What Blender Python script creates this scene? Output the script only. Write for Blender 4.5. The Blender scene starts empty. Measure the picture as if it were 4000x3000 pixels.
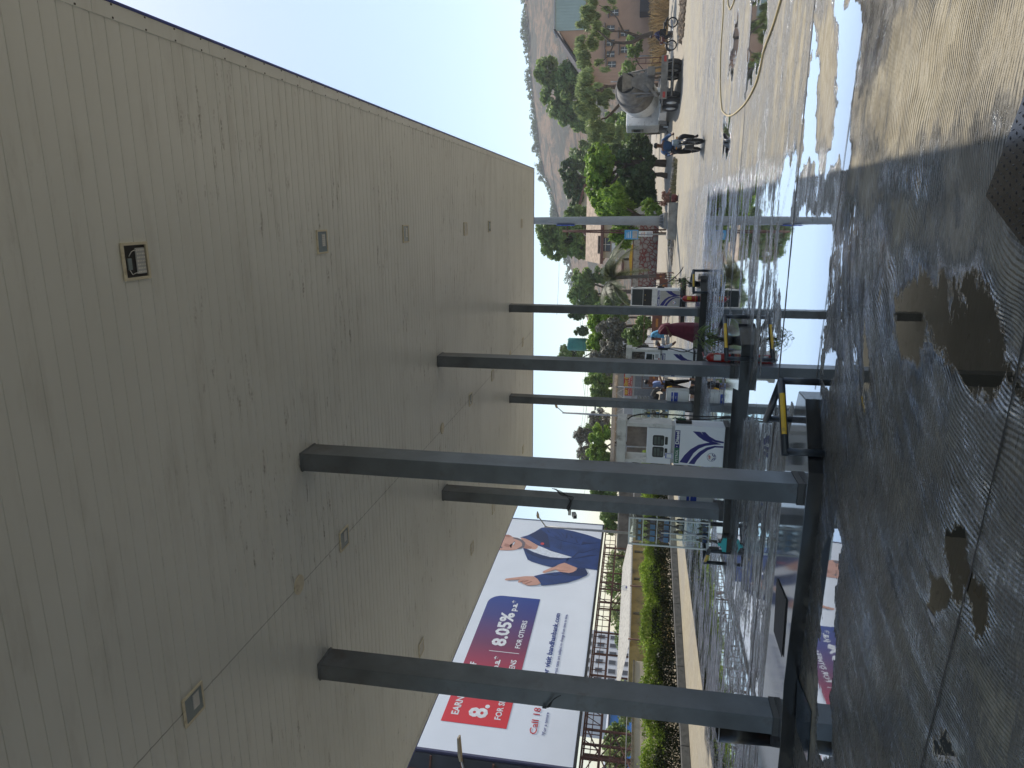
import bpy, bmesh, math, random
import numpy as np
from mathutils import Vector, Matrix, Euler
PI = math.pi
rad = math.radians
sc = bpy.context.scene
col = sc.collection

# ------------------------------------------------------------------ camera
F_PX = 2721.3                      # focal length in pixels of the 4000x3000 photograph
CAM = Vector((0, 0, 1.95))
yaw, pitch, roll = 0.2467, 0.1739, 0.0410
fw = Vector((-math.sin(yaw) * math.cos(pitch), math.cos(yaw) * math.cos(pitch), math.sin(pitch)))
r0 = Vector((math.cos(yaw), math.sin(yaw), 0))
u0 = r0.cross(fw)
RT = r0 * math.cos(roll) + u0 * math.sin(roll)
UP = -r0 * math.sin(roll) + u0 * math.cos(roll)
cd = bpy.data.cameras.new('camera')
cam = bpy.data.objects.new('camera', cd)
col.objects.link(cam)
rot = Matrix((-UP, RT, -fw)).transposed()      # the photograph lies on its side: image right is world down
cam.matrix_world = Matrix.Translation(CAM) @ rot.to_4x4()
cd.sensor_fit = 'HORIZONTAL'
cd.sensor_width = 36
cd.lens = F_PX / 4000 * 36
cd.clip_start = 0.05
cd.clip_end = 4000
sc.camera = cam
sc.render.resolution_x = 1024
sc.render.resolution_y = 768

# ------------------------------------------------------------------ world and sun
SUN = Vector((0.19, 0.60, 1.0)).normalized()   # towards the sun
w = bpy.data.worlds.new('World')
sc.world = w
w.use_nodes = True
nt = w.node_tree
nt.nodes.clear()
out = nt.nodes.new('ShaderNodeOutputWorld')
bg = nt.nodes.new('ShaderNodeBackground')
sky = nt.nodes.new('ShaderNodeTexSky')
sky.sky_type = 'NISHITA'
sky.sun_disc = False
sky.sun_elevation = math.asin(SUN.z)
sky.sun_rotation = math.atan2(SUN.x, SUN.y)
sky.altitude = 400
sky.air_density = 1.1
sky.dust_density = 1.2
sky.ozone_density = 0.8
bg.inputs['Strength'].default_value = 0.13
nt.links.new(sky.outputs[0], bg.inputs[0])
nt.links.new(bg.outputs[0], out.inputs[0])
sd = bpy.data.lights.new('sun', 'SUN')
sd.energy = 3.6
sd.angle = rad(0.55)
sd.color = (1.0, 0.93, 0.82)
so = bpy.data.objects.new('sun', sd)
col.objects.link(so)
so.rotation_euler = SUN.to_track_quat('Z', 'Y').to_euler()
so.location = (0, 0, 40)
sc.view_settings.view_transform = 'Standard'
sc.view_settings.look = 'None'
sc.view_settings.gamma = 1
sc.view_settings.exposure = 0.42
sc.cycles.use_denoising = True
sc.cycles.max_bounces = 8
sc.cycles.diffuse_bounces = 4
sc.cycles.glossy_bounces = 4
sc.cycles.transmission_bounces = 6
sc.cycles.transparent_max_bounces = 8
sc.cycles.caustics_reflective = True
sc.cycles.caustics_refractive = False
sc.cycles.blur_glossy = 0.42
sc.cycles.sample_clamp_indirect = 30.0

# ------------------------------------------------------------------ helpers
def ray(x, y):
    return fw + RT * ((1500 - y) / F_PX) - UP * ((x - 2000) / F_PX)
def gp(x, y, z=0.0):               # point of the plane at height z seen at photo pixel (x, y)
    d = ray(x, y)
    return CAM + d * ((z - CAM.z) / d.z)
def yp(x, y, Y):
    d = ray(x, y)
    return CAM + d * (Y / d.y)
def xp(x, y, X):
    d = ray(x, y)
    return CAM + d * (X / d.x)

def lin(r, g, b):                  # sRGB 0-255 to linear
    f = lambda c: (c / 255 / 12.92) if c / 255 <= 0.04045 else ((c / 255 + 0.055) / 1.055) ** 2.4
    return (f(r), f(g), f(b), 1)

MATS = {}
def mat(name, c, rough=0.6, metal=0.0, var=0.15, scale=6.0, bump=0.0, bscale=40.0, spec=0.5, dirt=0.0, dirtcol=(0.08, 0.06, 0.04), emit=None, coat=0.0):
    if name in MATS:
        return MATS[name]
    m = bpy.data.materials.new(name)
    m.use_nodes = True
    n = m.node_tree.nodes
    l = m.node_tree.links
    b = n['Principled BSDF']
    b.inputs['Roughness'].default_value = rough
    b.inputs['Metallic'].default_value = metal
    b.inputs['Specular IOR Level'].default_value = spec
    b.inputs['Coat Weight'].default_value = coat
    tc = n.new('ShaderNodeTexCoord')
    nz = n.new('ShaderNodeTexNoise')
    nz.inputs['Scale'].default_value = scale
    nz.inputs['Detail'].default_value = 5
    l.new(tc.outputs['Object'], nz.inputs['Vector'])
    mp = n.new('ShaderNodeMapRange')
    mp.inputs['From Min'].default_value = 0.3
    mp.inputs['From Max'].default_value = 0.7
    mp.inputs['To Min'].default_value = 1 - var
    mp.inputs['To Max'].default_value = 1 + var
    l.new(nz.outputs['Fac'], mp.inputs['Value'])
    mx = n.new('ShaderNodeMix')
    mx.data_type = 'RGBA'
    mx.blend_type = 'MULTIPLY'
    mx.inputs[0].default_value = 1
    mx.inputs[6].default_value = (c[0], c[1], c[2], 1)
    l.new(mp.outputs[0], mx.inputs[7])
    last = mx.outputs[2]
    if dirt > 0:
        n2 = n.new('ShaderNodeTexNoise')
        n2.inputs['Scale'].default_value = scale * 0.7
        n2.inputs['Detail'].default_value = 8
        n2.inputs['Roughness'].default_value = 0.7
        l.new(tc.outputs['Object'], n2.inputs['Vector'])
        cr = n.new('ShaderNodeMapRange')
        cr.inputs['From Min'].default_value = 0.62 - dirt * 0.25
        cr.inputs['From Max'].default_value = 0.80 - dirt * 0.2
        l.new(n2.outputs['Fac'], cr.inputs['Value'])
        m2 = n.new('ShaderNodeMix')
        m2.data_type = 'RGBA'
        l.new(cr.outputs[0], m2.inputs[0])
        l.new(last, m2.inputs[6])
        m2.inputs[7].default_value = (*dirtcol, 1)
        last = m2.outputs[2]
    l.new(last, b.inputs['Base Color'])
    if bump > 0:
        nb = n.new('ShaderNodeTexNoise')
        nb.inputs['Scale'].default_value = bscale
        nb.inputs['Detail'].default_value = 6
        l.new(tc.outputs['Object'], nb.inputs['Vector'])
        bp = n.new('ShaderNodeBump')
        bp.inputs['Strength'].default_value = bump
        bp.inputs['Distance'].default_value = 0.02
        l.new(nb.outputs['Fac'], bp.inputs['Height'])
        l.new(bp.outputs[0], b.inputs['Normal'])
    if emit:
        b.inputs['Emission Color'].default_value = (*emit[:3], 1)
        b.inputs['Emission Strength'].default_value = emit[3]
    MATS[name] = m
    return m

def leafmat(name, c1, c2, trans=0.25, rough=0.5):
    if name in MATS:
        return MATS[name]
    m = bpy.data.materials.new(name)
    m.use_nodes = True
    n = m.node_tree.nodes
    l = m.node_tree.links
    b = n['Principled BSDF']
    b.inputs['Roughness'].default_value = rough
    b.inputs['Specular IOR Level'].default_value = 0.3
    g = n.new('ShaderNodeNewGeometry')
    mx = n.new('ShaderNodeMix')
    mx.data_type = 'RGBA'
    mx.inputs[6].default_value = (*c1, 1)
    mx.inputs[7].default_value = (*c2, 1)
    l.new(g.outputs['Random Per Island'], mx.inputs[0])
    tc = n.new('ShaderNodeTexCoord')
    nz = n.new('ShaderNodeTexNoise')
    nz.inputs['Scale'].default_value = 0.7
    l.new(tc.outputs['Object'], nz.inputs['Vector'])
    mp = n.new('ShaderNodeMapRange')
    mp.inputs['From Min'].default_value = 0.3
    mp.inputs['From Max'].default_value = 0.7
    mp.inputs['To Min'].default_value = 0.65
    mp.inputs['To Max'].default_value = 1.35
    l.new(nz.outputs['Fac'], mp.inputs['Value'])
    m2 = n.new('ShaderNodeMix')
    m2.data_type = 'RGBA'
    m2.blend_type = 'MULTIPLY'
    m2.inputs[0].default_value = 1
    l.new(mx.outputs[2], m2.inputs[6])
    l.new(mp.outputs[0], m2.inputs[7])
    l.new(m2.outputs[2], b.inputs['Base Color'])
    tr = n.new('ShaderNodeBsdfTranslucent')
    l.new(m2.outputs[2], tr.inputs['Color'])
    ms = n.new('ShaderNodeMixShader')
    ms.inputs[0].default_value = trans
    l.new(b.outputs[0], ms.inputs[1])
    l.new(tr.outputs[0], ms.inputs[2])
    l.new(ms.outputs[0], n['Material Output'].inputs['Surface'])
    MATS[name] = m
    return m

class MB:
    """collects shapes, then becomes ONE mesh object"""
    def __init__(s):
        s.v = []; s.f = []; s.m = []; s.sm = []
    def add(s, verts, faces, mi=0, smooth=False):
        o = len(s.v)
        s.v += [tuple(p) for p in verts]
        for f in faces:
            s.f.append(tuple(i + o for i in f)); s.m.append(mi); s.sm.append(smooth)
        return s
    def box(s, c, d, rz=0.0, mi=0, rx=0.0, ry=0.0, bev=0.0):
        R = Euler((rx, ry, rz)).to_matrix()
        x, y, z = d[0] / 2, d[1] / 2, d[2] / 2
        if bev <= 0:
            vs = [Vector((i * x, j * y, k * z)) for i in (-1, 1) for j in (-1, 1) for k in (-1, 1)]
            fs = [(0, 1, 3, 2), (4, 6, 7, 5), (0, 4, 5, 1), (2, 3, 7, 6), (0, 2, 6, 4), (1, 5, 7, 3)]
        else:
            bm = bmesh.new()
            bmesh.ops.create_cube(bm, size=1)
            for v in bm.verts:
                v.co = Vector((v.co.x * d[0], v.co.y * d[1], v.co.z * d[2]))
            bmesh.ops.bevel(bm, geom=list(bm.edges), offset=bev, segments=2, affect='EDGES', profile=0.6)
            bm.verts.index_update()
            vs = [v.co.copy() for v in bm.verts]
            fs = [tuple(v.index for v in f.verts) for f in bm.faces]
            bm.free()
        return s.add([R @ p + Vector(c) for p in vs], fs, mi)
    def span(s, a, b, mi=0, bev=0.0):
        a = Vector(a); b = Vector(b)
        return s.box((a + b) / 2, [abs(b[i] - a[i]) for i in range(3)], mi=mi, bev=bev)
    def tube(s, pts, r, n=8, mi=0, cap=True, smooth=True):
        pts = [Vector(p) for p in pts]
        rs = r if isinstance(r, (list, tuple)) else [r] * len(pts)
        vs = []; fs = []
        prev = None
        for i, p in enumerate(pts):
            t = (pts[min(i + 1, len(pts) - 1)] - pts[max(i - 1, 0)])
            if t.length < 1e-9: t = Vector((0, 0, 1))
            t.normalize()
            if prev is None:
                a = t.orthogonal().normalized()
            else:
                a = (prev - t * prev.dot(t))
                if a.length < 1e-6: a = t.orthogonal()
                a.normalize()
            prev = a
            b = t.cross(a)
            for k in range(n):
                an = 2 * PI * k / n
                vs.append(p + (a * math.cos(an) + b * math.sin(an)) * rs[i])
        for i in range(len(pts) - 1):
            for k in range(n):
                fs.append((i * n + k, i * n + (k + 1) % n, (i + 1) * n + (k + 1) % n, (i + 1) * n + k))
        o = len(s.v)
        s.add(vs, fs, mi, smooth)
        if cap:
            s.f.append(tuple(o + k for k in reversed(range(n)))); s.m.append(mi); s.sm.append(False)
            s.f.append(tuple(o + (len(pts) - 1) * n + k for k in range(n))); s.m.append(mi); s.sm.append(False)
        return s
    def lathe(s, prof, c=(0, 0, 0), axis='Z', n=20, mi=0, smooth=True, M=None):
        vs = []; fs = []
        if M is None:
            M = {'Z': Matrix.Identity(3), 'X': Matrix(((0, 0, 1), (1, 0, 0), (0, 1, 0))), 'Y': Matrix(((0, 1, 0), (0, 0, 1), (1, 0, 0)))}[axis]
        c = Vector(c)
        for (r, h) in prof:
            for k in range(n):
                a = 2 * PI * k / n
                vs.append(M @ Vector((r * math.cos(a), r * math.sin(a), h)) + c)
        for i in range(len(prof) - 1):
            for k in range(n):
                fs.append((i * n + k, i * n + (k + 1) % n, (i + 1) * n + (k + 1) % n, (i + 1) * n + k))
        o = len(s.v)
        s.add(vs, fs, mi, smooth)
        if prof[0][0] > 1e-5:
            s.f.append(tuple(o + k for k in reversed(range(n)))); s.m.append(mi); s.sm.append(False)
        if prof[-1][0] > 1e-5:
            s.f.append(tuple(o + (len(prof) - 1) * n + k for k in range(n))); s.m.append(mi); s.sm.append(False)
        return s
    def prism(s, poly, ex, mi=0):
        """poly: 3-D points of a flat outline, ex: extrusion vector"""
        ex = Vector(ex)
        P = [Vector(p) for p in poly]
        n = len(P)
        vs = P + [p + ex for p in P]
        fs = [tuple(reversed(range(n))), tuple(range(n, 2 * n))] + [(i, (i + 1) % n, (i + 1) % n + n, i + n) for i in range(n)]
        return s.add(vs, fs, mi)
    def build(s, name, mats, parent=None, loc=None):
        me = bpy.data.meshes.new(name)
        me.from_pydata(s.v, [], s.f)
        for m in (mats if isinstance(mats, (list, tuple)) else [mats]):
            me.materials.append(m)
        me.polygons.foreach_set('material_index', s.m)
        me.polygons.foreach_set('use_smooth', s.sm)
        me.update()
        bm = bmesh.new(); bm.from_mesh(me)
        bmesh.ops.recalc_face_normals(bm, faces=bm.faces)
        bm.to_mesh(me); bm.free()
        o = bpy.data.objects.new(name, me)
        col.objects.link(o)
        if parent: o.parent = parent
        if loc is not None: o.location = loc
        return o

def tag(o, label=None, cat=None, group=None, kind=None):
    if label: o['label'] = label
    if cat: o['category'] = cat
    if group: o['group'] = group
    if kind: o['kind'] = kind
    return o
def thing(name, label, cat, loc=(0, 0, 0), rz=0.0, group=None, scale=1.0):
    o = bpy.data.objects.new(name, None)
    o.empty_display_size = 0.2
    col.objects.link(o)
    o.location = loc
    o.rotation_euler = (0, 0, rz)
    o.scale = (scale,) * 3
    return tag(o, label, cat, group)
def children(o):
    return [c for c in bpy.data.objects if c.parent == o]
def copy_tree(o, label=None, loc=None, rz=None, parent=None):
    c = o.copy(); col.objects.link(c)
    if parent: c.parent = parent
    for ch in children(o): copy_tree(ch, parent=c)
    if label: c['label'] = label
    if loc is not None: c.location = loc
    if rz is not None: c.rotation_euler = (0, 0, rz)
    return c

def text(body, m, parent, origin, right, up, width, cap, name='lettering', bold=0.0, thick=0.004, shear=0.0):
    cu = bpy.data.curves.new(name, 'FONT')
    cu.body = body; cu.size = 1.0; cu.offset = bold; cu.extrude = 0.001; cu.resolution_u = 2; cu.shear = shear
    to = bpy.data.objects.new('tmp', cu)
    col.objects.link(to)
    bpy.context.view_layer.update()
    me = bpy.data.meshes.new_from_object(to.evaluated_get(bpy.context.evaluated_depsgraph_get()))
    bpy.data.objects.remove(to)
    vs = np.array([v.co for v in me.vertices])
    if len(vs) == 0: return None
    x0, x1 = vs[:, 0].min(), vs[:, 0].max()
    origin = Vector(origin); right = Vector(right).normalized(); up = Vector(up).normalized(); nn = right.cross(up)
    sx = (width / (x1 - x0)) if width else cap / 0.70
    sy = cap / 0.70
    for v in me.vertices:
        q = v.co.copy()
        v.co = origin + right * ((q.x - x0) * sx) + up * (q.y * sy) + nn * (thick if q.z > 0 else 0.0)
    me.materials.clear(); me.materials.append(m)
    me.name = name
    o = bpy.data.objects.new(name, me)
    col.objects.link(o)
    if parent: o.parent = parent
    return o

# ------------------------------------------------------------------ shared materials
M = {}
M['white'] = mat('white_paint', (0.76, 0.76, 0.74), 0.35, var=0.06, scale=3, dirt=0.15, dirtcol=(0.25, 0.22, 0.18))
M['offwhite'] = mat('aged_white_paint', (0.68, 0.67, 0.63), 0.45, var=0.1, dirt=0.3, dirtcol=(0.2, 0.17, 0.13))
M['navy'] = mat('navy_print', (0.012, 0.012, 0.16), 0.35, var=0.05)
M['blue'] = mat('blue_print', (0.02, 0.06, 0.40), 0.35, var=0.05)
M['green'] = mat('green_print', (0.01, 0.12, 0.06), 0.35, var=0.05)
M['black'] = mat('black_plastic', (0.012, 0.012, 0.013), 0.4, var=0.1)
M['rubber'] = mat('rubber', (0.02, 0.02, 0.021), 0.75, var=0.2)
M['glass_dark'] = mat('display_glass', (0.02, 0.03, 0.035), 0.08, var=0.05)
M['lcd'] = mat('lcd_panel', (0.09, 0.12, 0.11), 0.2, var=0.05)
M['steel'] = mat('bare_steel', (0.35, 0.35, 0.36), 0.3, metal=0.9, var=0.1)
M['rust'] = mat('rusty_steel', (0.11, 0.045, 0.028), 0.75, var=0.4, scale=4, dirt=0.2, dirtcol=(0.03, 0.02, 0.018))
M['red'] = mat('red_paint', (0.42, 0.025, 0.018), 0.3, var=0.08)
M['yellow'] = mat('yellow_tape', (0.62, 0.38, 0.02), 0.45, var=0.15, dirt=0.1)
M['greysteel'] = mat('grey_painted_steel', (0.105, 0.122, 0.140), 0.36, var=0.3, scale=2.2, dirt=0.28, dirtcol=(0.06, 0.045, 0.035), bump=0.08, bscale=12)
M['plinth'] = mat('plinth_concrete', (0.05, 0.05, 0.05), 0.5, var=0.2, bump=0.2)
M['granite'] = mat('black_granite', (0.008, 0.008, 0.010), 0.25, var=0.3, scale=8, bump=0.05)
M['concrete'] = mat('weathered_concrete', (0.30, 0.28, 0.24), 0.85, var=0.25, scale=3, bump=0.4, dirt=0.35, dirtcol=(0.08, 0.075, 0.065))
M['teal'] = mat('teal_plastic', (0.03, 0.42, 0.42), 0.4, var=0.08)
M['skin'] = mat('brown_skin', (0.16, 0.075, 0.045), 0.5, var=0.08)
M['hair'] = mat('black_hair', (0.008, 0.007, 0.007), 0.5)

# ------------------------------------------------------------------ ground
def sstep(a, b, x):
    t = np.clip((x - a) / (b - a), 0, 1)
    return t * t * (3 - 2 * t)
def far_h(y):
    return 0.62 * sstep(43.5, 53.0, y)
def terr(x, y):
    z = far_h(y)
    return z
gx = np.unique(np.round(np.concatenate([[-900, -600, -400, -250, -160, -110, -80, -60, -48, -38, -30, -25, -21, -18, -16], np.arange(-15, 9.01, 0.08), [9.5, 10, 11, 12, 14, 16, 19, 23, 28, 34, 42, 55, 75, 110, 160, 250, 400, 600, 900]]), 4))
gy = np.unique(np.round(np.concatenate([[-60, -30, -12, -5, 0, 1.5, 2.5], np.arange(3.0, 14, 0.08), np.arange(14, 30, 0.2), np.arange(30, 60, 1.0), [62, 66, 72, 80, 90, 110, 140, 180, 240, 320, 450, 700, 1000]]), 4))
GX, GY = np.meshgrid(gx, gy)
P2 = np.stack([GX.ravel(), GY.ravel()], 1)
def sdist(P, poly):
    poly = np.array(poly)[:, :2]
    n = len(poly)
    d = np.full(len(P), 1e9); inside = np.zeros(len(P), bool)
    for i in range(n):
        a = poly[i]; b = poly[(i + 1) % n]
        ab = b - a; ap = P - a
        t = np.clip((ap @ ab) / (ab @ ab + 1e-12), 0, 1)
        d = np.minimum(d, np.hypot(*(ap - t[:, None] * ab).T))
        c = ((a[1] > P[:, 1]) != (b[1] > P[:, 1])) & (P[:, 0] < (b[0] - a[0]) * (P[:, 1] - a[1]) / (b[1] - a[1] + 1e-12) + a[0])
        inside ^= c
    return np.where(inside, -d, d)
def gpoly(pts):
    return [tuple(gp(*p)[:2]) for p in pts]
X_, Y_ = P2[:, 0], P2[:, 1]
W = np.full(len(P2), 0.37) + 0.085 * sstep(9.5, 10.5, Y_)
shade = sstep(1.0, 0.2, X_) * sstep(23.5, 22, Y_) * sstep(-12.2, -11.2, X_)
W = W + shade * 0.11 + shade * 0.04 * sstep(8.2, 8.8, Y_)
W = np.where(Y_ > 27, 0.43 - 0.12 * sstep(27, 38, Y_), W)
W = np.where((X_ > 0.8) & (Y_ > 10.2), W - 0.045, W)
W = np.where(Y_ > 44, 0.2, W)
W = np.where(X_ < -11.4, 0.15, W)
fields = [
    # (pixel outline, wetness, softness)
    ([(3060, 850), (3250, 850), (3262, 905), (3228, 1200), (3205, 1480), (3215, 1560), (2965, 1625), (2950, 1480), (3055, 1300), (3045, 1100)], 0.84, 0.06),
    ([(3490, 1120), (3650, 1030), (3835, 1060), (3925, 1200), (3950, 1400), (4000, 1420), (4000, 1560), (3800, 1500), (3700, 1430), (3520, 1400), (3470, 1250)], 0.72, 0.08),
    ([(3265, 700), (3480, 640), (3500, 900), (3640, 940), (3700, 1050), (3480, 1130), (3500, 1420), (3260, 1500), (3235, 1150)], 0.565, 0.06),
    ([(3310, 610), (3480, 600), (3470, 760), (3400, 830), (3310, 770)], 0.30, 0.05),
    ([(3480, 770), (3720, 640), (3780, 1000), (3480, 930)], 0.34, 0.06),
    ([(3700, 640), (3870, 560), (4000, 560), (4000, 1400), (3955, 1370), (3930, 1180), (3850, 1040), (3770, 960)], 0.29, 0.05),
    ([(3430, 630), (3620, 640), (3620, 750), (3420, 740)], 0.60, 0.05),
    ([(3205, 1380), (3262, 1400), (3258, 1500), (3215, 1560)], 0.80, 0.04),
    ([(3240, 2060), (3278, 2080), (3272, 2230), (3246, 2780), (3246, 2960), (3185, 2960), (3190, 2720), (3205, 2440), (3215, 2200)], 0.86, 0.05),
    ([(3190, 2640), (3145, 2600), (3150, 2960), (3190, 2960)], 0.33, 0.04),
    ([(3635, 2230), (3755, 2200), (3750, 2340), (3640, 2380)], 0.80, 0.07),
    ([(3800, 2280), (3865, 2280), (3850, 2440), (3815, 2490)], 0.80, 0.05),
    ([(3690, 2080), (3775, 2110), (3760, 2240), (3680, 2220)], 0.80, 0.05),
    ([(3630, 2840), (3690, 2850), (3740, 3000), (3640, 3000)], 0.72, 0.05),
    ([(3860, 1700), (4000, 1680), (4000, 2050), (3900, 2030)], 0.37, 0.08),
    ([(3780, 2560), (4000, 2500), (4000, 3000), (3800, 3000)], 0.38, 0.1),
    ([(3470, 1820), (3660, 1780), (3660, 2040), (3480, 1960)], 0.42, 0.08),
    ([(3280, 1500), (3500, 1440), (3680, 1600), (3500, 1800), (3280, 1750)], 0.53, 0.1),
    ([(3183, 40), (3208, 250), (3180, 500), (3190, 640), (3128, 640), (3150, 350)], 0.85, 0.05),
    ([(3258, 0), (3272, 230), (3250, 320), (3272, 400), (3235, 560), (3225, 680), (3312, 640), (3342, 330), (3368, 150), (3387, 0)], 0.85, 0.05),
    ([(3340, 320), (3365, 160), (3392, 0), (3560, 0), (3480, 60), (3465, 230), (3410, 330)], 0.57, 0.06),
    ([(3180, 60), (3250, 60), (3262, 300), (3240, 560), (3200, 560), (3205, 260)], 0.30, 0.04),
    ([(3480, 100), (3720, 0), (4000, 0), (4000, 300), (3540, 560), (3420, 560), (3400, 400)], 0.24, 0.1),
    ([(2938, 0), (3002, 0), (2988, 130), (2965, 250), (2915, 340)], 0.85, 0.06),
    ([(2885, 70), (2885, 150), (2860, 285), (2850, 270), (2868, 130)], 0.90, 0.05),
    ([(2820, 470), (2850, 480), (2850, 590), (2826, 590)], 0.85, 0.1),
    ([(3060, 640), (3150, 560), (3170, 300), (3120, 620), (3100, 860), (3060, 860)], 0.70, 0.08),
    ([(2900, 800), (3050, 700), (3060, 850), (3040, 1100), (2900, 1130)], 0.64, 0.12),
    ([(2720, 2330), (2790, 2330), (2810, 2960), (2760, 2960)], 0.60, 0.3),
    ([(2880, 2200), (2990, 2200), (2980, 2900), (2880, 2900)], 0.60, 0.2),
    ([(2830, 1000), (2890, 1000), (2890, 1220), (2830, 1220)], 0.72, 0.15),
    ([(2880, 1500), (2950, 1500), (2950, 1640), (2880, 1640)], 0.82, 0.1),
    ([(2765, 1470), (2840, 1470), (2830, 1640), (2780, 1640)], 0.70, 0.2),
    ([(2895, 1640), (2960, 1640), (2940, 1860), (2890, 1860)], 0.50, 0.1),
    ([(2930, 1980), (3050, 1980), (3060, 2160), (2930, 2160)], 0.57, 0.1),
]
wob = 0.10 * np.sin(X_ * 7.1 + 2.3 * np.sin(Y_ * 5.3)) + 0.06 * np.sin(X_ * 17.3 + Y_ * 11.9) + 0.05 * np.sin(Y_ * 23.1 - X_ * 9.7 + 1.7 * np.sin(X_ * 13.0))
for pts, val, soft in fields:
    soft = soft * 1.8
    sd_ = sdist(P2, gpoly(pts)) + wob * np.clip(Y_ / 9.0, 0.5, 2.0) * 0.8
    wt = sstep(soft, -soft, sd_)
    W = W * (1 - wt) + val * wt
ridge = sstep(8.0, 7.3, Y_)
earth = sstep(41, 46, Y_)
zz = terr(X_, Y_)
me = bpy.data.meshes.new('ground')
nx, ny = len(gx), len(gy)
idx = np.arange(nx * ny).reshape(ny, nx)
quads = np.stack([idx[:-1, :-1], idx[:-1, 1:], idx[1:, 1:], idx[1:, :-1]], -1).reshape(-1, 4)
me.vertices.add(nx * ny)
me.vertices.foreach_set('co', np.stack([X_, Y_, zz], 1).ravel())
me.loops.add(quads.size)
me.loops.foreach_set('vertex_index', quads.ravel())
me.polygons.add(len(quads))
me.polygons.foreach_set('loop_start', np.arange(0, quads.size, 4))
me.polygons.foreach_set('loop_total', np.full(len(quads), 4))
me.update(calc_edges=True)
me.polygons.foreach_set('use_smooth', np.ones(len(quads), bool))
for nm, arr in (('wetness', W), ('ridged', ridge), ('earth', earth)):
    a = me.attributes.new(nm, 'FLOAT', 'POINT')
    a.data.foreach_set('value', arr.astype(np.float32))
ground = bpy.data.objects.new('ground', me)
col.objects.link(ground)
tag(ground, kind='structure')

gm = bpy.data.materials.new('wet_concrete')
gm.use_nodes = True
N = gm.node_tree.nodes; L = gm.node_tree.links
gb = N['Principled BSDF']
def nd(t, **kw):
    n = N.new(t)
    for k, v in kw.items(): setattr(n, k, v)
    return n
def sock(x):
    return x
def val(node, i, v):
    if hasattr(v, 'is_linked') or isinstance(v, bpy.types.NodeSocket): L.new(v, node.inputs[i])
    else: node.inputs[i].default_value = v
def mth(op, a, b=0.0, c=None, clamp=False):
    n = nd('ShaderNodeMath', operation=op, use_clamp=clamp)
    val(n, 0, a); val(n, 1, b)
    if c is not None: val(n, 2, c)
    return n.outputs[0]
def mr(v, a, b, c=0.0, d=1.0, smooth=True):
    n = nd('ShaderNodeMapRange')
    if smooth: n.interpolation_type = 'SMOOTHSTEP'
    val(n, 'Value', v); n.inputs['From Min'].default_value = a; n.inputs['From Max'].default_value = b
    n.inputs['To Min'].default_value = c; n.inputs['To Max'].default_value = d
    return n.outputs[0]
def mixc(f, a, b, mode='MIX'):
    n = nd('ShaderNodeMix', data_type='RGBA', blend_type=mode)
    val(n, 0, f)
    for i, v in ((6, a), (7, b)):
        val(n, i, v)
    return n.outputs[2]
def noise(vec, scale, detail=4, rough=0.55, dist=0.0):
    n = nd('ShaderNodeTexNoise')
    n.inputs['Scale'].default_value = scale; n.inputs['Detail'].default_value = detail
    n.inputs['Roughness'].default_value = rough; n.inputs['Distortion'].default_value = dist
    L.new(vec, n.inputs['Vector'])
    return n.outputs['Fac']
def mapping(vec, rot=(0, 0, 0), scale=(1, 1, 1)):
    n = nd('ShaderNodeMapping')
    n.inputs['Rotation'].default_value = rot; n.inputs['Scale'].default_value = scale
    L.new(vec, n.inputs['Vector'])
    return n.outputs[0]
tc = nd('ShaderNodeTexCoord').outputs['Object']
aw = nd('ShaderNodeAttribute', attribute_name='wetness').outputs['Fac']
ar = nd('ShaderNodeAttribute', attribute_name='ridged').outputs['Fac']
ae = nd('ShaderNodeAttribute', attribute_name='earth').outputs['Fac']
n1 = noise(tc, 0.9, 6, 0.6)
n2 = noise(mapping(tc, (0, 0, rad(5)), (0.28, 1.5, 1)), 1.9, 8, 0.68, 0.5)     # streaks running along x
# hose-washed slab by the camera: streaks and broom marks follow arcs about one point
off = nd('ShaderNodeVectorMath', operation='SUBTRACT'); L.new(tc, off.inputs[0]); off.inputs[1].default_value = (0.8, 3.4, 0)
sp_ = nd('ShaderNodeSeparateXYZ'); L.new(off.outputs[0], sp_.inputs[0])
rad_ = mth('SQRT', mth('ADD', mth('MULTIPLY', sp_.outputs[0], sp_.outputs[0]), mth('MULTIPLY', sp_.outputs[1], sp_.outputs[1])))
ang_ = mth('ARCTAN2', sp_.outputs[1], sp_.outputs[0])
pol = nd('ShaderNodeCombineXYZ'); L.new(rad_, pol.inputs[0]); L.new(mth('MULTIPLY', ang_, 0.62), pol.inputs[1])
n2b = noise(pol.outputs[0], 4.6, 8, 0.68, 0.4)
n2 = mixc(ar, n2, n2b)
n3 = noise(mapping(tc, (0, 0, rad(-35)), (1, 4, 1)), 9.0, 5, 0.6)
wv = mth('ADD', aw, mth('MULTIPLY', mth('SUBTRACT', n1, 0.5), 0.34))
wv = mth('ADD', wv, mth('MULTIPLY', mth('SUBTRACT', n2, 0.5), 0.62))
wv = mth('ADD', wv, mth('MULTIPLY', mth('SUBTRACT', n3, 0.5), 0.26))
n4 = noise(tc, 26, 4, 0.6)
wv = mth('ADD', wv, mth('MULTIPLY', mth('SUBTRACT', n4, 0.5), 0.10))
water = mr(wv, 0.605, 0.635)
damp = mr(wv, 0.30, 0.44)
film = mr(wv, 0.44, 0.60)
nc = noise(tc, 2.3, 8, 0.65)
nf = noise(tc, 60, 4, 0.6)
dry = mixc(mr(nc, 0.3, 0.7), (0.285, 0.247, 0.170, 1), (0.385, 0.340, 0.240, 1))
dry = mixc(mr(noise(tc, 0.35, 3, 0.5), 0.35, 0.7), dry, (0.29, 0.265, 0.215, 1))
dry = mixc(mth('MULTIPLY', mr(nf, 0.3, 0.75), 0.25), dry, (0.24, 0.20, 0.15, 1))
dry = mixc(ae, dry, (0.33, 0.29, 0.225, 1))
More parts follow.
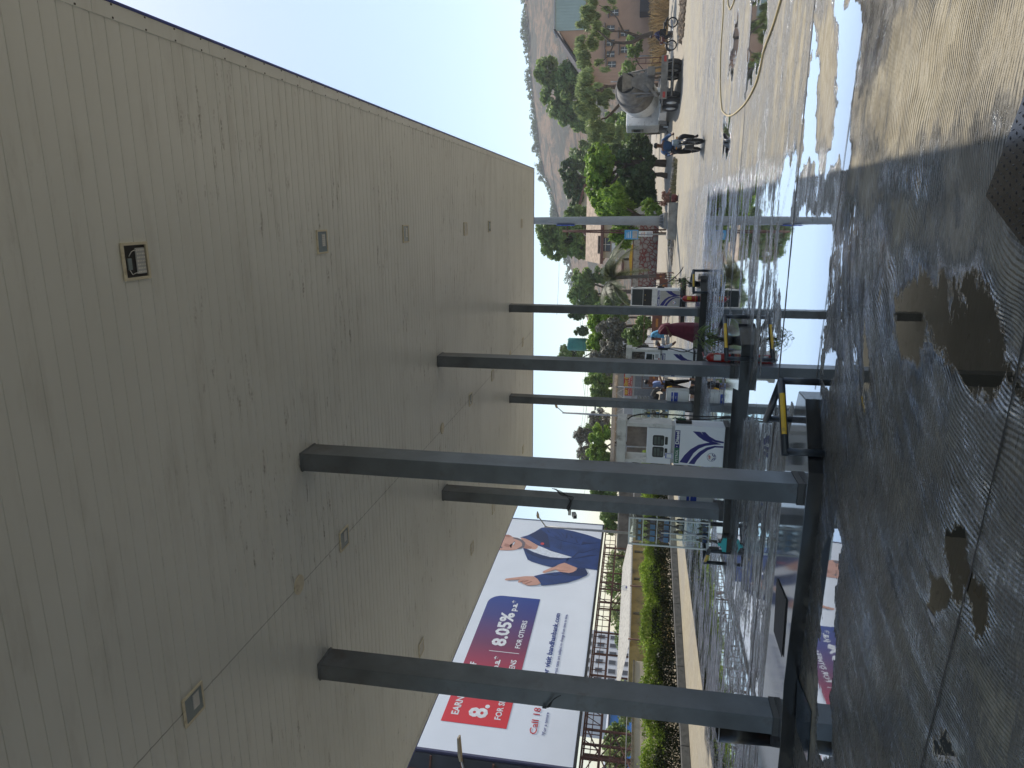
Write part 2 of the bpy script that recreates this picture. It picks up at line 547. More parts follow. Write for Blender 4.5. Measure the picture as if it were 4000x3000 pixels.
dampc = mixc(0.66, dry, (0.032, 0.030, 0.027, 1))
c1 = mixc(damp, dry, dampc)
c1 = mixc(film, c1, mixc(0.84, dry, (0.016, 0.016, 0.015, 1)))
c1 = mixc(water, c1, mixc(0.93, dry, (0.014, 0.012, 0.007, 1)))
L.new(c1, gb.inputs['Base Color'])
r1 = mr(damp, 0, 1, 0.9, 0.40, smooth=False)
r1 = mth('SUBTRACT', r1, mth('MULTIPLY', film, 0.27))
r1 = mth('MULTIPLY', r1, mr(noise(mapping(tc, (0, 0, rad(30)), (0.8, 2.5, 1)), 6.0, 6, 0.7), 0.35, 0.65, 0.55, 1.25))
r1 = mth('MULTIPLY', r1, mr(water, 0, 1, 1.0, 0.06, smooth=False))
L.new(mth('MAXIMUM', r1, 0.012), gb.inputs['Roughness'])
L.new(mr(film, 0, 1, 0.4, 0.25), gb.inputs['Specular IOR Level'])
gb.inputs['IOR'].default_value = 1.5
# broomed ridges that curve across the slab
warp = nd('ShaderNodeMix', data_type='RGBA', blend_type='ADD')
warp.inputs[0].default_value = 1
nwp = nd('ShaderNodeTexNoise'); nwp.inputs['Scale'].default_value = 0.55; nwp.inputs['Detail'].default_value = 2
L.new(tc, nwp.inputs['Vector'])
L.new(tc, warp.inputs[6]); L.new(nwp.outputs['Color'], warp.inputs[7])
wtx = nd('ShaderNodeTexWave', wave_type='RINGS', rings_direction='Z')
wtx.inputs['Scale'].default_value = 11.0
wtx.inputs['Distortion'].default_value = 1.2
wtx.inputs['Detail'].default_value = 2
off2 = nd('ShaderNodeVectorMath', operation='SUBTRACT'); L.new(warp.outputs[2], off2.inputs[0]); off2.inputs[1].default_value = (1.3, 3.9, 0)
L.new(mapping(off2.outputs[0], (0, 0, 0), (1, 1, 0)), wtx.inputs['Vector'])
h = mth('MULTIPLY', mth('MULTIPLY', wtx.outputs['Fac'], ar), mr(noise(tc, 1.7, 4, 0.6), 0.35, 0.65, 0.3, 1.9))
h = mth('ADD', h, mth('MULTIPLY', nf, 0.6))
h = mth('ADD', h, mth('MULTIPLY', n3, 1.2))
h = mth('ADD', h, mth('MULTIPLY', mth('MULTIPLY', noise(pol.outputs[0], 22, 5, 0.65), ar), 1.5))
h = mth('ADD', h, mth('MULTIPLY', noise(mapping(tc, (0, 0, rad(12)), (0.6, 2.0, 1)), 5.0, 4, 0.6), 1.6))
h = mth('MULTIPLY', h, mr(water, 0, 1, 1.0, 0.0, smooth=False))
h = mth('ADD', h, mth('MULTIPLY', noise(tc, 7, 2, 0.5), mr(water, 0, 1, 0.0, 0.012, smooth=False)))
bp = nd('ShaderNodeBump')
bp.inputs['Strength'].default_value = 0.9
bp.inputs['Distance'].default_value = 0.016
L.new(h, bp.inputs['Height'])
L.new(bp.outputs[0], gb.inputs['Normal'])
# thin water: reflectance rises steeply towards grazing view
fres = nd('ShaderNodeFresnel'); fres.inputs['IOR'].default_value = 1.42; L.new(bp.outputs[0], fres.inputs['Normal'])
gls = nd('ShaderNodeBsdfGlossy'); gls.inputs['Color'].default_value = (0.95, 0.97, 1.0, 1)
L.new(mth('MAXIMUM', mth('MULTIPLY', r1, 0.8), 0.02), gls.inputs['Roughness']); L.new(bp.outputs[0], gls.inputs['Normal'])
fcw = mth('MULTIPLY', water, mr(fres.outputs[0], 0.13, 0.29, 0.02, 0.93, smooth=False))
fcf = mth('MULTIPLY', mth('MULTIPLY', film, mth('SUBTRACT', 1.0, water)), mr(fres.outputs[0], 0.028, 0.26, 0.20, 0.95, smooth=False))
fcf = mth('MULTIPLY', fcf, mr(mixc(ar, noise(mapping(tc, (0, 0, rad(5)), (0.5, 2.2, 1)), 3.2, 7, 0.7), noise(pol.outputs[0], 7.5, 8, 0.72)), 0.38, 0.58, 0.12, 1.15))
fc = mth('ADD', fcw, fcf, clamp=True)
mxs = nd('ShaderNodeMixShader'); L.new(fc, mxs.inputs[0]); L.new(gb.outputs[0], mxs.inputs[1]); L.new(gls.outputs[0], mxs.inputs[2])
L.new(mxs.outputs[0], N['Material Output'].inputs['Surface'])
me.materials.append(gm)

# slab joints: thin dark grooves filled with grime
M['joint'] = mat('joint_filler', (0.02, 0.018, 0.015), 0.5, var=0.3)
def joint(pts, wd=0.016):
    b = MB(); q = []
    for i in range(len(pts) - 1):
        a = Vector((*pts[i], 0)); c = Vector((*pts[i + 1], 0)); n = max(2, int((c - a).length / 0.12))
        for k in range(n): q.append(a.lerp(c, k / n))
    q.append(Vector((*pts[-1], 0)))
    vs = []; fs = []
    rr = random.Random(3)
    for i, p in enumerate(q):
        t = (q[min(i + 1, len(q) - 1)] - q[max(i - 1, 0)]).normalized()
        s = Vector((-t.y, t.x, 0)) * (wd * rr.uniform(0.35, 0.65))
        j = Vector((rr.uniform(-1, 1), rr.uniform(-1, 1), 0)) * 0.003
        vs += [p + s + j + Vector((0, 0, 0.004)), p - s + j + Vector((0, 0, 0.004))]
    for i in range(len(q) - 1): fs.append((2 * i, 2 * i + 1, 2 * i + 3, 2 * i + 2))
    b.add(vs, fs)
    o = b.build('ground_joint', M['joint']); tag(o, kind='structure')
joint([(4, 3.75), (-0.97, 3.93), (-1.95, 4.03), (-3.37, 4.22), (-7, 4.5)], 0.018)
joint([(6, 7.2), (1.87, 7.50), (0.55, 7.67), (-1.41, 7.83), (-1.9, 7.86)], 0.02)
joint([(9, 9.7), (2.46, 9.75), (0.7, 9.80), (-3, 9.85), (-11, 9.9)], 0.05)
joint([(12, 15.8), (3.97, 15.50), (1.12, 15.40), (-2.2, 15.5), (-11, 15.8)], 0.07)
joint([(14, 24.3), (6.34, 24.5), (1.92, 25.9), (-6, 26.4)], 0.04)

# ------------------------------------------------------------------ canopy
H = 5.84
XR, XL, YE, YB, XC = 1.49, -10.05, 26.0, -12.0, -4.39  # YB: unseen stretch behind the camera, lengthened to darken the near ceiling
cm = bpy.data.materials.new('ceiling_sheet')
cm.use_nodes = True
N = cm.node_tree.nodes; L = cm.node_tree.links
gb = N['Principled BSDF']
tc = nd('ShaderNodeTexCoord').outputs['Object']
base = mixc(mr(noise(tc, 0.5, 4), 0.3, 0.7), (0.76, 0.78, 0.74, 1), (0.82, 0.84, 0.80, 1))
sx = noise(mapping(tc, (0, 0, 0), (0.9, 5.0, 1)), 2.2, 8, 0.72)       # mould runs along the planks
sy = noise(tc, 0.45, 3)
specks = noise(tc, 38, 3, 0.7)
st = mth('MULTIPLY', mr(sx, 0.55, 0.65), mr(sy, 0.42, 0.58))
st = mth('MULTIPLY', st, mr(specks, 0.40, 0.58))
sep_ = nd('ShaderNodeSeparateXYZ'); L.new(tc, sep_.inputs[0])
st = mth('MULTIPLY', st, mr(sep_.outputs[1], 4.6, 7.0, 0.12, 1.0))
base = mixc(mth('MULTIPLY', st, 0.95), base, (0.13, 0.105, 0.07, 1))
base = mixc(mth('MULTIPLY', mr(noise(mapping(tc, (0, 0, 0), (0.5, 2.2, 1)), 1.1, 7, 0.7), 0.50, 0.70), 0.18), base, (0.30, 0.27, 0.21, 1))
L.new(base, gb.inputs['Base Color'])
gb.inputs['Roughness'].default_value = 0.33
gb.inputs['Specular IOR Level'].default_value = 0.5
bp = nd('ShaderNodeBump'); bp.inputs['Strength'].default_value = 0.12; bp.inputs['Distance'].default_value = 0.01
L.new(noise(mapping(tc, (0, 0, 0), (0.6, 1.0, 1)), 2.0, 3), bp.inputs['Height'])
L.new(bp.outputs[0], gb.inputs['Normal'])
M['ceiling'] = cm
M['seam'] = mat('dark_seam', (0.05, 0.045, 0.035), 0.8)
M['fascia'] = mat('blue_fascia', (0.02, 0.05, 0.32), 0.4, var=0.2, dirt=0.3, dirtcol=(0.03, 0.03, 0.04))
M['roof'] = mat('roof_sheet', (0.35, 0.36, 0.37), 0.5)
canopy = thing('canopy', 'long flat forecourt canopy with a ribbed cream ceiling and thin blue edge', 'canopy', (0, 0, H))
def planks(x0, x1, seed):
    b = MB(); rr = random.Random(seed)
    y = 3.445 - 0.1483 * 104
    while y < YE - 0.02:
        y1 = min(y + 0.1483, YE - 0.012)
        t = rr.uniform(-0.0012, 0.0012)
        g = 0.005
        prof = [(y, 0.010), (y + g, 0.0 + t), (y + g + 0.02, -0.0028 + t), ((y + y1) / 2, -0.0042), (y1 - g - 0.02, -0.0024 - t), (y1 - g, 0.0 - t), (y1, 0.010)]
        k = len(prof)
        vs = [(x0, p[0], p[1]) for p in prof] + [(x1, p[0], p[1]) for p in prof]
        b.add(vs, [(i, i + 1, k + i + 1, k + i) for i in range(k - 1)])
        y += 0.1483
    return b
planks(XC + 0.004, XR - 0.11, 1).build('ceiling_panels', M['ceiling'], canopy)
planks(XL + 0.10, XC - 0.004, 2).build('ceiling_panels', M['ceiling'], canopy)
b = MB(); b.span((XC - 0.006, YB, 0.004), (XC + 0.006, YE - 0.02, 0.016)); b.build('centre_seam', M['seam'], canopy)
b = MB()
for (xa, xb) in ((XR - 0.115, XR - 0.002), (XL + 0.002, XL + 0.105)):
    y = YB
    while y < YE:
        y2 = min(y + 1.40, YE - 0.002)
        b.span((xa, y + 0.002, -0.012), (xb, y2 - 0.002, 0.012)); y += 1.40
    if xa > 0:
        yy = 3.2
        while yy < 24:
            for xx in (xa + 0.012, xb - 0.012):
                b.box((xx, yy, -0.014), (0.012, 0.012, 0.006), mi=1)
            yy += 0.36
b.span((XL + 0.106, YE - 0.10, -0.010), (XR - 0.116, YE - 0.004, 0.012))
b.build('edge_trim', [M['ceiling'], M['seam']], canopy)
b = MB()
b.span((XR, YB, -0.02), (XR + 0.02, YE + 0.02, 0.80)); b.span((XL - 0.02, YB, -0.02), (XL, YE + 0.02, 0.80))
b.span((XL + 0.001, YE, -0.02), (XR - 0.001, YE + 0.02, 0.80)); b.span((XL + 0.001, YB - 0.02, -0.02), (XR - 0.001, YB, 0.80))
b.build('fascia', M['fascia'], canopy)
b = MB(); b.span((XL, YB, 0.5), (XR, YE, 0.6)); b.build('roof', M['roof'], canopy)

# ceiling lamps
M['lampglass'] = mat('lamp_glass', (0.26, 0.32, 0.34), 0.15, var=0.05)
M['lampframe'] = mat('lamp_frame', (0.72, 0.67, 0.52), 0.45, var=0.1, dirt=0.3, dirtcol=(0.2, 0.12, 0.05))
M['led'] = mat('led_board', (0.55, 0.57, 0.58), 0.3)
M['chip'] = mat('led_chip', (0.85, 0.85, 0.8), 0.3)
M['cavity'] = mat('lamp_cavity', (0.03, 0.03, 0.032), 0.5)
def ceil_lamp(x, y, label, open_=False, blank=False):
    t = thing('ceiling_lamp', label, 'ceiling lamp', (x, y, H - 0.004), 0, 'square lamps set in the canopy ceiling')
    b = MB(); s = 0.145
    for (cx, cy, dx, dy) in ((0, s - 0.011, 2 * s, 0.022), (0, -s + 0.011, 2 * s, 0.022), (s - 0.011, 0, 0.022, 2 * s - 0.044), (-s + 0.011, 0, 0.022, 2 * s - 0.044)):
        b.box((cx, cy, -0.010), (dx, dy, 0.018), bev=0.003)
    b.build('frame', M['lampframe'], t)
    if open_:
        b = MB(); b.box((0, 0, 0.0), (2 * s - 0.044, 2 * s - 0.044, 0.004)); b.build('cavity', M['cavity'], t)
        b = MB(); b.box((0.0, 0.055, -0.009), (0.20, 0.10, 0.010), bev=0.002)
        for i in range(7):
            for j in range(5): b.box((-0.085 + i * 0.028, 0.017 + j * 0.019, -0.016), (0.012, 0.010, 0.004), mi=1)
        b.build('led_board', [M['led'], M['chip']], t)
        b = MB(); b.box((-0.02, -0.07, -0.008), (0.09, 0.04, 0.014), bev=0.003); b.build('driver', M['lampglass'], t)
        b = MB(); b.tube([(0.04, -0.07, -0.008), (0.075, -0.05, -0.02), (0.085, -0.01, -0.016), (0.07, 0.02, -0.012)], 0.003, 6); b.build('wire', M['white'], t)
        b = MB(); b.tube([(-0.06, -0.08, -0.008), (-0.1, -0.06, -0.015), (-0.09, -0.02, -0.016), (-0.09, 0.02, -0.012)], 0.003, 6); b.build('wire', M['white'], t)
    else:
        b = MB(); b.box((0, 0, -0.006), (2 * s - 0.044, 2 * s - 0.044, 0.010)); b.build('glass', M['offwhite'] if blank else M['lampglass'], t)
        if not blank:
            b = MB(); b.box((0.02, 0.035, -0.013), (0.15, 0.09, 0.004))
            for i in range(6):
                b.box((-0.042 + i * 0.024, 0.035, -0.016), (0.010, 0.07, 0.003), mi=1)
            b.build('led_board', [M['led'], M['chip']], t)
    return t
for x, y, lab, op, bl in [
    (-0.37, 4.91, 'open square ceiling lamp without cover, bare chips and wires showing, nearest in right row', True, False),
    (-0.36, 8.24, 'square ceiling lamp with lit-looking chip strip, second in the right row from the camera', False, False),
    (-0.36, 11.44, 'square ceiling lamp with rusty streaks on both sides, third in the right row', False, False),
    (-0.38, 15.59, 'blank cream square ceiling lamp, fourth in the right row', False, True),
    (-0.38, 18.17, 'dark small ceiling lamp, fifth in the right row', False, False),
    (-0.39, 23.3, 'farthest ceiling lamp of the right row, near the far canopy edge', False, True),
    (-4.40, 4.91, 'square ceiling lamp on the centre seam above the near left column', False, False),
    (-4.40, 8.31, 'square ceiling lamp with peeling cover on the centre seam behind a round disc', False, False),
    (-4.40, 15.79, 'small ceiling lamp on the centre seam between the middle and far columns', False, False),
    (-4.41, 18.41, 'dim square ceiling lamp on the centre seam just before the far columns', False, True),
    (-4.41, 23.54, 'farthest ceiling lamp on the centre seam beyond the far columns', False, True),
    (-8.24, 11.42, 'pale ceiling lamp nearest in the left row, beside the near left column', False, True),
    (-8.28, 15.7, 'pale square ceiling lamp in the left row above the billboard face', False, True),
    (-8.34, 18.3, 'pale ceiling lamp in the left row just beyond the middle left column', False, True),
    (-8.37, 23.63, 'farthest pale ceiling lamp of the left row', False, True)]:
    ceil_lamp(x, y, lab, op, bl)
for y, lab in ((6.99, 'large round ceiling cover nearest the camera on the centre seam'), (13.31, 'round ceiling cover on the centre seam between the middle columns'), (21.13, 'far round ceiling cover on the centre seam between the far columns')):
    t = thing('ceiling_cover', lab, 'ceiling cover', (-4.36, y, H - 0.005), 0, 'round covers in the canopy ceiling')
    b = MB(); b.lathe([(0.118, 0.0), (0.118, -0.012), (0.095, -0.016)], n=28); b.build('rim', M['lampframe'], t)
    b = MB(); b.lathe([(0.095, -0.012), (0.0, -0.014)], n=28); b.build('plate', mat('rusty_disc', (0.20, 0.16, 0.10), 0.6, var=0.3, scale=20), t)

# columns
COLS = [(-2.7835, 7.26, 'near right steel column with a sooty side, standing behind the yellow striped guard'),
        (-2.7835, 13.09, 'middle right steel column in front of the diesel-only pump'),
        (-2.7835, 20.96, 'slim far right steel column beside the far white pump'),
        (-5.676, 7.29, 'near left steel column crossing the red part of the billboard'),
        (-5.676, 13.15, 'middle left steel column with a camera, beside the bottle cabinet'),
        (-5.676, 20.96, 'far left steel column with a camera, behind the petrol and diesel pump')]
for i, (x, y, lab) in enumerate(COLS):
    wdt, dp = 0.2224, 0.359
    t = thing('column', lab, 'column', (x - wdt / 2, y + dp / 2, 0.152), 0, 'columns carrying the canopy')
    b = MB(); b.span((-wdt / 2, -dp / 2, 0.066), (wdt / 2, dp / 2, H - 0.153), bev=0.006)
    b.box((0, 0, H - 0.18), (wdt + 0.016, dp + 0.016, 0.02)); b.build('shaft', M['greysteel'], t)
    b = MB(); b.box((0, 0, 0.033), (wdt + 0.02, dp + 0.02, 0.066)); b.build('plinth', M['plinth'], t)

# islands
M['islandtop'] = mat('wet_granite_top', (0.10, 0.10, 0.10), 0.06, var=0.35, scale=5, spec=0.9)
def island(name, outline, label, z=0.15):
    c = Vector((sum(p[0] for p in outline) / len(outline), sum(p[1] for p in outline) / len(outline), 0))
    t = thing(name, label, 'kerb island', c, 0, 'raised islands under the canopy')
    P = [Vector((p[0] - c.x, p[1] - c.y, 0)) for p in outline]
    b = MB(); b.prism(P, (0, 0, z - 0.006)); b.build('kerb', M['granite'], t)
    q = []
    for i, p in enumerate(P):
        d = Vector((-p.x, -p.y, 0)).normalized() * 0.012
        q.append(p + d + Vector((0, 0, z - 0.0055)))
    b = MB(); b.prism(q, (0, 0, 0.0055)); b.build('top', M['islandtop'], t)
    return t
island('pump_island', [(-1.95, 7.62), (-2.62, 7.18), (-3.2, 7.18), (-5.2, 7.27), (-6.0, 7.15), (-6.8, 7.15), (-7.5, 7.5), (-7.5, 7.95), (-6.8, 8.25), (-2.62, 8.25), (-1.95, 7.95)],
       'nearest black kerbed island, empty, between the two near columns')
island('pump_island', [(-1.98, 13.0), (-2.25, 12.42), (-3.06, 12.40), (-3.18, 13.06), (-5.2, 13.06), (-6.1, 13.0), (-6.5, 13.2), (-6.5, 13.8), (-6.1, 14.1), (-3.1, 14.1), (-2.25, 14.3), (-1.98, 13.9)],
       'middle black kerbed island carrying the petrol and diesel pump and bottle cabinet')
island('pump_island', [(-1.85, 21.3), (-2.3, 20.80), (-3.0, 20.82), (-5.2, 20.9), (-6.4, 20.86), (-6.9, 21.2), (-6.9, 21.8), (-6.4, 22.3), (-3.0, 22.55), (-2.3, 22.4), (-1.85, 22.0)],
       'far black kerbed island carrying the diesel-only pump and the woman', 0.17)
island('pump_island', [(-2.72, 30.2), (-3.0, 29.9), (-4.6, 29.9), (-5.0, 30.3), (-4.6, 31.3), (-3.0, 31.3)],
       'farthest low black island beyond the canopy under the far pump', 0.16)

# ------------------------------------------------------------------ guards at the island ends
M['guard'] = mat('charcoal_pipe', (0.028, 0.034, 0.042), 0.35, var=0.15, dirt=0.15, dirtcol=(0.05, 0.045, 0.04))
def guard(front, corner, back, label, h=0.425, r=0.039):
    f, c, k = [Vector((*p, 0)) for p in (front, corner, back)]
    t = thing('pipe_guard', label, 'pipe guard', (c.x, c.y, 0), 0, 'pipe guards round the island ends')
    f, k = f - c, k - c
    Hh = Vector((0, 0, h - r))
    b = MB(); b.tube([f + Hh + f.normalized() * r, Hh - f.normalized() * r * 0.6], r, 16); b.build('rail', M['guard'], t)
    b = MB(); b.tube([k + Hh + k.normalized() * r, Hh - k.normalized() * r * 0.6], r, 16); b.build('rail', M['guard'], t)
    for q in (f, Vector((0, 0, 0)), k):
        b = MB(); b.tube([q, q + Hh], r * 0.97, 16); b.lathe([(r * 1.0, 0), (r * 1.0, 0.01)], q, n=16); b.build('post', M['guard'], t)
    for q in (f,):
        d = q.normalized(); a0 = d * (q.length * 0.2); a1 = d * (q.length * 0.78)
        vs = []; fs = []; side = Vector((-d.y, d.x, 0)); side = side if side.y * 1 < 0 or q is k else side
        n = 10; side = -side if (c + side).y > c.y and q is f else side
        for i in range(n + 1):
            a = rad(-28 + 76 * i / n)
            o = side * (math.cos(a) * (r + 0.0025)) + Vector((0, 0, math.sin(a) * (r + 0.0025)))
            vs += [a0 + Hh + o, a1 + Hh + o]
        for i in range(n): fs.append((2 * i, 2 * i + 1, 2 * i + 3, 2 * i + 2))
        b = MB(); b.add(vs, fs, 0, True); b.build('yellow_band', M['yellow'], t)
    return t
guard((-2.42, 7.23), (-1.79, 7.74), (-2.40, 8.36), 'big charcoal pipe guard with long yellow band at the nearest island end')
guard((-2.50, 12.38), (-1.86, 13.05), (-2.50, 14.40), 'charcoal pipe guard with yellow band in front of a leafy potted plant')
guard((-2.27, 20.67), (-1.69, 21.15), (-2.27, 22.5), 'small far charcoal pipe guard on the right of the far extinguisher')
guard((-6.45, 12.92), (-7.0, 13.5), (-6.45, 14.2), 'charcoal pipe guard beside the teal squeegee and bottle cabinet')

# ------------------------------------------------------------------ pumps
SW_L1 = [(985, 1455), (1060, 1350), (1150, 1262), (1270, 1192), (1400, 1160), (1500, 1150), (1620, 1171), (1500, 1182), (1380, 1203), (1280, 1247), (1200, 1315), (1110, 1465)]
SW_L2 = [(1130, 1468), (1200, 1380), (1290, 1290), (1400, 1225), (1520, 1195), (1660, 1195), (1660, 1216), (1530, 1219), (1420, 1262), (1330, 1332), (1260, 1410), (1225, 1472)]
SW_R1 = [(1170, 1008), (1260, 1080), (1350, 1128), (1440, 1155), (1500, 1160), (1620, 1169), (1500, 1138), (1420, 1103), (1340, 1052), (1285, 1010)]
SW_R2 = [(1300, 1012), (1350, 1062), (1430, 1112), (1540, 1147), (1660, 1153), (1660, 1133), (1530, 1112), (1430, 1066), (1362, 1010)]
M['pumpwhite'] = mat('pump_white', (0.80, 0.81, 0.82), 0.3, var=0.04, scale=2, dirt=0.08, dirtcol=(0.3, 0.27, 0.22))
M['pumpgrey'] = mat('pump_grey', (0.42, 0.42, 0.42), 0.4, var=0.06)
M['redprint'] = mat('red_print', (0.45, 0.02, 0.015), 0.4)
M['panelgrey'] = mat('dusty_panel', (0.42, 0.40, 0.35), 0.45, var=0.08, dirt=0.25, dirtcol=(0.28, 0.26, 0.21))
def flat(name, pts, y, m, parent, ty=0.0015):
    b = MB(); b.prism([(p[0], y, p[1]) for p in pts], (0, -ty, 0)); return b.build(name, m, parent)
def rrect(x0, z0, x1, z1, r, n=4):
    P = []
    for cx, cz, a0 in ((x1 - r, z1 - r, 0), (x0 + r, z1 - r, 90), (x0 + r, z0 + r, 180), (x1 - r, z0 + r, 270)):
        for i in range(n + 1):
            a = rad(a0 + 90 * i / n); P.append((cx + r * math.cos(a), cz + r * math.sin(a)))
    return P
def hose(parent, pts, name='hose', r=0.014):
    P = [Vector(p) for p in pts]; q = []
    for i in range(len(P) - 1):
        p0 = P[max(i - 1, 0)]; p1 = P[i]; p2 = P[i + 1]; p3 = P[min(i + 2, len(P) - 1)]
        for k in range(8):
            t = k / 8
            q.append(0.5 * ((2 * p1) + (p2 - p0) * t + (2 * p0 - 5 * p1 + 4 * p2 - p3) * t * t + (3 * p1 - p0 - 3 * p2 + p3) * t ** 3))
    q.append(P[-1])
    b = MB(); b.tube(q, r, 8); return b.build(name, M['rubber'], parent)
def nozzle(parent, x, y, z, side, m):
    h = b = MB()
    b.box((x + side * 0.03, y, z), (0.06, 0.13, 0.30), bev=0.01); hd = b.build('nozzle_holder', M['black'], parent)
    b = MB(); b.box((x + side * 0.075, y, z + 0.04), (0.035, 0.04, 0.16), bev=0.01); b.tube([(x + side * 0.075, y, z + 0.11), (x + side * 0.10, y - 0.01, z + 0.17), (x + side * 0.08, y - 0.02, z + 0.22)], [0.014, 0.011, 0.009], 8)
    b.tube([(x + side * 0.09, y, z + 0.08), (x + side * 0.13, y, z + 0.04), (x + side * 0.11, y, z - 0.04)], 0.007, 6)
    b.build('nozzle', m, parent)
def pump(loc, wd, z0, label, kind, hleft=True):
    t = thing('fuel_pump', label, 'fuel pump', loc, 0, 'white fuel pumps on the islands')
    hw = wd / 2; dp = 0.42
    zt = 2.25 - loc[2]; zl = 1.04 - loc[2]; zb = 1.14 - loc[2]; zh = 1.66 - loc[2]; zs = 1.20 - loc[2]; zd = 2.07 - loc[2]
    panel = M['pumpwhite'] if kind != 'C' else M['panelgrey']
    b = MB(); b.span((-hw - 0.01, -0.012, 0.0), (hw + 0.02, dp + 0.01, z0)); b.build('base', M['black'], t)
    b = MB(); b.span((-hw, 0.0, z0), (hw, dp, zb), bev=0.008); b.build('body', M['pumpwhite'], t)
    if kind == 'C':
        b = MB(); b.span((-hw, 0.0, zb + 0.002), (hw, dp, zt), bev=0.01); b.build('head', M['offwhite'], t)
        flat('display', rrect(-hw + 0.05, zt - 0.50, hw - 0.05, zt - 0.05, 0.01), -0.001, M['glass_dark'], t)
        flat('keypad', rrect(-hw + 0.04, zt - 0.88, hw - 0.04, zt - 0.515, 0.01), -0.001, M['black'], t)
        for dx in (-0.12, 0.1):
            b = MB(); b.lathe([(0.022, 0), (0.018, 0.012)], (dx, -0.002, zt - 0.60), M=Matrix(((1, 0, 0), (0, 0, -1), (0, 1, 0))), n=14); b.build('knob', mat('brass_knob', (0.5, 0.35, 0.12), 0.3, metal=0.8), t)
    else:
        b = MB(); b.span((-hw + 0.02, 0.03, zb), (hw - 0.02, dp - 0.03, zs)); b.build('neck', M['pumpgrey'], t)
        b = MB(); b.span((-hw, -0.004, zs), (hw - 0.07, dp, zh), bev=0.008); b.build('head', M['pumpwhite'], t)
        for sx in (-1, 1):
            b = MB(); xx = sx * (hw - 0.03)
            b.span((xx - 0.035, 0.005, zs - 0.002 if sx > 0 else zh), (xx + 0.035, dp - 0.005, zd), bev=0.006); b.build('post', M['offwhite'], t)
        b = MB(); b.span((-hw - 0.06, -0.03, zd), (hw + 0.06, dp + 0.03, zt), bev=0.012); b.build('top_beam', M['offwhite'], t)
        if kind == 'B':
            ds = ((-0.255, 0.0), (0.0, 1.0))
            for i, x0 in enumerate((-hw + 0.135, -hw + 0.37)):
                d = flat('display', rrect(x0, 1.335 - loc[2], x0 + 0.215, 1.555 - loc[2], 0.035), -0.005, M['black'], t)
                for j in range(3):
                    z = 1.545 - loc[2] - 0.02 - j * 0.065
                    q = flat('screen', rrect(x0 + 0.03, z - 0.045, x0 + (0.185 if j < 2 else 0.13), z, 0.004), -0.0066, M['lcd'], d)
                    text(('3555', '6.29', '89.9')[j] if i else ('0507', '1.57', '102.4')[j], M['black'], d, (x0 + 0.05, -0.0085, z - 0.038), (1, 0, 0), (0, 0, 1), 0.07, 0.03, thick=0.0005)
                flat('display', rrect(x0 + 0.03, 1.268 - loc[2], x0 + 0.19, 1.322 - loc[2], 0.015), -0.005, M['glass_dark'], t)
            flat('card_holder', rrect(-hw + 0.12, 1.16 - loc[2], -hw + 0.235, 1.31 - loc[2], 0.004), -0.012, M['white'], t, 0.004)
            flat('card_print', rrect(-hw + 0.128, 1.17 - loc[2], -hw + 0.227, 1.30 - loc[2], 0.003), -0.0165, M['blue'], t)
            flat('card_paper', rrect(-hw + 0.136, 1.18 - loc[2], -hw + 0.219, 1.28 - loc[2], 0.003), -0.0185, M['white'], t)
        else:
            flat('display', rrect(-hw + 0.30, 1.62 - loc[2], -hw + 0.60, 1.63 - loc[2], 0.003), -0.005, M['black'], t)
            flat('display', rrect(hw - 0.36, 1.44 - loc[2], hw - 0.12, 1.62 - loc[2], 0.02), -0.005, M['glass_dark'], t)
            flat('display', rrect(hw - 0.35, 1.385 - loc[2], hw - 0.14, 1.425 - loc[2], 0.012), -0.005, M['black'], t)
            flat('notice', rrect(hw - 0.25, 1.25 - loc[2], hw - 0.12, 1.35 - loc[2], 0.005), -0.005, M['pumpgrey'], t)
            b = MB(); b.lathe([(0.024, 0), (0.02, 0.012)], (hw - 0.27, -0.005, 1.235 - loc[2]), M=Matrix(((1, 0, 0), (0, 0, -1), (0, 1, 0))), n=14); b.build('button', M['red'], t)
            flat('slot', rrect(hw - 0.16, 1.155 - loc[2], hw - 0.10, 1.19 - loc[2], 0.005), -0.0, M['black'], t)
    # lower decorated panel
    pz0 = z0 + 0.01; pz1 = zl - 0.012; px0 = -hw + 0.035; px1 = hw - 0.10
    flat('front_panel', [(px0, pz0), (px1, pz0), (px1, pz1), (px0, pz1)], -0.001, panel, t, 0.002)
    f = lambda P: [(px0 + (1470 - y) / 462 * (px1 - px0), pz0 + (1662 - x) / 678 * (pz1 - pz0)) for x, y in P]
    b = MB()
    for S in (SW_L1, SW_L2, SW_R1, SW_R2): b.prism([(p[0], -0.0035, p[1]) for p in f(S)], (0, -0.001, 0))
    b.build('swoosh_print', M['navy'], t)
    cx, cz = px0 + 0.24 * (px1 - px0), pz0 + 0.26 * (pz1 - pz0); rr_ = 0.078 * wd / 0.72
    circ = lambda r, n=24: [(cx + r * math.cos(2 * PI * i / n), cz + r * math.sin(2 * PI * i / n)) for i in range(n)]
    e = flat('emblem', circ(rr_), -0.0036, M['navy'], t, 0.001)
    flat('disc', circ(rr_ * 0.93), -0.0047, M['white'], e, 0.0006)
    text('HP', M['redprint'], e, (cx - rr_ * 0.45, -0.0058, cz + rr_ * 0.18), (1, 0, 0), (0, 0, 1), rr_ * 0.9, rr_ * 0.5, bold=0.03, thick=0.0005)
    b = MB()
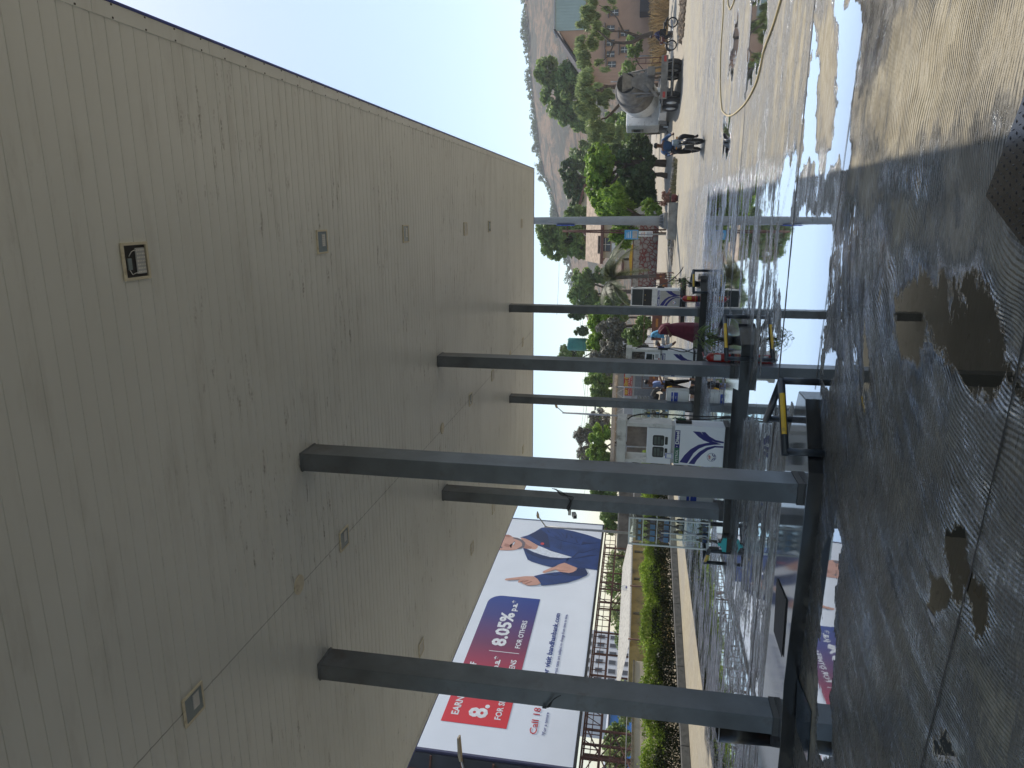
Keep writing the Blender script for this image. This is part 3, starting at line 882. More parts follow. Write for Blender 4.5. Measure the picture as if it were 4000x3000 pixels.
    for sg in (-1, 1):
        b.prism([(cx + sg * rr_ * u_, -0.0056, cz + rr_ * v_) for u_, v_ in ((0.03, -0.9), (0.12, -0.5), (0.4, -0.15), (0.88, 0.0), (0.8, -0.2), (0.45, -0.35), (0.2, -0.6))], (0, -0.0005, 0))
        b.prism([(cx + sg * rr_ * u_, -0.0056, cz + rr_ * v_) for u_, v_ in ((0.12, -0.88), (0.3, -0.6), (0.5, -0.48), (0.72, -0.42), (0.6, -0.62), (0.35, -0.8))], (0, -0.0005, 0))
    b.build('leaf_print', M['navy'], e)
    # fuel name band
    bx0, bx1 = -hw + 0.035, hw - 0.095
    mid = bx0 + 0.47 * (bx1 - bx0)
    zz0, zz1 = zl, zb - 0.004
    if kind == 'B':
        g = flat('name_band', [(bx0, zz0), (mid, zz0), (mid, zz1), (bx0, zz1)], -0.001, M['green'], t, 0.003)
        text('PETROL', M['white'], g, (bx0 + 0.03, -0.0048, zz0 + 0.022), (1, 0, 0), (0, 0, 1), mid - bx0 - 0.07, 0.05, bold=0.01, thick=0.0005)
        g = flat('name_band', [(mid + 0.001, zz0), (bx1, zz0), (bx1, zz1), (mid + 0.001, zz1)], -0.001, M['navy'], t, 0.003)
        text('\u00b7 Diesel', M['white'], g, (mid + 0.015, -0.0048, zz0 + 0.018), (1, 0, 0), (0, 0, 1), bx1 - mid - 0.03, 0.065, bold=0.035, thick=0.0005)
    else:
        g = flat('name_band', [(bx0, zz0), (bx1, zz0), (bx1, zz1), (bx0, zz1)], -0.001, M['navy'], t, 0.003)
        text('Diesel' if kind == 'D' else 'Diesel \u00b7 Diesel', M['white'], g, ((bx1 - 0.30) if kind == 'D' else bx0 + 0.03, -0.0048, zz0 + 0.02), (1, 0, 0), (0, 0, 1), 0.27 if kind == 'D' else bx1 - bx0 - 0.06, 0.062, bold=0.03, thick=0.0005)
    return t
tB = pump((-4.42, 13.22, 0.152), 0.80, 0.055, 'large white pump with green PETROL and navy Diesel bands and two displays', 'B')
nozzle(tB, 0.40, 0.2, 0.82, 1, mat('green_nozzle', (0.01, 0.09, 0.04), 0.4))
nozzle(tB, -0.40, 0.2, 0.82, -1, mat('green_nozzle', (0.01, 0.09, 0.04), 0.4))
hose(tB, [(0.42, 0.2, 1.90), (0.50, 0.17, 1.80), (0.56, 0.15, 1.55), (0.575, 0.12, 1.0), (0.58, 0.08, 0.45), (0.62, 0.0, 0.02), (0.60, 0.02, -0.02), (0.55, 0.12, 0.12), (0.50, 0.18, 0.42), (0.48, 0.2, 0.72)])
hose(tB, [(-0.42, 0.2, 1.90), (-0.49, 0.17, 1.6), (-0.52, 0.12, 0.7), (-0.53, 0.1, 0.2), (-0.52, 0.14, 0.1), (-0.48, 0.2, 0.7)])
tD = pump((-4.62, 21.72, 0.172), 0.84, 0.03, 'white pump with a single Diesel band, partly behind the middle right column', 'D')
nozzle(tD, 0.42, 0.12, 0.95, 1, M['blue'])
hose(tD, [(0.44, 0.1, 1.78), (0.50, 0.02, 1.6), (0.52, -0.10, 1.2), (0.50, -0.14, 0.75), (0.42, -0.12, 0.35), (0.50, -0.1, 0.1), (0.70, -0.2, -0.14), (0.52, -0.3, -0.2), (0.40, -0.2, 0.0), (0.50, 0.0, 0.45), (0.48, 0.1, 0.85)])
tC = pump((-3.57, 30.25, 0.162), 0.78, 0.045, 'far white pump with dark glass top and grimy swoosh panel beyond the canopy', 'C')
nozzle(tC, 0.39, 0.2, 0.85, 1, M['black'])
nozzle(tC, -0.39, 0.2, 0.85, -1, M['black'])
hose(tC, [(0.40, 0.1, 2.0), (0.46, 0.0, 1.5), (0.55, -0.1, 0.95), (0.72, -0.3, 0.5), (1.1, -0.5, 0.15), (1.35, -0.6, 0.02), (1.1, -0.4, 0.12), (0.7, -0.2, 0.55), (0.5, 0.1, 0.85)])

# ------------------------------------------------------------------ white boxes with blue stripes
def stripe_box(loc, label, legs=True):
    t = thing('equipment_box', label, 'equipment box', loc, 0, 'white equipment boxes with blue stripes')
    b = MB(); b.span((-0.235, 0, 0.12), (0.235, 0.32, 0.79), bev=0.01); b.build('body', M['offwhite'], t)
    b = MB(); b.span((-0.21, -0.004, 0.15), (0.21, -0.0005, 0.77)); b.build('door', M['white'], t)
    for x0, x1, in ((0.49, 0.545), (0.55, 0.60)):
        pass
    for z0, z1 in ((0.60, 0.655), (0.455, 0.575)):
        q = flat('blue_stripe', [(-0.17, z0), (0.17, z0), (0.17, z1), (-0.17, z1)], -0.0045, M['blue'], t)
        b = MB(); b.span((-0.03, -0.0075, (z0 + z1) / 2 - 0.006), (0.05, -0.0062, (z0 + z1) / 2 + 0.006)); b.build('lettering', M['white'], q)
    for sx in (-1, 1):
        b = MB(); b.span((sx * 0.21 - 0.02, 0.02, 0), (sx * 0.21 + 0.02, 0.30, 0.12)); b.build('foot', M['black'], t)
    return t
stripe_box((-5.56, 21.2, 0.172), 'white box with blue stripes beside the child in yellow')
stripe_box((-5.66, 13.75, 0.152), 'white box with blue stripes tucked behind the middle left column')

# ------------------------------------------------------------------ bottle cabinets
M['alu'] = mat('cabinet_aluminium', (0.70, 0.74, 0.73), 0.35, metal=0.2, var=0.05)
pg = bpy.data.materials.new('cabinet_glass'); pg.use_nodes = True
nn_ = pg.node_tree.nodes; ll_ = pg.node_tree.links
nn_.clear()
o_ = nn_.new('ShaderNodeOutputMaterial'); tr_ = nn_.new('ShaderNodeBsdfTransparent'); gl_ = nn_.new('ShaderNodeBsdfGlossy'); mx_ = nn_.new('ShaderNodeMixShader'); fr_ = nn_.new('ShaderNodeFresnel')
tr_.inputs[0].default_value = (0.93, 0.97, 0.965, 1); gl_.inputs['Roughness'].default_value = 0.02; fr_.inputs[0].default_value = 1.5
ll_.new(fr_.outputs[0], mx_.inputs[0]); ll_.new(tr_.outputs[0], mx_.inputs[1]); ll_.new(gl_.outputs[0], mx_.inputs[2]); ll_.new(mx_.outputs[0], o_.inputs[0])
M['glass'] = pg
def cabinet(loc, label):
    t = thing('display_cabinet', label, 'display cabinet', loc, 0, 'glass display cabinets')
    W2, D, Z0, Z1 = 0.30, 0.34, 0.20, 1.80
    fr = 0.028
    b = MB()
    for sx in (-1, 1):
        for y in (0, D): b.box((sx * (W2 - fr / 2), y, (Z0 + Z1) / 2), (fr, fr, Z1 - Z0))
    for z in (Z0 + fr / 2, Z1 - fr / 2):
        for y in (0, D): b.box((0, y, z), (2 * W2 - 2 * fr - 0.002, fr, fr))
        for sx in (-1, 1): b.box((sx * (W2 - fr / 2), D / 2, z), (fr, D - fr - 0.002, fr))
    b.box((0, 0, (Z0 + Z1) / 2 - 0.3), (0.014, 0.018, 0.9))
    b.build('frame', M['alu'], t)
    for z in (1.52, 1.24, 0.97, 0.70):
        b = MB(); b.span((-W2 + fr, 0.0, z - 0.012), (W2 - fr, D - 0.012, z)); b.build('shelf', M['alu'], t)
    b = MB(); b.span((-W2 + fr, 0.010, Z0 + fr), (W2 - fr, 0.013, Z1 - fr)); b.build('glass_pane', M['glass'], t)
    b = MB(); b.span((-W2 + fr, D - 0.006, Z0 + fr), (W2 - fr, D - 0.003, Z1 - fr)); b.build('glass_pane', M['glass'], t)
    b = MB(); b.span((-W2 + fr, 0.0, Z0 + 0.001), (W2 - fr, D, Z0 + 0.012)); b.build('shelf', M['alu'], t)
    for sx in (-1, 1):
        for y in (0.02, D - 0.02):
            b = MB(); b.box((sx * (W2 - 0.05), y, Z0 / 2), (0.04, 0.04, Z0)); b.build('leg', M['black'], t)
    return t
CABX, CABY = -6.32, 13.28
cabinet((CABX, CABY, 0.152), 'tall glass display cabinet of oil bottles left of the middle left column')
cabinet((-6.28, 21.35, 0.172), 'far glass display cabinet seen just right of the far left column')
def bottle(loc, cb, cl, label, h=0.22, w=0.10):
    t = thing('oil_bottle', label, 'oil bottle', loc, 0, 'oil bottles in the glass cabinets')
    b = MB(); b.lathe([(0.001, 0), (w / 2, 0.002), (w / 2, h * 0.55), (w / 2 * 0.85, h * 0.68), (w * 0.18, h * 0.82), (w * 0.17, h * 0.88)], n=12)
    for i, v in enumerate(b.v): b.v[i] = (v[0], v[1] * 0.65, v[2])
    b.build('body', cb, t)
    b = MB(); b.lathe([(w * 0.2, h * 0.885), (w * 0.2, h)], n=10); b.build('cap', M['black'], t)
    b = MB(); b.span((-w * 0.40, -w * 0.335, h * 0.10), (w * 0.40, -w * 0.328, h * 0.50)); b.build('label_print', cl, t)
dk = mat('bottle_dark', (0.02, 0.026, 0.035), 0.3); db = mat('bottle_blue', (0.02, 0.05, 0.16), 0.3); lb = mat('label_blue', (0.06, 0.30, 0.65), 0.4)
am = mat('bottle_olive', (0.10, 0.075, 0.02), 0.3); gn = mat('bottle_green', (0.05, 0.075, 0.05), 0.35); bk = mat('bottle_black', (0.01, 0.01, 0.011), 0.3)
wl = mat('label_white', (0.5, 0.5, 0.47), 0.5); yl = mat('label_yellow', (0.55, 0.45, 0.08), 0.5)
cz = 0.152
ordn = ('leftmost', 'second from left', 'third from left', 'rightmost')
for i in range(4):
    bottle((CABX - 0.20 + i * 0.135, CABY + 0.14, cz + 1.241), (gn, gn, dk, dk)[i], (lb, lb, lb, db)[i], '%s bottle on the second shelf of the near cabinet' % ordn[i], 0.25, 0.13)
    bottle((CABX - 0.20 + i * 0.135, CABY + 0.14, cz + 0.971), (db, db, dk, dk)[i], lb, '%s blue labelled bottle on the third shelf of the near cabinet' % ordn[i], 0.24, 0.13)
    bottle((CABX - 0.17 + i * 0.125, CABY + 0.16, cz + 0.213), am, db, '%s olive bottle on the bottom shelf of the near cabinet' % ordn[i], 0.22, 0.10)
for i in range(3):
    bottle((CABX - 0.03 + i * 0.125, CABY + 0.14, cz + 0.701), bk, (yl, wl, wl)[i], '%s black bottle on the fourth shelf of the near cabinet' % ('left', 'middle', 'right')[i], 0.19, 0.11)
for i in range(4):
    t = thing('carton', '%s small dark carton on the top shelf of the near cabinet' % ordn[i], 'carton', (CABX - 0.20 + i * 0.135, CABY + 0.15, cz + 1.521), 0, 'cartons on the top shelf')
    b = MB(); b.span((-0.055, -0.05, 0), (0.055, 0.05, 0.13)); b.build('box', dk, t)
    b = MB(); b.span((-0.04, -0.0525, 0.03), (0.04, -0.0505, 0.085)); b.build('label_print', lb, t)
for i in range(3):
    for k, z in enumerate((1.241, 0.971, 0.701)):
        bottle((-6.28 + 0.02 + i * 0.10, 21.5, 0.172 + z), (wl, gn, dk)[(i + k) % 3], (lb, wl, yl)[(i * 2 + k) % 3], '%s bottle on the %s shelf of the far cabinet' % (('left', 'middle', 'right')[i], ('second', 'third', 'fourth')[k]), 0.2, 0.085)

# ------------------------------------------------------------------ squeegee, bin, extinguishers, plants
t = thing('floor_squeegee', 'teal floor squeegee with a long grey handle leaning on the glass cabinet', 'squeegee', (-6.28, 12.86, 0.02))
hp = yp(2612, 2050, 13.22) - Vector((-6.28, 12.86, 0.02))
b = MB(); b.prism([(-0.14, 0, 0.06), (0.14, 0, 0.06), (0.14, 0, 0.125), (0.03, 0, 0.16), (0.03, 0, 0.21), (-0.03, 0, 0.21), (-0.03, 0, 0.16), (-0.14, 0, 0.125)], (0, 0.03, 0)); b.span((-0.14, -0.02, 0.055), (0.14, 0.05, 0.065)); b.build('head', M['teal'], t)
b = MB(); b.span((-0.145, 0.0, -0.018), (0.145, 0.012, 0.056)); b.build('blade', mat('brown_rubber', (0.07, 0.045, 0.03), 0.7), t)
b = MB(); b.tube([(0, 0.015, 0.17), hp], 0.0115, 10); b.build('handle', M['steel'], t)

t = thing('trash_bin', 'battered black metal bin standing behind the near left column', 'bin', (-6.28, 7.78, 0.152))
b = MB(); b.lathe([(0.15, 0), (0.165, 0.30), (0.17, 0.60), (0.16, 0.60), (0.145, 0.02)], n=28)
rr0 = random.Random(5)
for i, v in enumerate(b.v):
    k = 1 + rr0.uniform(-0.03, 0.03); b.v[i] = (v[0] * k, v[1] * k, v[2])
b.build('body', mat('bin_metal', (0.02, 0.018, 0.016), 0.3, metal=0.4, var=0.4, bump=0.4, bscale=9, dirt=0.3, dirtcol=(0.07, 0.02, 0.012)), t)
b = MB(); b.tube([(0.168 * math.cos(a), 0.168 * math.sin(a), 0.60) for a in [2 * PI * i / 28 for i in range(29)]], 0.009, 6, cap=False); b.build('rim', M['steel'], t)

def extinguisher(loc, h, r, label, tape):
    t = thing('fire_extinguisher', label, 'fire extinguisher', loc, 0.4, 'red fire extinguishers on the islands')
    b = MB(); b.lathe([(r * 0.9, 0), (r, 0.02), (r, h * 0.78), (r * 0.86, h * 0.86), (r * 0.45, h * 0.92), (r * 0.3, h * 0.94)], n=24); b.build('cylinder', M['red'], t)
    b = MB(); b.lathe([(r * 1.02, 0.0), (r * 1.02, 0.035)], n=24); b.build('skirt', M['black'], t)
    b = MB(); b.lathe([(r * 0.3, h * 0.93), (r * 0.3, h * 1.02), (r * 0.15, h * 1.05)], n=12); b.build('valve', M['steel'], t)
    b = MB(); b.box((r * 0.5, 0, h * 1.05), (r * 1.3, 0.025, 0.015), ry=-0.3); b.build('lever', M['red'], t)
    b = MB(); b.tube([(0, 0, h), (-r * 0.9, 0, h * 0.98), (-r * 1.25, 0, h * 0.8), (-r * 1.2, -0.01, h * 0.4), (-r * 1.15, 0, h * 0.1)], 0.008, 8); b.build('hose', M['rubber'], t)
    vs = []; fs = []
    for i in range(9):
        a = rad(-130 + 70 * i / 8); vs += [((r + .002) * math.cos(a), (r + .002) * math.sin(a), h * 0.42), ((r + .002) * math.cos(a), (r + .002) * math.sin(a), h * 0.68)]
    for i in range(8): fs.append((2 * i, 2 * i + 2, 2 * i + 3, 2 * i + 1))
    b = MB(); b.add(vs, fs, 0, True); b.build('label_print', M['white'] if not tape else M['yellow'], t)
    b = MB(); b.lathe([(r * 1.025, h * 0.18), (r * 1.025, h * 0.205)], n=24); b.build('strap', M['yellow'], t)
extinguisher((-2.72, 13.48, 0.152), 0.50, 0.095, 'red extinguisher with white label in front of the middle right column', False)
extinguisher((-2.55, 21.45, 0.172), 0.50, 0.09, 'red extinguisher with yellow sticker beside the far right column', True)

M['frond'] = leafmat('houseplant_leaf', (0.10, 0.17, 0.04, 1)[:3], (0.22, 0.30, 0.07, 1)[:3])
def potted(loc, n, ln, label, pot_h, seed, lean=0.0):
    t = thing('potted_plant', label, 'potted plant', loc, 0, 'potted plants on the islands')
    rr = random.Random(seed)
    b = MB(); b.lathe([(0.08, 0), (0.11, pot_h), (0.095, pot_h), (0.09, pot_h - 0.02), (0.0, pot_h - 0.02)], n=16); b.build('pot', M['black'], t)
    b = MB(); ends = []
    for k in range(5):
        a = rr.uniform(0, 6.28); e = Vector((math.cos(a) * 0.12, math.sin(a) * 0.12, pot_h + ln * rr.uniform(0.35, 0.75)))
        b.tube([(0, 0, pot_h - 0.03), e * 0.5 + Vector((0, 0, pot_h * 0.5)), e], [0.012, 0.009, 0.006], 6); ends.append(e)
    b.build('stem', mat('plant_stem', (0.06, 0.05, 0.03), 0.8), t)
    b = MB()
    for k in range(n):
        e = rr.choice(ends) + Vector((rr.gauss(0, 0.02), rr.gauss(0, 0.02), rr.gauss(0, 0.05)))
        a = rr.uniform(0, 6.28); l = ln * rr.uniform(0.28, 0.5); up = rr.uniform(0.1, 0.9)
        d = Vector((math.cos(a), math.sin(a), 0)); s = Vector((-d.y, d.x, 0)) * 0.011
        p = [e, e + d * l * 0.35 + Vector((0, 0, l * 0.3 * up)), e + d * l * 0.7 + Vector((0, 0, l * (0.25 * up - 0.1))), e + d * l + Vector((0, 0, -l * 0.45 + 0.3 * l * up))]
        b.add([p[0] - s * .4, p[0] + s * .4, p[1] + s, p[1] - s, p[2] + s * .9, p[2] - s * .9, p[3]], [(0, 1, 2, 3), (3, 2, 4, 5), (5, 4, 6)])
    b.build('leaves', M['frond'], t)
potted((-2.35, 13.35, 0.152), 120, 0.62, 'leafy potted plant with drooping blades behind the middle guard rail', 0.16, 4)
potted((-2.15, 21.9, 0.172), 70, 0.5, 'sparse potted palm behind the far guard rail', 0.18, 8)
potted((-2.9, 31.0, 0.162), 60, 0.45, 'small spiky plant at the right foot of the far pump', 0.1, 12)

# ------------------------------------------------------------------ plates on the ground
t = thing('checker_plate', 'dark diamond pattern steel plate at the near right corner of the ground', 'steel plate', (0.08, 4.54, 0.0), 0)
d1 = Vector((-0.24, -0.46, 0)).normalized(); d2 = Vector((0.50, -0.25, 0)).normalized()
b = MB(); b.prism([Vector((0, 0, 0.004)), d2 * 1.2 + Vector((0, 0, 0.004)), d2 * 1.2 + d1 * 0.9 + Vector((0, 0, 0.004)), d1 * 0.9 + Vector((0, 0, 0.004))], (0, 0, 0.014)); 
for i in range(26):
    for j in range(20):
        p = d2 * (0.03 + i * 0.045) + d1 * (0.03 + j * 0.045) + Vector((0, 0, 0.019)); an = math.atan2(d2.y, d2.x) + (0.8 if (i + j) % 2 else -0.8)
        q = Vector((math.cos(an), math.sin(an), 0)); s = Vector((-q.y, q.x, 0)) * 0.0035
        b.add([p - q * 0.013, p + s, p + q * 0.013, p - s, p + Vector((0, 0, 0.0045))], [(0, 1, 4), (1, 2, 4), (2, 3, 4), (3, 0, 4)])
b.build('plate', mat('wet_checker_steel', (0.05, 0.046, 0.042), 0.12, metal=0.5, var=0.3), t)
t = thing('steel_plate', 'square blue grey steel plate with water drops beside the near left column', 'steel plate', (-5.35, 6.92, 0.0))
c0 = Vector((-5.35, 6.92, 0))
b = MB(); b.prism([Vector((x, y, 0.004)) - c0 for x, y in ((-5.10, 7.29 - 0.03), (-5.62, 7.11), (-5.59, 6.56), (-5.04, 6.65))], (0, 0, 0.012))
rr0 = random.Random(2)
for k in range(90):
    x, y = rr0.uniform(-5.5, -5.12), rr0.uniform(6.7, 7.1); q = rr0.uniform(0.003, 0.008)
    b.lathe([(q, 0.0155), (q * 0.7, 0.0175), (0.0, 0.0182)], (x - c0.x, y - c0.y, 0), n=6)
b.build('plate', mat('wet_blue_steel', (0.06, 0.075, 0.09), 0.16, metal=0.5, var=0.3), t)
t = thing('dark_slab', 'long thin dark slab lying on top of the nearest island', 'cover plate', (-5.0, 8.0, 0.152))
P = [gp(2600 + x / 2.074, 2200 + y / 2.074, 0.156) - Vector((-5.0, 8.0, 0.152)) for x, y in ((905, 120), (880, 550), (945, 760), (980, 300))]
b = MB(); b.prism(P, (0, 0, 0.008)); b.build('plate', mat('rough_dark_slab', (0.02, 0.018, 0.016), 0.6, var=0.4, bump=0.5), t)  # thin dark four-cornered slab resting on the island top

# ------------------------------------------------------------------ beige water hose on the ground
pix = [(2826, 0), (2824, 60), (2815, 200), (2813, 330), (2818, 420), (2826, 440), (2842, 452), (2862, 448), (2890, 425), (2918, 392), (2950, 330), (2968, 270), (2980, 210), (2996, 160), (3022, 90), (3052, -10), (3070, -80)]
P = [gp(x, y, 0.02) for x, y in pix]; q = []
for i in range(len(P) - 1):
    p0, p1, p2, p3 = P[max(i - 1, 0)], P[i], P[i + 1], P[min(i + 2, len(P) - 1)]
    for k in range(8):
        tt = k / 8; q.append(0.5 * ((2 * p1) + (p2 - p0) * tt + (2 * p0 - 5 * p1 + 4 * p2 - p3) * tt * tt + (3 * p1 - p0 - 3 * p2 + p3) * tt ** 3))
t = thing('water_hose', 'long beige water hose looping over the wet concrete', 'water hose', (2.6, 17, 0.0))
b = MB(); b.tube([p - Vector((2.6, 17, 0)) for p in q], 0.0165, 10); b.build('hose', mat('beige_hose', (0.50, 0.40, 0.20), 0.5, var=0.06), t)
P = [gp(x, y, 0.02) for x, y in [(2836, -40), (2842, 0), (2844, 22), (2850, 38), (2856, 30), (2864, 12), (2880, -40)]]
c0 = Vector((P[3].x, P[3].y, 0))
t = thing('water_hose', 'short loop of beige hose at the right edge inside the longer hose', 'water hose', c0)
b = MB(); b.tube([p - c0 for p in P], 0.0165, 10); b.build('hose', MATS['beige_hose'], t)

# ------------------------------------------------------------------ cameras and cables on the columns
def cctv(loc, side, label):
    t = thing('security_camera', label, 'security camera', loc, 0, 'security cameras on the columns')
    b = MB(); b.lathe([(0.05, 0), (0.05, 0.03)], (0, 0, 0), axis='X', n=18); b.build('mount', M['offwhite'], t)
    b = MB(); b.box((-0.07, -0.02, -0.02), (0.12, 0.05, 0.06), bev=0.01); b.build('bracket', M['offwhite'], t)
    b = MB(); b.box((-0.12, -0.04, -0.12), (0.09, 0.16, 0.08), rx=0.3, bev=0.012); b.build('housing', M['white'], t)
    b = MB(); b.lathe([(0.03, 0), (0.03, 0.01)], (-0.12, -0.12, -0.145), M=Matrix(((1, 0, 0), (0, 0, -1), (0, 1, 0))), n=12); b.build('lens', M['black'], t)
pc = yp(2222, 1965, 13.2)
cctv((-5.90, 13.2, pc.z), -1, 'white security camera on the middle left column with tangled black cables')
pc5 = yp(2323, 1576, 21.0)
cctv((-5.90, 21.05, pc5.z), -1, 'white security camera high on the far left column')
t = thing('cable_bundle', 'tangle of black cables hanging beside the middle left column', 'cables', (-5.68, 13.10, pc.z))
for k in range(5):
    hose(t, [(0.23, 0.02, 0.34 - 0.02 * k), (0.20 - 0.02 * k, -0.04, 0.14), (0.10, -0.05, 0.02 - 0.03 * k), (-0.04 - 0.02 * k, -0.05, -0.06 + 0.02 * k), (-0.22, -0.03, 0.0)], 'cable', 0.006)
p1 = yp(2163, 2650, 7.26)
t = thing('cable_bundle', 'frayed dark cable ends tied to the near left column', 'cables', (-5.79, 7.27, p1.z))
for k in range(4):
    hose(t, [(-0.09, -0.01, 0.09), (-0.04, -0.05, 0.04 + 0.01 * k), (0.06, -0.05, 0.0), (0.11 + 0.01 * k, -0.05, -0.05 - 0.015 * k)], 'cable', 0.004)
b = MB(); b.box((-0.09, -0.008, 0.11), (0.03, 0.014, 0.05)); b.build('socket', M['black'], t)

# ------------------------------------------------------------------ billboard
BX = -19.75
def bb(x, y, off=0.0, o=(0, 0, 0)):
    p = xp(x, y, BX); return Vector((BX + off - o[0], p.y - o[1], p.z - o[2]))
M['poster'] = mat('poster_white', (0.80, 0.83, 0.87), 0.45, var=0.03, scale=0.6)
gm2 = bpy.data.materials.new('poster_gradient'); gm2.use_nodes = True
N = gm2.node_tree.nodes; L = gm2.node_tree.links
tcn = nd('ShaderNodeTexCoord').outputs['Object']
sp = nd('ShaderNodeSeparateXYZ'); L.new(tcn, sp.inputs[0])
rp = nd('ShaderNodeValToRGB'); L.new(mr(sp.outputs[1], 1.5, 11.2, smooth=False), rp.inputs[0])
rp.color_ramp.elements[0].color = (0.72, 0.02, 0.025, 1); rp.color_ramp.elements[0].position = 0.0
rp.color_ramp.elements[1].color = (0.012, 0.045, 0.26, 1); rp.color_ramp.elements[1].position = 1.0
e_ = rp.color_ramp.elements.new(0.22); e_.color = (0.62, 0.02, 0.03, 1)
e_ = rp.color_ramp.elements.new(0.55); e_.color = (0.18, 0.03, 0.085, 1)
e_ = rp.color_ramp.elements.new(0.80); e_.color = (0.05, 0.04, 0.19, 1)
L.new(rp.outputs[0], N['Principled BSDF'].inputs['Base Color']); N['Principled BSDF'].inputs['Roughness'].default_value = 0.4
BO = (BX, 21.37, 0.0)
bo = thing('billboard', 'huge white poster billboard with a pointing man in a blue suit', 'billboard', BO)
b = MB(); b.span((-0.12, 0.0, 3.60), (0.0, 20.6, 13.4)); b.build('board', M['poster'], bo)
b = MB(); b.span((-0.30, -0.10, 3.50), (0.03, -0.002, 13.5)); b.build('edge_frame', mat('purple_grey_edge', (0.06, 0.06, 0.12), 0.5), bo)
b = MB(); b.span((-0.30, 20.602, 3.5), (0.03, 20.66, 13.5)); b.build('edge_frame', MATS['purple_grey_edge'], bo)
b = MB(); b.span((-0.30, 0.0, 3.50), (0.05, 20.6, 3.597)); b.build('edge_frame', M['black'], bo)
b = MB(); b.span((-0.30, 0.0, 13.402), (0.05, 20.6, 13.5)); b.build('edge_frame', M['black'], bo)
def art(name, pts, layer, m, zoom=(1940, 2030, 5.027)):
    P = [bb(zoom[0] + x / zoom[2], zoom[1] + y / zoom[2], 0.004 + 0.006 * layer, BO) for x, y in pts]
    b = MB(); b.prism(P, (0.004, 0, 0)); return b.build(name, m, bo)
P = [(1.53, 6.36), (11.10, 6.36), (11.10, 8.3)] + [(10.35 + 0.75 * math.cos(a), 8.3 + 0.72 * math.sin(a)) for a in [rad(10 + 8 * i) for i in range(11)]] + [(1.53, 9.03)]
b = MB(); b.prism([(0.004, p[0], p[1]) for p in P], (0.006, 0, 0)); b.build('rate_panel', gm2, bo)
suit = mat('print_suit', (0.014, 0.042, 0.165), 0.5, var=0.25, scale=1.2)
suitd = mat('print_suit_dark', (0.008, 0.02, 0.085), 0.5)
pskin = mat('print_skin', (0.62, 0.33, 0.24), 0.5, var=0.08, scale=2)
pskd = mat('print_skin_dark', (0.42, 0.19, 0.13), 0.5)
pbeard = mat('print_beard', (0.16, 0.13, 0.14), 0.5)
pwhite = mat('print_white', (0.72, 0.75, 0.80), 0.5)
man = art('printed_man', [(170, 296), (240, 320), (330, 345), (420, 362), (500, 400), (555, 450), (568, 500), (545, 540), (480, 566), (400, 584), (330, 600), (200, 606), (50, 600), (-60, 600), (-200, 540), (-240, 440), (-200, 340), (-60, 290), (60, 276)], 1, pskin)
art('printed_neck', [(470, 356), (600, 385), (700, 450), (815, 515), (800, 562), (760, 592), (640, 580), (520, 566), (556, 500)], 1.6, pskin)
art('printed_neck_shade', [(560, 470), (640, 520), (700, 545), (660, 575), (520, 566), (556, 520)], 2.2, pskd)
art('printed_beard', [(330, 350), (420, 365), (510, 402), (562, 458), (569, 510), (532, 550), (460, 572), (400, 584), (445, 552), (498, 520), (502, 470), (462, 424), (390, 392), (330, 372)], 2, pbeard)
art('printed_moustache', [(250, 518), (330, 488), (362, 436), (342, 430), (308, 470), (256, 502), (282, 560), (302, 560)], 2, pbeard)
art('printed_mouth', [(318, 512), (348, 480), (358, 450), (338, 450), (318, 482)], 2.6, pwhite)
art('printed_nose', [(160, 470), (240, 490), (262, 510), (244, 534), (215, 538), (150, 520)], 2, pskd)
art('printed_ear', [(160, 300), (240, 300), (300, 330), (250, 350), (180, 336)], 2, pskd)
art('printed_eye', [(60, 520), (110, 540), (112, 560), (84, 566), (58, 548)], 2, pbeard)
art('printed_hair', [(-200, 340), (-60, 290), (60, 276), (110, 300), (40, 330), (-60, 380), (-120, 470), (-90, 560), (-40, 604), (-200, 540), (-260, 440)], 2, pbeard)
art('printed_shirt', [(815, 512), (930, 556), (1060, 616), (1300, 686), (1490, 742), (1320, 764), (1100, 750), (900, 706), (720, 645), (600, 575), (760, 590), (800, 560)], 2, pwhite)
art('printed_jacket', [(460, 355), (620, 310), (750, 245), (880, 165), (1000, 150), (1200, 172), (1500, 230), (1800, 310), (2050, 395), (2035, 560), (2005, 760), (1975, 990), (1760, 965), (1590, 952), (1450, 915), (1335, 855), (1400, 762), (1484, 742), (1300, 688), (1060, 618), (930, 558), (815, 513), (700, 448), (600, 383), (500, 358)], 3, suit)
art('printed_jacket', [(520, 560), (620, 590), (720, 642), (900, 702), (1050, 742), (1250, 760), (1440, 760), (1340, 852), (1200, 892), (1120, 946), (1060, 932), (900, 892), (700, 832), (610, 792), (560, 680)], 3, suit)
art('printed_lapel', [(540, 575), (640, 620), (900, 716), (1100, 752), (1400, 772), (1200, 800), (900, 775), (690, 700), (600, 660)], 3.6, suitd)
art('printed_lapel', [(560, 372), (780, 370), (800, 410), (1250, 600), (1480, 735), (1300, 684), (930, 552), (700, 440)], 3.6, mat('print_suit_mid', (0.018, 0.052, 0.19), 0.5))
art('printed_forearm', [(730, 1115), (870, 1080), (1100, 1045), (1240, 1030), (1420, 1060), (1560, 1010), (1590, 955), (1740, 965), (1790, 1060), (1770, 1100), (1620, 1170), (1400, 1240), (1150, 1275), (880, 1302), (860, 1250), (800, 1170)], 3.2, suit)
art('printed_forearm_shade', [(1240, 1032), (1430, 1062), (1570, 1008), (1590, 960), (1735, 968), (1786, 1060), (1700, 1110), (1450, 1110), (1300, 1080)], 3.8, suitd)
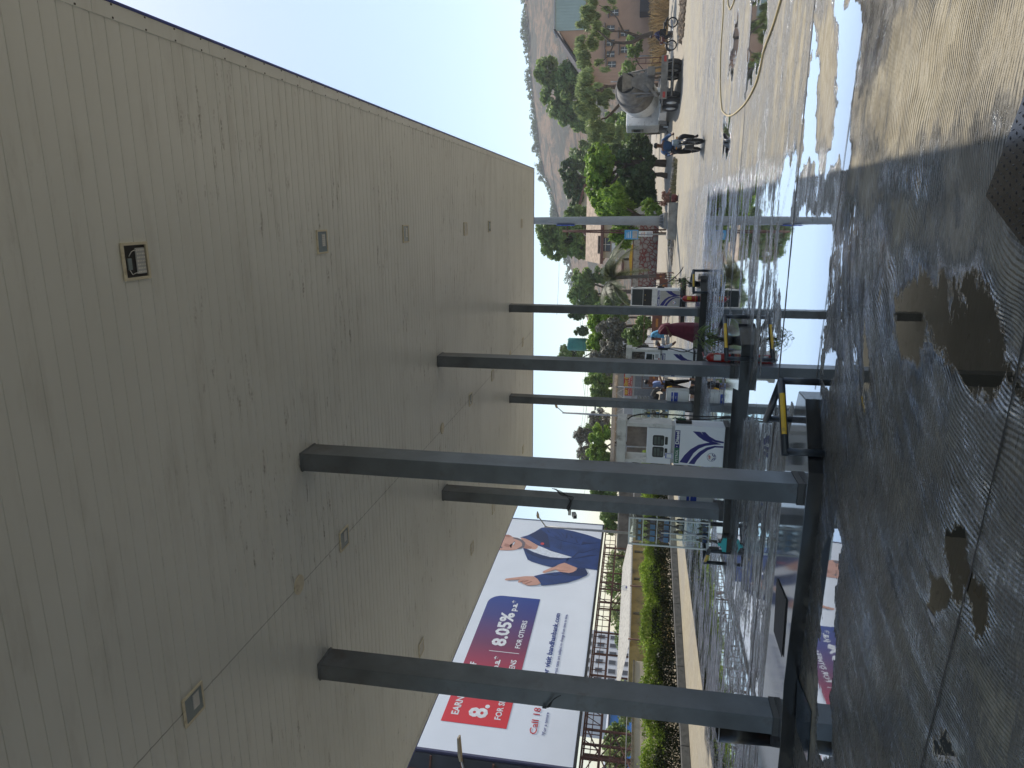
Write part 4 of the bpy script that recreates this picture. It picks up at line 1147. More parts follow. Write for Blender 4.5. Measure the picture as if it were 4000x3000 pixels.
art('printed_hand', [(1335, 855), (1580, 955), (1560, 1000), (1500, 1040), (1420, 1055), (1240, 1030), (1160, 985), (1050, 1020), (930, 1055), (900, 1042), (920, 1018), (1050, 960), (1150, 930), (1240, 880)], 4.2, pskin)
art('printed_hand', [(158, 1187), (180, 1165), (440, 1135), (560, 1120), (725, 1120), (800, 1170), (862, 1255), (800, 1290), (620, 1302), (560, 1282), (505, 1262), (500, 1232), (424, 1240), (420, 1212), (480, 1176), (430, 1186), (200, 1197)], 4.2, pskin)
for k, pl in enumerate([[(500, 1232), (600, 1195), (640, 1200), (540, 1245)], [(540, 1270), (680, 1215), (700, 1225), (570, 1282)], [(1160, 985), (1240, 1000), (1400, 1010), (1250, 1012)], [(424, 1240), (480, 1215), (560, 1190), (500, 1228)]]):
    art('printed_crease', pl, 4.8, pskd)
for k, pl in enumerate([[(980, 190), (1060, 270), (1010, 250)], [(1100, 280), (1160, 350), (1240, 370), (1150, 330)], [(1180, 250), (1300, 380), (1240, 300)], [(1260, 250), (1340, 370), (1300, 290)], [(1380, 250), (1390, 360), (1350, 380), (1370, 300)], [(1440, 290), (1500, 360), (1460, 350)], [(1540, 340), (1600, 470), (1560, 440)], [(1640, 330), (1660, 380), (1600, 470), (1645, 390)], [(1660, 500), (1800, 480), (2030, 460), (1800, 462), (1690, 440)], [(1060, 340), (1300, 430), (1640, 500), (1300, 420)], [(1600, 640), (1700, 660), (2020, 560), (1720, 640)], [(1500, 780), (1800, 700), (2000, 700), (1800, 730)], [(1480, 750), (1600, 640), (1610, 650), (1500, 760)], [(1260, 440), (1272, 440), (1265, 590), (1250, 590)], [(870, 200), (1000, 300), (1050, 560), (940, 540), (820, 420), (640, 310)], [(1140, 1060), (1330, 1100), (1200, 1095)], [(880, 1090), (1060, 1070), (1200, 1110), (1000, 1090)]]):
    art('printed_fold', pl, 4.0, suitd)
art('printed_badge', [(898 + 36 * math.cos(a), 482 + 24 * math.sin(a)) for a in [2 * PI * i / 14 for i in range(14)]], 5, mat('print_red', (0.6, 0.05, 0.05), 0.5))
tw = mat('print_text_white', (0.80, 0.80, 0.80), 0.5); tb_ = mat('print_text_blue', (0.012, 0.035, 0.22), 0.5); trd = mat('print_text_red', (0.58, 0.02, 0.03), 0.5)
def bt(s, m, y0, y1, z, cap, bold=0.0):
    return text(s, m, bo, (0.012, y0 - 21.37, z), (0, 1, 0), (0, 0, 1), y1 - y0, cap, bold=bold, thick=0.003)
bt('8.05%', tw, 28.12, 30.95, 7.44, 0.64, 0.035)
bt('p.a.*', tw, 31.12, 32.10, 7.44, 0.30, 0.03)
bt('FOR OTHERS', tw, 28.09, 30.38, 6.70, 0.24, 0.02)
b = MB(); b.span((0.012, 6.31, 6.67), (0.016, 6.35, 8.08)); b.build('divider', tw, bo)
bt('EARN', tw, 23.34, 24.42, 8.44, 0.29, 0.025)
bt('OF', tw, 26.28, 26.76, 8.44, 0.29, 0.025)
bt('8.', tw, 23.30, 24.12, 7.30, 0.72, 0.035)
bt('p.a.*', tw, 26.45, 27.34, 7.42, 0.30, 0.03)
bt('FOR SENIOR CITIZENS', tw, 23.33, 27.20, 6.69, 0.25, 0.02)
bt('Call 18', trd, 22.80, 24.30, 5.17, 0.28, 0.004)
bt('*For a tenure', tb_, 22.80, 24.10, 4.82, 0.125, 0.004)
bt('or visit bandhanbank.com', tb_, 26.40, 31.32, 5.17, 0.25, 0.02)
bt('Interest rates are subject to change from time to time.', tb_, 26.28, 31.31, 4.79, 0.14, 0.004)

# scaffold carrying it
sf = thing('scaffold', 'rusty lattice scaffold of posts and trusses carrying the billboard', 'scaffold', (BX - 0.9, 31.7, 0.0))
def rail(y0, z0, y1, z1, x=0.0, r=0.035, box=True):
    b = MB(); b.tube([(x, y0 - 31.7, z0), (x, y1 - 31.7, z1)], r, 4, smooth=False); return b
for x in (0.6, -0.6):
    for z, r in ((3.38, 0.05), (2.72, 0.04), (3.05, 0.022)):
        if z == 3.05 and x < 0: continue
        rail(21.2, z, 42.2, z, x, r).build('rail', M['rust'], sf)
rr = random.Random(11)
y = 21.4
while y < 42:
    b = MB(); b.tube([(0.6, y - 31.7, 2.72), (0.6, y - 31.7, 3.38)], 0.02, 4, smooth=False)
    if rr.random() < 0.35: b.tube([(0.6, y - 31.7, 2.72), (0.6, y + 0.5 - 31.7, 3.38)], 0.018, 4, smooth=False)
    b.build('truss_bar', M['rust'], sf)
    y += rr.choice((0.35, 0.55, 0.55, 0.8))
for i, y in enumerate((21.5, 22.3, 23.0, 23.8, 27.2, 30.5, 34.6, 35.3, 38.6, 41.9)):
    for x in (0.6, -0.6):
        b = MB(); b.tube([(x, y - 31.7, -0.02), (x, y - 31.7, 3.4)], 0.055 if i < 4 else 0.045, 4, smooth=False); b.build('post', M['rust'], sf)
    if y < 24 or 34 < y < 36:
        b = MB()
        for z in (0.3, 1.1, 1.9): b.tube([(0.6, y - 31.7, z), (-0.6, y - 31.7, z + 0.8)], 0.025, 4, smooth=False)
        b.build('brace', M['rust'], sf)
for (ya, yb_) in ((21.5, 23.8), (34.6, 35.3)):
    b = MB()
    n = 3
    for k in range(n):
        z0 = 0.3 + k * 1.0
        b.tube([(0.62, ya - 31.7, z0), (0.62, yb_ - 31.7, z0 + 0.95)], 0.03, 4, smooth=False)
        b.tube([(0.62, yb_ - 31.7, z0), (0.62, ya - 31.7, z0 + 0.95)], 0.022, 4, smooth=False)
        b.tube([(0.62, ya - 31.7, z0), (0.62, yb_ - 31.7, z0)], 0.03, 4, smooth=False)
    b.build('brace', M['rust'], sf)
# second, darker board seen from behind at the left
t = thing('billboard', 'dark billboard seen from behind with a rusty frame at the left end of the poster', 'billboard', (-24.05, 19.68, 0))
b = MB(); b.box((0, 0, 8.6), (9.0, 0.1, 9.6), rz=0.35); b.build('board', mat('dark_board_back', (0.035, 0.037, 0.045), 0.7, var=0.5, scale=0.6), t)
Rz = Matrix.Rotation(0.35, 3, 'Z')
for z in (4.1, 5.3, 6.5, 7.7, 8.9, 10.1, 11.3, 12.5):
    b = MB(); b.tube([Rz @ Vector((-4.5, -0.16, z)), Rz @ Vector((4.5, -0.16, z))], 0.05, 4, smooth=False); b.build('rail', M['rust'], t)
for x in (-4, -2, 0, 2, 4):
    b = MB(); b.tube([Rz @ Vector((x, -0.35, 0)), Rz @ Vector((x, -0.35, 13.2))], 0.07, 4, smooth=False); b.build('post', M['rust'], t)
for x in (-4, -2, 0, 2):
    b = MB(); b.tube([Rz @ Vector((x, -0.25, 4.1)), Rz @ Vector((x + 2, -0.25, 6.5))], 0.035, 4, smooth=False); b.tube([Rz @ Vector((x + 2, -0.25, 6.5)), Rz @ Vector((x, -0.25, 8.9))], 0.035, 4, smooth=False); b.build('brace', M['rust'], t)
for i, (x, y) in enumerate(((2448, 2296), (2490, 2336))):
    p = xp(x, y, -17.6)
    t = thing('round_sign', ('small round white sign hung under the scaffold', 'round white sign with blue lettering nearer the chain fence')[i], 'round sign', (p.x, p.y, p.z), 0)
    r = 0.26
    b = MB(); b.lathe([(r, -0.02), (r, 0.02)], axis='X', n=24); b.build('disc', M['offwhite'], t)
    b = MB(); b.span((0.022, -0.08, -0.015), (0.026, 0.10, 0.05)); b.span((0.022, -0.10, -0.09), (0.026, 0.04, -0.06)); b.build('lettering', M['navy'], t)
    b = MB(); b.tube([(0, 0, -r), (0, 0, -p.z)], 0.02, 6); b.build('post', M['rust'], t)

# street lights
M['galv'] = mat('galvanised_pole', (0.30, 0.30, 0.29), 0.5, metal=0.3, var=0.15)
def streetlight(top, base, head, label, r=0.045, hl=0.55, flat_head=False):
    top = Vector(top); base = Vector(base); head = Vector(head)
    t = thing('street_light', label, 'street light', base, 0, 'street lights round the forecourt')
    b = MB(); b.tube([(0, 0, 0), top - base], [r * 1.35, r], 12); b.build('pole', M['galv'], t)
    b = MB(); b.tube([top - base - Vector((0, 0, 0.06)), head - base], r * 0.55, 8); b.build('arm', M['galv'], t)
    d = (head - top); d.z *= 0.6; d.normalize()
    b = MB(); M3 = Matrix.Translation(head - base + d * hl / 2)
    up = Vector((0, 0, 1)); s = d.cross(up).normalized(); u = s.cross(d)
    for i, (a, w_, h_) in enumerate(((0, 0.05, 0.05), (hl * 0.3, 0.11, 0.06), (hl, 0.11, 0.035))):
        q = head - base + d * a
        b.v += [tuple(q + s * w_ + u * h_), tuple(q - s * w_ + u * h_), tuple(q - s * w_ - u * 0.01), tuple(q + s * w_ - u * 0.01)]
    for k in (0, 4):
        for j in range(4): b.f.append((k + j, k + (j + 1) % 4, k + 4 + (j + 1) % 4, k + 4 + j)); b.m.append(0); b.sm.append(False)
    b.f += [(3, 2, 1, 0), (8, 9, 10, 11)]; b.m += [0, 0]; b.sm += [False, False]
    b.build('lamp_head', mat('lamp_head_tan', (0.28, 0.22, 0.13), 0.5), t)
a = yp(2127, 2057, 30); streetlight(a, (a.x, 30, 0), yp(2106, 2022, 29.6), 'grey street light on a pole in front of the right end of the billboard', 0.05, 0.35)
a = yp(2197, 1612, 40); streetlight(a, (a.x - 0.05, 40, 0), yp(2178, 1592, 39.8), 'thin white street light rising behind the petrol and diesel pump', 0.05, 0.3)
hd = yp(1803, 2972, 15.0); streetlight((hd.x - 1.6, 14.5, hd.z - 0.45), (hd.x - 1.6, 14.5, 0), hd, 'street light with a tan flat head before the lower left poster corner', 0.05, 0.62)

# ------------------------------------------------------------------ foliage
def leaves(blobs, n, size, seed, droop=0.0, flatten=1.0, clump=0.30, asp=0.55, sub=44):
    r = np.random.default_rng(seed)
    vol = np.array([b[3] * b[4] * b[5] for b in blobs]) ** 0.8
    cnt = (n * vol / vol.sum()).astype(int)
    C = []; Nn = []
    for b, k in zip(blobs, cnt):
        if k < 5: continue
        ncl = max(6, int(sub * (0.6 + 0.8 * r.random())))
        d = r.normal(size=(ncl, 3)); d /= np.linalg.norm(d, axis=1)[:, None]
        rad_ = r.uniform(0.45, 1.0, ncl) ** 0.6
        cc = d * rad_[:, None] * np.array(b[3:6]) * 0.86 + np.array(b[:3])
        cs = r.uniform(0.6, 1.25, ncl) * clump
        w_ = cs ** 2; w_ /= w_.sum()
        ci = r.choice(ncl, k, p=w_)
        g = r.normal(size=(k, 3)); g /= np.linalg.norm(g, axis=1)[:, None]
        rr_ = r.uniform(0.25, 1.0, k) ** 0.5
        p = cc[ci] + g * (rr_ * cs[ci])[:, None] * np.array(b[3:6]).mean() * np.array([1, 1, 0.8 * flatten])
        C.append(p); Nn.append(g)
    C = np.concatenate(C); g = np.concatenate(Nn); k = len(C)
    nrm = g + r.normal(size=(k, 3)) * 0.6 + np.array([0, 0, 0.5]); nrm /= np.linalg.norm(nrm, axis=1)[:, None]
    ax = r.normal(size=(k, 3)) + np.array([0, 0, -droop * 3.0]); ax -= nrm * (ax * nrm).sum(1)[:, None] * (1 - min(droop, 0.9)); ax /= np.linalg.norm(ax, axis=1)[:, None]
    bi = np.cross(nrm, ax); bi /= np.linalg.norm(bi, axis=1)[:, None] + 1e-9
    s = 1.25 * size * r.uniform(0.6, 1.3, k)[:, None]
    V = np.stack([C - ax * s * .5, C + bi * s * asp * .5, C + ax * s * .5, C - bi * s * asp * .5], 1).reshape(-1, 3)
    return V
def leafmesh(name, V, m, parent=None):
    k = len(V) // 4
    me = bpy.data.meshes.new(name)
    me.vertices.add(len(V)); me.vertices.foreach_set('co', V.astype(np.float32).ravel())
    me.loops.add(len(V)); me.loops.foreach_set('vertex_index', np.arange(len(V)))
    me.polygons.add(k); me.polygons.foreach_set('loop_start', np.arange(0, 4 * k, 4)); me.polygons.foreach_set('loop_total', np.full(k, 4))
    me.update(calc_edges=True); me.materials.append(m)
    o = bpy.data.objects.new(name, me); col.objects.link(o)
    if parent: o.parent = parent
    return o
M['bark'] = mat('bark', (0.10, 0.072, 0.05), 0.9, var=0.35, scale=5, bump=0.5)
M['barkg'] = mat('grey_bark', (0.16, 0.14, 0.12), 0.9, var=0.3, scale=5, bump=0.5)
LG = leafmat('leaf_green', (0.13, 0.21, 0.05), (0.28, 0.38, 0.12), 0.42)
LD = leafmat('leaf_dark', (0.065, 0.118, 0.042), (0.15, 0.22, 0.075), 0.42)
LB = leafmat('leaf_bright', (0.138, 0.25, 0.031), (0.338, 0.475, 0.075), 0.42)
LS = leafmat('leaf_sage', (0.189, 0.246, 0.087), (0.392, 0.45, 0.203), 0.42)
LY = leafmat('leaf_dusty', (0.13, 0.125, 0.095), (0.26, 0.25, 0.20), 0.15)
LH = leafmat('leaf_hedge', (0.13, 0.22, 0.02), (0.36, 0.46, 0.07), 0.4)
def tree(name, label, base, blobs, n, size, m, seed, bark=None, tr=0.16, droop=0.0, group='trees around the station', cat='tree', limbs=True, **kw):
    """blobs in world coordinates (x, y, z, rx, ry, rz)"""
    base = Vector(base)
    t = thing(name, label, cat, base, 0, group)
    L_ = [(b[0] - base.x, b[1] - base.y, b[2] - base.z, b[3], b[4], b[5]) for b in blobs]
    leafmesh('crown', leaves(L_, n, size, seed, droop, **kw), m, t)
    rr = random.Random(seed)
    if tr > 0:
        zc = min(b[2] - b[5] * 0.3 for b in L_)
        zc = max(zc, 0.5)
        fork = Vector((rr.uniform(-.2, .2), 0, zc * 0.75))
        b = MB(); b.tube([(0, 0, -0.1), fork * 0.5 + Vector((rr.uniform(-.1, .1), 0, 0)), fork], [tr * 1.3, tr, tr * 0.85], 8)
        for q in L_:
            e = Vector((q[0], q[1], q[2] + q[5] * 0.2)); mid = fork.lerp(e, 0.5) + Vector((rr.uniform(-.2, .2), rr.uniform(-.2, .2), 0.15))
            b.tube([fork - Vector((0, 0, 0.05)), mid, e], [tr * 0.7, tr * 0.42, tr * 0.15], 6)
            if limbs:
                for k in range(3):
                    e2 = e + Vector((rr.uniform(-1, 1) * q[3], rr.uniform(-1, 1) * q[4], rr.uniform(-.6, .8) * q[5])) * 0.7
                    b.tube([mid, mid.lerp(e2, 0.5) + Vector((0, 0, .1)), e2], [tr * 0.3, tr * 0.18, tr * 0.05], 5)
        b.build('trunk', bark or M['bark'], t)
    return t
def pb(x0, x1, y0, y1, Y, dr=0.8):
    """crown blob filling the photo rectangle x0..x1, y0..y1 at depth Y"""
    c = yp((x0 + x1) / 2, (y0 + y1) / 2, Y)
    rz = (x1 - x0) / 2 / F_PX * Y; rx = (y1 - y0) / 2 / F_PX * Y
    return (c.x, c.y, c.z, rx, rx * dr, rz)
def gz(Y): return float(far_h(np.array(float(Y))))
def under(y, Y): c = yp(2500, y, Y); return (c.x, Y, gz(Y))

tree('broad_tree', 'big green tree standing behind the gabled house and the mixer truck', under(330, 92), [pb(2083, 2180, 220, 330, 92), pb(2110, 2230, 300, 440, 93), pb(2170, 2290, 230, 400, 91), pb(2150, 2330, 330, 500, 92), pb(2220, 2340, 400, 520, 92)], 15000, 0.42, LG, 1, tr=0.3)
# feathery tree with a flat drooping crown in front of the house
rf = random.Random(31)
bl = []
for y in range(-70, 410, 30):
    x0 = 2268 + rf.uniform(-22, 26); bl.append(pb(x0, x0 + rf.uniform(28, 62), y, y + rf.uniform(34, 80), 53 + rf.uniform(-2, 2)))
    if rf.random() < 0.45: x0 += rf.uniform(45, 90); bl.append(pb(x0, x0 + rf.uniform(20, 50), y, y + rf.uniform(22, 45), 53 + rf.uniform(-2, 1)))
bl = bl + [pb(2240, 2320, 330, 470, 53), pb(2290, 2350, 420, 560, 54), pb(2330, 2400, 350, 420, 53), pb(2330, 2440, 470, 560, 54)]
t = tree('feathery_tree', 'wide feathery tree with a flat drooping crown and forked brown trunk before the house', under(134, 52), bl[:-6], 11000, 0.34, LS, 2, tr=0.0, droop=0.8, asp=0.2, sub=12, clump=0.42)
b = MB(); o_ = Vector(under(134, 52)); q = lambda x, y, Y=52: yp(x, y, Y) - o_
b.tube([q(2552, 134), q(2542, 134), q(2500, 145), q(2480, 150)], [0.2, 0.18, 0.15, 0.13], 8)
b.tube([q(2505, 145), q(2470, 165), q(2430, 168), q(2390, 165), q(2360, 140), q(2335, 120)], [0.14, 0.12, 0.1, 0.08, 0.06, 0.04], 8)
b.tube([q(2500, 145), q(2460, 130), q(2430, 122), q(2390, 122), q(2350, 100)], [0.12, 0.09, 0.07, 0.05, 0.03], 8)
b.tube([q(2435, 122), q(2410, 70), q(2380, 40), q(2340, 20)], [0.07, 0.05, 0.04, 0.02], 6)
b.tube([q(2400, 165), q(2380, 215), q(2330, 260)], [0.06, 0.04, 0.02], 6)
b.build('trunk', M['bark'], t)
t = tree('feathery_tree', 'feathery drooping tree leaning over the cab of the mixer truck', under(345, 55), bl[-6:], 9000, 0.34, LS, 3, tr=0.0, droop=0.75, asp=0.22, sub=30, clump=0.26)
b = MB(); o_ = Vector(under(345, 55)); q = lambda x, y, Y=55: yp(x, y, Y) - o_
b.tube([q(2560, 360), q(2500, 370), q(2440, 385), q(2400, 430), q(2370, 460), q(2330, 470)], [0.17, 0.15, 0.13, 0.11, 0.08, 0.04], 8)
b.tube([q(2500, 370), q(2450, 350), q(2400, 345), q(2330, 340)], [0.12, 0.09, 0.07, 0.03], 8)
b.build('trunk', M['bark'], t)
tree('shrub_mass', 'thorny pale green shrub growing behind the mixer truck', under(300, 60), [pb(2420, 2490, 240, 330, 60), pb(2440, 2510, 130, 230, 60), pb(2440, 2550, 330, 450, 60), pb(2400, 2540, 430, 560, 62)], 3500, 0.25, LG, 4, tr=0.08, cat='shrub')
tree('broad_tree', 'bright green round tree left of the motorcycle rider', under(640, 50), [pb(2280, 2400, 560, 700, 50), pb(2275, 2420, 660, 790, 51), pb(2310, 2430, 740, 850, 50), pb(2300, 2400, 600, 720, 52)], 15000, 0.24, LB, 5, tr=0.2)
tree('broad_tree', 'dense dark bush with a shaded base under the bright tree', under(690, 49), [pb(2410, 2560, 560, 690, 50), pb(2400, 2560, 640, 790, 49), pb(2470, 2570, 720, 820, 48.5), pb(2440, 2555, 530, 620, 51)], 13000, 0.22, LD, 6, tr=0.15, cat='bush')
tree('mango_tree', 'glossy broad leaved tree right behind the tall round pole', under(840, 47.5), [pb(2350, 2450, 720, 830, 47), pb(2365, 2490, 780, 890, 48), pb(2330, 2420, 760, 860, 48), pb(2380, 2500, 880, 950, 48), pb(2400, 2470, 920, 975, 48)], 12000, 0.34, LB, 7, tr=0.14, droop=0.5, asp=0.25)
tree('broad_tree', 'hazy grey green tree rising above the bright tree on the hill side', under(700, 85), [pb(2185, 2270, 620, 720, 85), pb(2200, 2310, 680, 800, 85), pb(2230, 2320, 760, 850, 85)], 8000, 0.36, LD, 8, tr=0.25)
tree('broad_tree', 'tall hazy tree rising left of the tall round pole above the cream house', under(930, 75), [pb(2090, 2190, 860, 960, 75), pb(2110, 2220, 930, 1020, 75), pb(2160, 2290, 860, 990, 75), pb(2220, 2300, 930, 1020, 75), pb(2200, 2320, 800, 900, 76)], 13000, 0.36, LG, 9, tr=0.3)
tree('broad_tree', 'hazy round tree behind the coconut palm', under(1140, 80), [pb(2230, 2330, 1040, 1140, 80), pb(2200, 2340, 1110, 1200, 80), pb(2250, 2380, 1150, 1240, 80), pb(2270, 2400, 1040, 1110, 80)], 9500, 0.36, LG, 10, tr=0.25)
tree('broad_tree', 'bright yellow green shrub tree between the far right and middle right columns', under(1270, 47), [pb(2290, 2400, 1215, 1300, 47), pb(2290, 2390, 1290, 1400, 48), pb(2310, 2420, 1240, 1360, 49)], 9500, 0.22, LB, 13, tr=0.12)
tree('dusty_tree', 'dust covered grey leaved tree above the diesel-only pump', under(1370, 45), [pb(2320, 2460, 1240, 1330, 45), pb(2330, 2500, 1300, 1400, 45), pb(2290, 2440, 1350, 1450, 45), pb(2440, 2550, 1330, 1420, 45), pb(2320, 2440, 1400, 1470, 46)], 15000, 0.17, LY, 14, tr=0.12, asp=0.35)
tree('shrub_mass', 'low green shrub with wiry branches behind the woman', under(1290, 43.5), [pb(2430, 2540, 1270, 1350, 43.5), pb(2480, 2545, 1230, 1290, 43.5)], 3800, 0.16, LG, 15, tr=0.06, cat='shrub')
tree('shrub_mass', 'dense green shrubs filling the gap below the feathery trees, far beyond the rider', under(520, 66), [pb(2330, 2480, 440, 560, 66), pb(2380, 2520, 540, 640, 67), pb(2300, 2420, 500, 620, 68)], 8000, 0.3, LG, 51, tr=0.1, cat='shrub')
tree('shrub_mass', 'green leafy shrub by the rubble and tall pole', under(800, 45), [pb(2500, 2570, 775, 830, 45), pb(2520, 2590, 800, 850, 44.5), pb(2490, 2560, 840, 870, 45.5)], 3600, 0.16, LB, 52, tr=0.05, cat='shrub')
tree('broad_tree', 'hazy green trees low between the palm and far right column', under(1180, 72), [pb(2330, 2470, 1130, 1230, 72), pb(2300, 2420, 1180, 1280, 72)], 6000, 0.3, LG, 53, tr=0.15)
tree('shrub_mass', 'continuous green thicket behind the dusty tree and the far right column', under(1330, 60), [pb(2300, 2460, 1200, 1310, 60), pb(2290, 2480, 1290, 1400, 61), pb(2310, 2500, 1380, 1480, 60)], 12000, 0.26, LG, 54, tr=0.1, cat='thicket')
tree('broad_tree', 'leafy tree filling the gap right of the far left column', under(1550, 60), [pb(2290, 2400, 1430, 1520, 60), pb(2300, 2400, 1500, 1600, 60)], 8000, 0.26, LB, 55, tr=0.12)
tree('broad_tree', 'hazy broad tree far behind the shed roof and street light', under(1780, 75), [pb(2270, 2400, 1620, 1740, 75), pb(2250, 2400, 1730, 1850, 75)], 8500, 0.32, LG, 56, tr=0.15)
tree('broad_tree', 'hazy broad tree on the slope behind the bright green tree', under(780, 95), [pb(2230, 2350, 540, 680, 95), pb(2240, 2360, 660, 800, 96), pb(2260, 2380, 780, 870, 96)], 9000, 0.4, LG, 57, tr=0.2)
tree('broad_tree', 'small hazy tree top above the bright shrub next to the far right column', under(1240, 70), [pb(2215, 2290, 1215, 1250, 70), pb(2240, 2300, 1270, 1320, 70)], 3000, 0.26, LD, 16, tr=0.1)
tree('broad_tree', 'hazy tree beside the green tank', under(1375, 75), [pb(2160, 2290, 1345, 1420, 75), pb(2190, 2300, 1390, 1450, 75)], 4500, 0.3, LG, 17, tr=0.15)
tree('broad_tree', 'green tree between the middle right and far left columns above the red sign', under(1500, 55), [pb(2285, 2390, 1440, 1530, 55), pb(2295, 2400, 1500, 1580, 56)], 8000, 0.26, LG, 18, tr=0.15)
tree('dusty_tree', 'sparse pale grey tree above the petrol and diesel pump', under(1690, 58), [pb(2225, 2330, 1660, 1750, 58), pb(2290, 2390, 1590, 1680, 58), pb(2240, 2340, 1740, 1800, 58)], 6500, 0.2, LY, 19, tr=0.12, asp=0.35)
tree('broad_tree', 'bright green tree above the shed roof behind the petrol and diesel pump', under(1740, 52), [pb(2290, 2390, 1650, 1740, 52), pb(2280, 2390, 1720, 1830, 52)], 8500, 0.22, LB, 20, tr=0.12)
tree('broad_tree', 'green tree between the near right and middle left columns', under(1905, 50), [pb(2300, 2420, 1870, 1960, 50), pb(2330, 2420, 1800, 1900, 51)], 5500, 0.24, LG, 21, tr=0.12)
tree('broad_tree', 'tree with thin drooping leaves right of the billboard', under(2030, 48), [pb(2330, 2420, 1990, 2050, 48), pb(2350, 2420, 2030, 2090, 48)], 4500, 0.2, LG, 22, tr=0.1)
for i, (y0, y1, x0) in enumerate(((2150, 2260, 2370), (2240, 2330, 2360), (2340, 2440, 2380), (2440, 2520, 2400), (2700, 2800, 2400), (2880, 2960, 2350), (2960, 3080, 2360))):
    c = xp(2460, (y0 + y1) / 2, -27)
    sc_ = c.y / F_PX
    tree('yard_tree', '%s sparse tree behind the scaffold of the billboard, counted from the right' % ('first', 'second', 'third', 'fourth', 'fifth', 'sixth', 'seventh')[i], (c.x, c.y, 0), [(c.x, c.y, xp(x0 + 40, (y0 + y1) / 2, -27).z, (y1 - y0) * 0.5 * sc_ * 1.1, 1.6, 45 * sc_), (c.x, c.y + 0.8, 1.9, (y1 - y0) * 0.4 * sc_, 1.2, 0.8)], 2600, 0.17, (LS, LG)[i % 2], 30 + i, tr=0.07, group='trees behind the scaffold')

# coconut palm
def palm(base, ztop, n, ln, label, seed):
    base = Vector(base)
    t = thing('coconut_palm', label, 'palm tree', base)
    rr = random.Random(seed)
    b = MB(); b.tube([(0.2, 0, 0), (0.1, 0, ztop * 0.5), (0, 0, ztop)], [0.16, 0.12, 0.11], 10); b.build('trunk', M['barkg'], t)
    lm = leafmat('palm_leaf', (0.06, 0.075, 0.03), (0.15, 0.17, 0.085), 0.25)
    for k in range(n):
        a = 2 * PI * k / n + rr.uniform(-.2, .2); el = rr.uniform(0.15, 1.15); l = ln * rr.uniform(0.8, 1.1)
        d = Vector((math.cos(a), math.sin(a) * 0.8, 0)); s = Vector((-d.y, d.x, 0)).normalized()
        pts = []
        for i in range(9):
            u = i / 8; pts.append(Vector((0, 0, ztop)) + d * (l * u * math.cos(el * (1 - u * 0.5))) + Vector((0, 0, l * (math.sin(el) * u - 0.95 * u * u * (0.5 + 0.5 * math.cos(el))))))
        b = MB(); b.tube(pts, [0.03 * (1 - 0.85 * i / 8) for i in range(9)], 5)
        for i in range(1, 56):
            u = i / 56 * 8; j = int(u); f = u - j
            p = pts[j].lerp(pts[min(j + 1, 8)], f); tg = (pts[min(j + 1, 8)] - pts[j]).normalized()
            ll = 0.75 * math.sin(PI * (0.12 + 0.84 * i / 56)) * rr.uniform(0.8, 1.1)
            for sg in (-1, 1):
                e = p + (s * sg * 0.75 + tg * 0.5 + Vector((0, 0, -0.55))).normalized() * ll
                w_ = tg * 0.035
                b.add([p - w_, p + w_, e], [(0, 1, 2)])
        b.build('frond', lm, t)
pz = yp(2400, 1085, 47).z
c = yp(2400, 1085, 47)
palm((c.x, 47, gz(47)), pz - gz(47), 19, 3.0, 'grey green coconut palm in front of the stone wall, left of the cream house', 3)

# hedge along the left kerb
kb = [gp(2643, 2110), gp(2660, 2350), gp(2697, 2950)]
d_ = (kb[2] - kb[0]).normalized(); far_ = kb[0] - d_ * 8.0; near_ = kb[2] + d_ * 5
nside = Vector((-d_.y, d_.x, 0)); nside = nside if nside.x < 0 else -nside
t = thing('hedge', 'long trimmed green hedge with dark bare stems along the left kerb', 'hedge', (*((far_ + near_) / 2)[:2], 0))
r_ = np.random.default_rng(77); o_ = (far_ + near_) / 2
Lh = (near_ - far_).length
def hedge_leaves(k, zlo, zhi, size, seed, skin):
    r = np.random.default_rng(seed)
    u = r.uniform(0, Lh, k); zt = zhi + 0.09 * np.sin(u * 2.1) + 0.06 * np.sin(u * 5.3 + 1)
    z = zlo + (zt - zlo) * r.uniform(0, 1, k) ** (0.75)
    v = 0.30 + r.uniform(0, 0.75, k)
    side = r.random(k) < skin
    v = np.where(side, 0.30 + np.abs(r.normal(0, 0.07, k)) + 0.06 * np.sin(u * 3.3 + z * 5), v)
    topm = r.random(k) < 0.3
    z = np.where(topm, zt + r.normal(0, 0.05, k), z)
    P = np.array(far_)[None] + np.array(d_)[None] * u[:, None] + np.array(nside)[None] * v[:, None]
    P[:, 2] = z; P -= np.array([o_.x, o_.y, 0])
    g = r.normal(size=(k, 3)); g /= np.linalg.norm(g, axis=1)[:, None]
    ax = r.normal(size=(k, 3)); ax -= g * (ax * g).sum(1)[:, None]; ax /= np.linalg.norm(ax, axis=1)[:, None]
    bi = np.cross(g, ax); s = size * r.uniform(0.6, 1.3, k)[:, None]
    return np.stack([P - ax * s * .5, P + bi * s * .25, P + ax * s * .5, P - bi * s * .25], 1).reshape(-1, 3)
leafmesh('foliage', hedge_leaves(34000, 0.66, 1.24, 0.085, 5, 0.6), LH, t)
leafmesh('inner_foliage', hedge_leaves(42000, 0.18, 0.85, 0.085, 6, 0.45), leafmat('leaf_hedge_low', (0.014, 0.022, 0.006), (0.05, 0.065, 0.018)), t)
b = MB(); rr = random.Random(9)
for k in range(int(Lh / 0.13)):
    u = k * 0.13 + rr.uniform(-.05, .05); p = far_ + d_ * u + nside * rr.uniform(0.35, 0.9) - o_; p.z = 0.1
    b.tube([p, p + Vector((rr.uniform(-.08, .08), rr.uniform(-.08, .08), 0.5)), p + Vector((rr.uniform(-.15, .15), rr.uniform(-.15, .15), 0.95))], [0.012, 0.009, 0.005], 4)
b.build('stems', mat('hedge_stem', (0.02, 0.014, 0.010), 0.95), t)
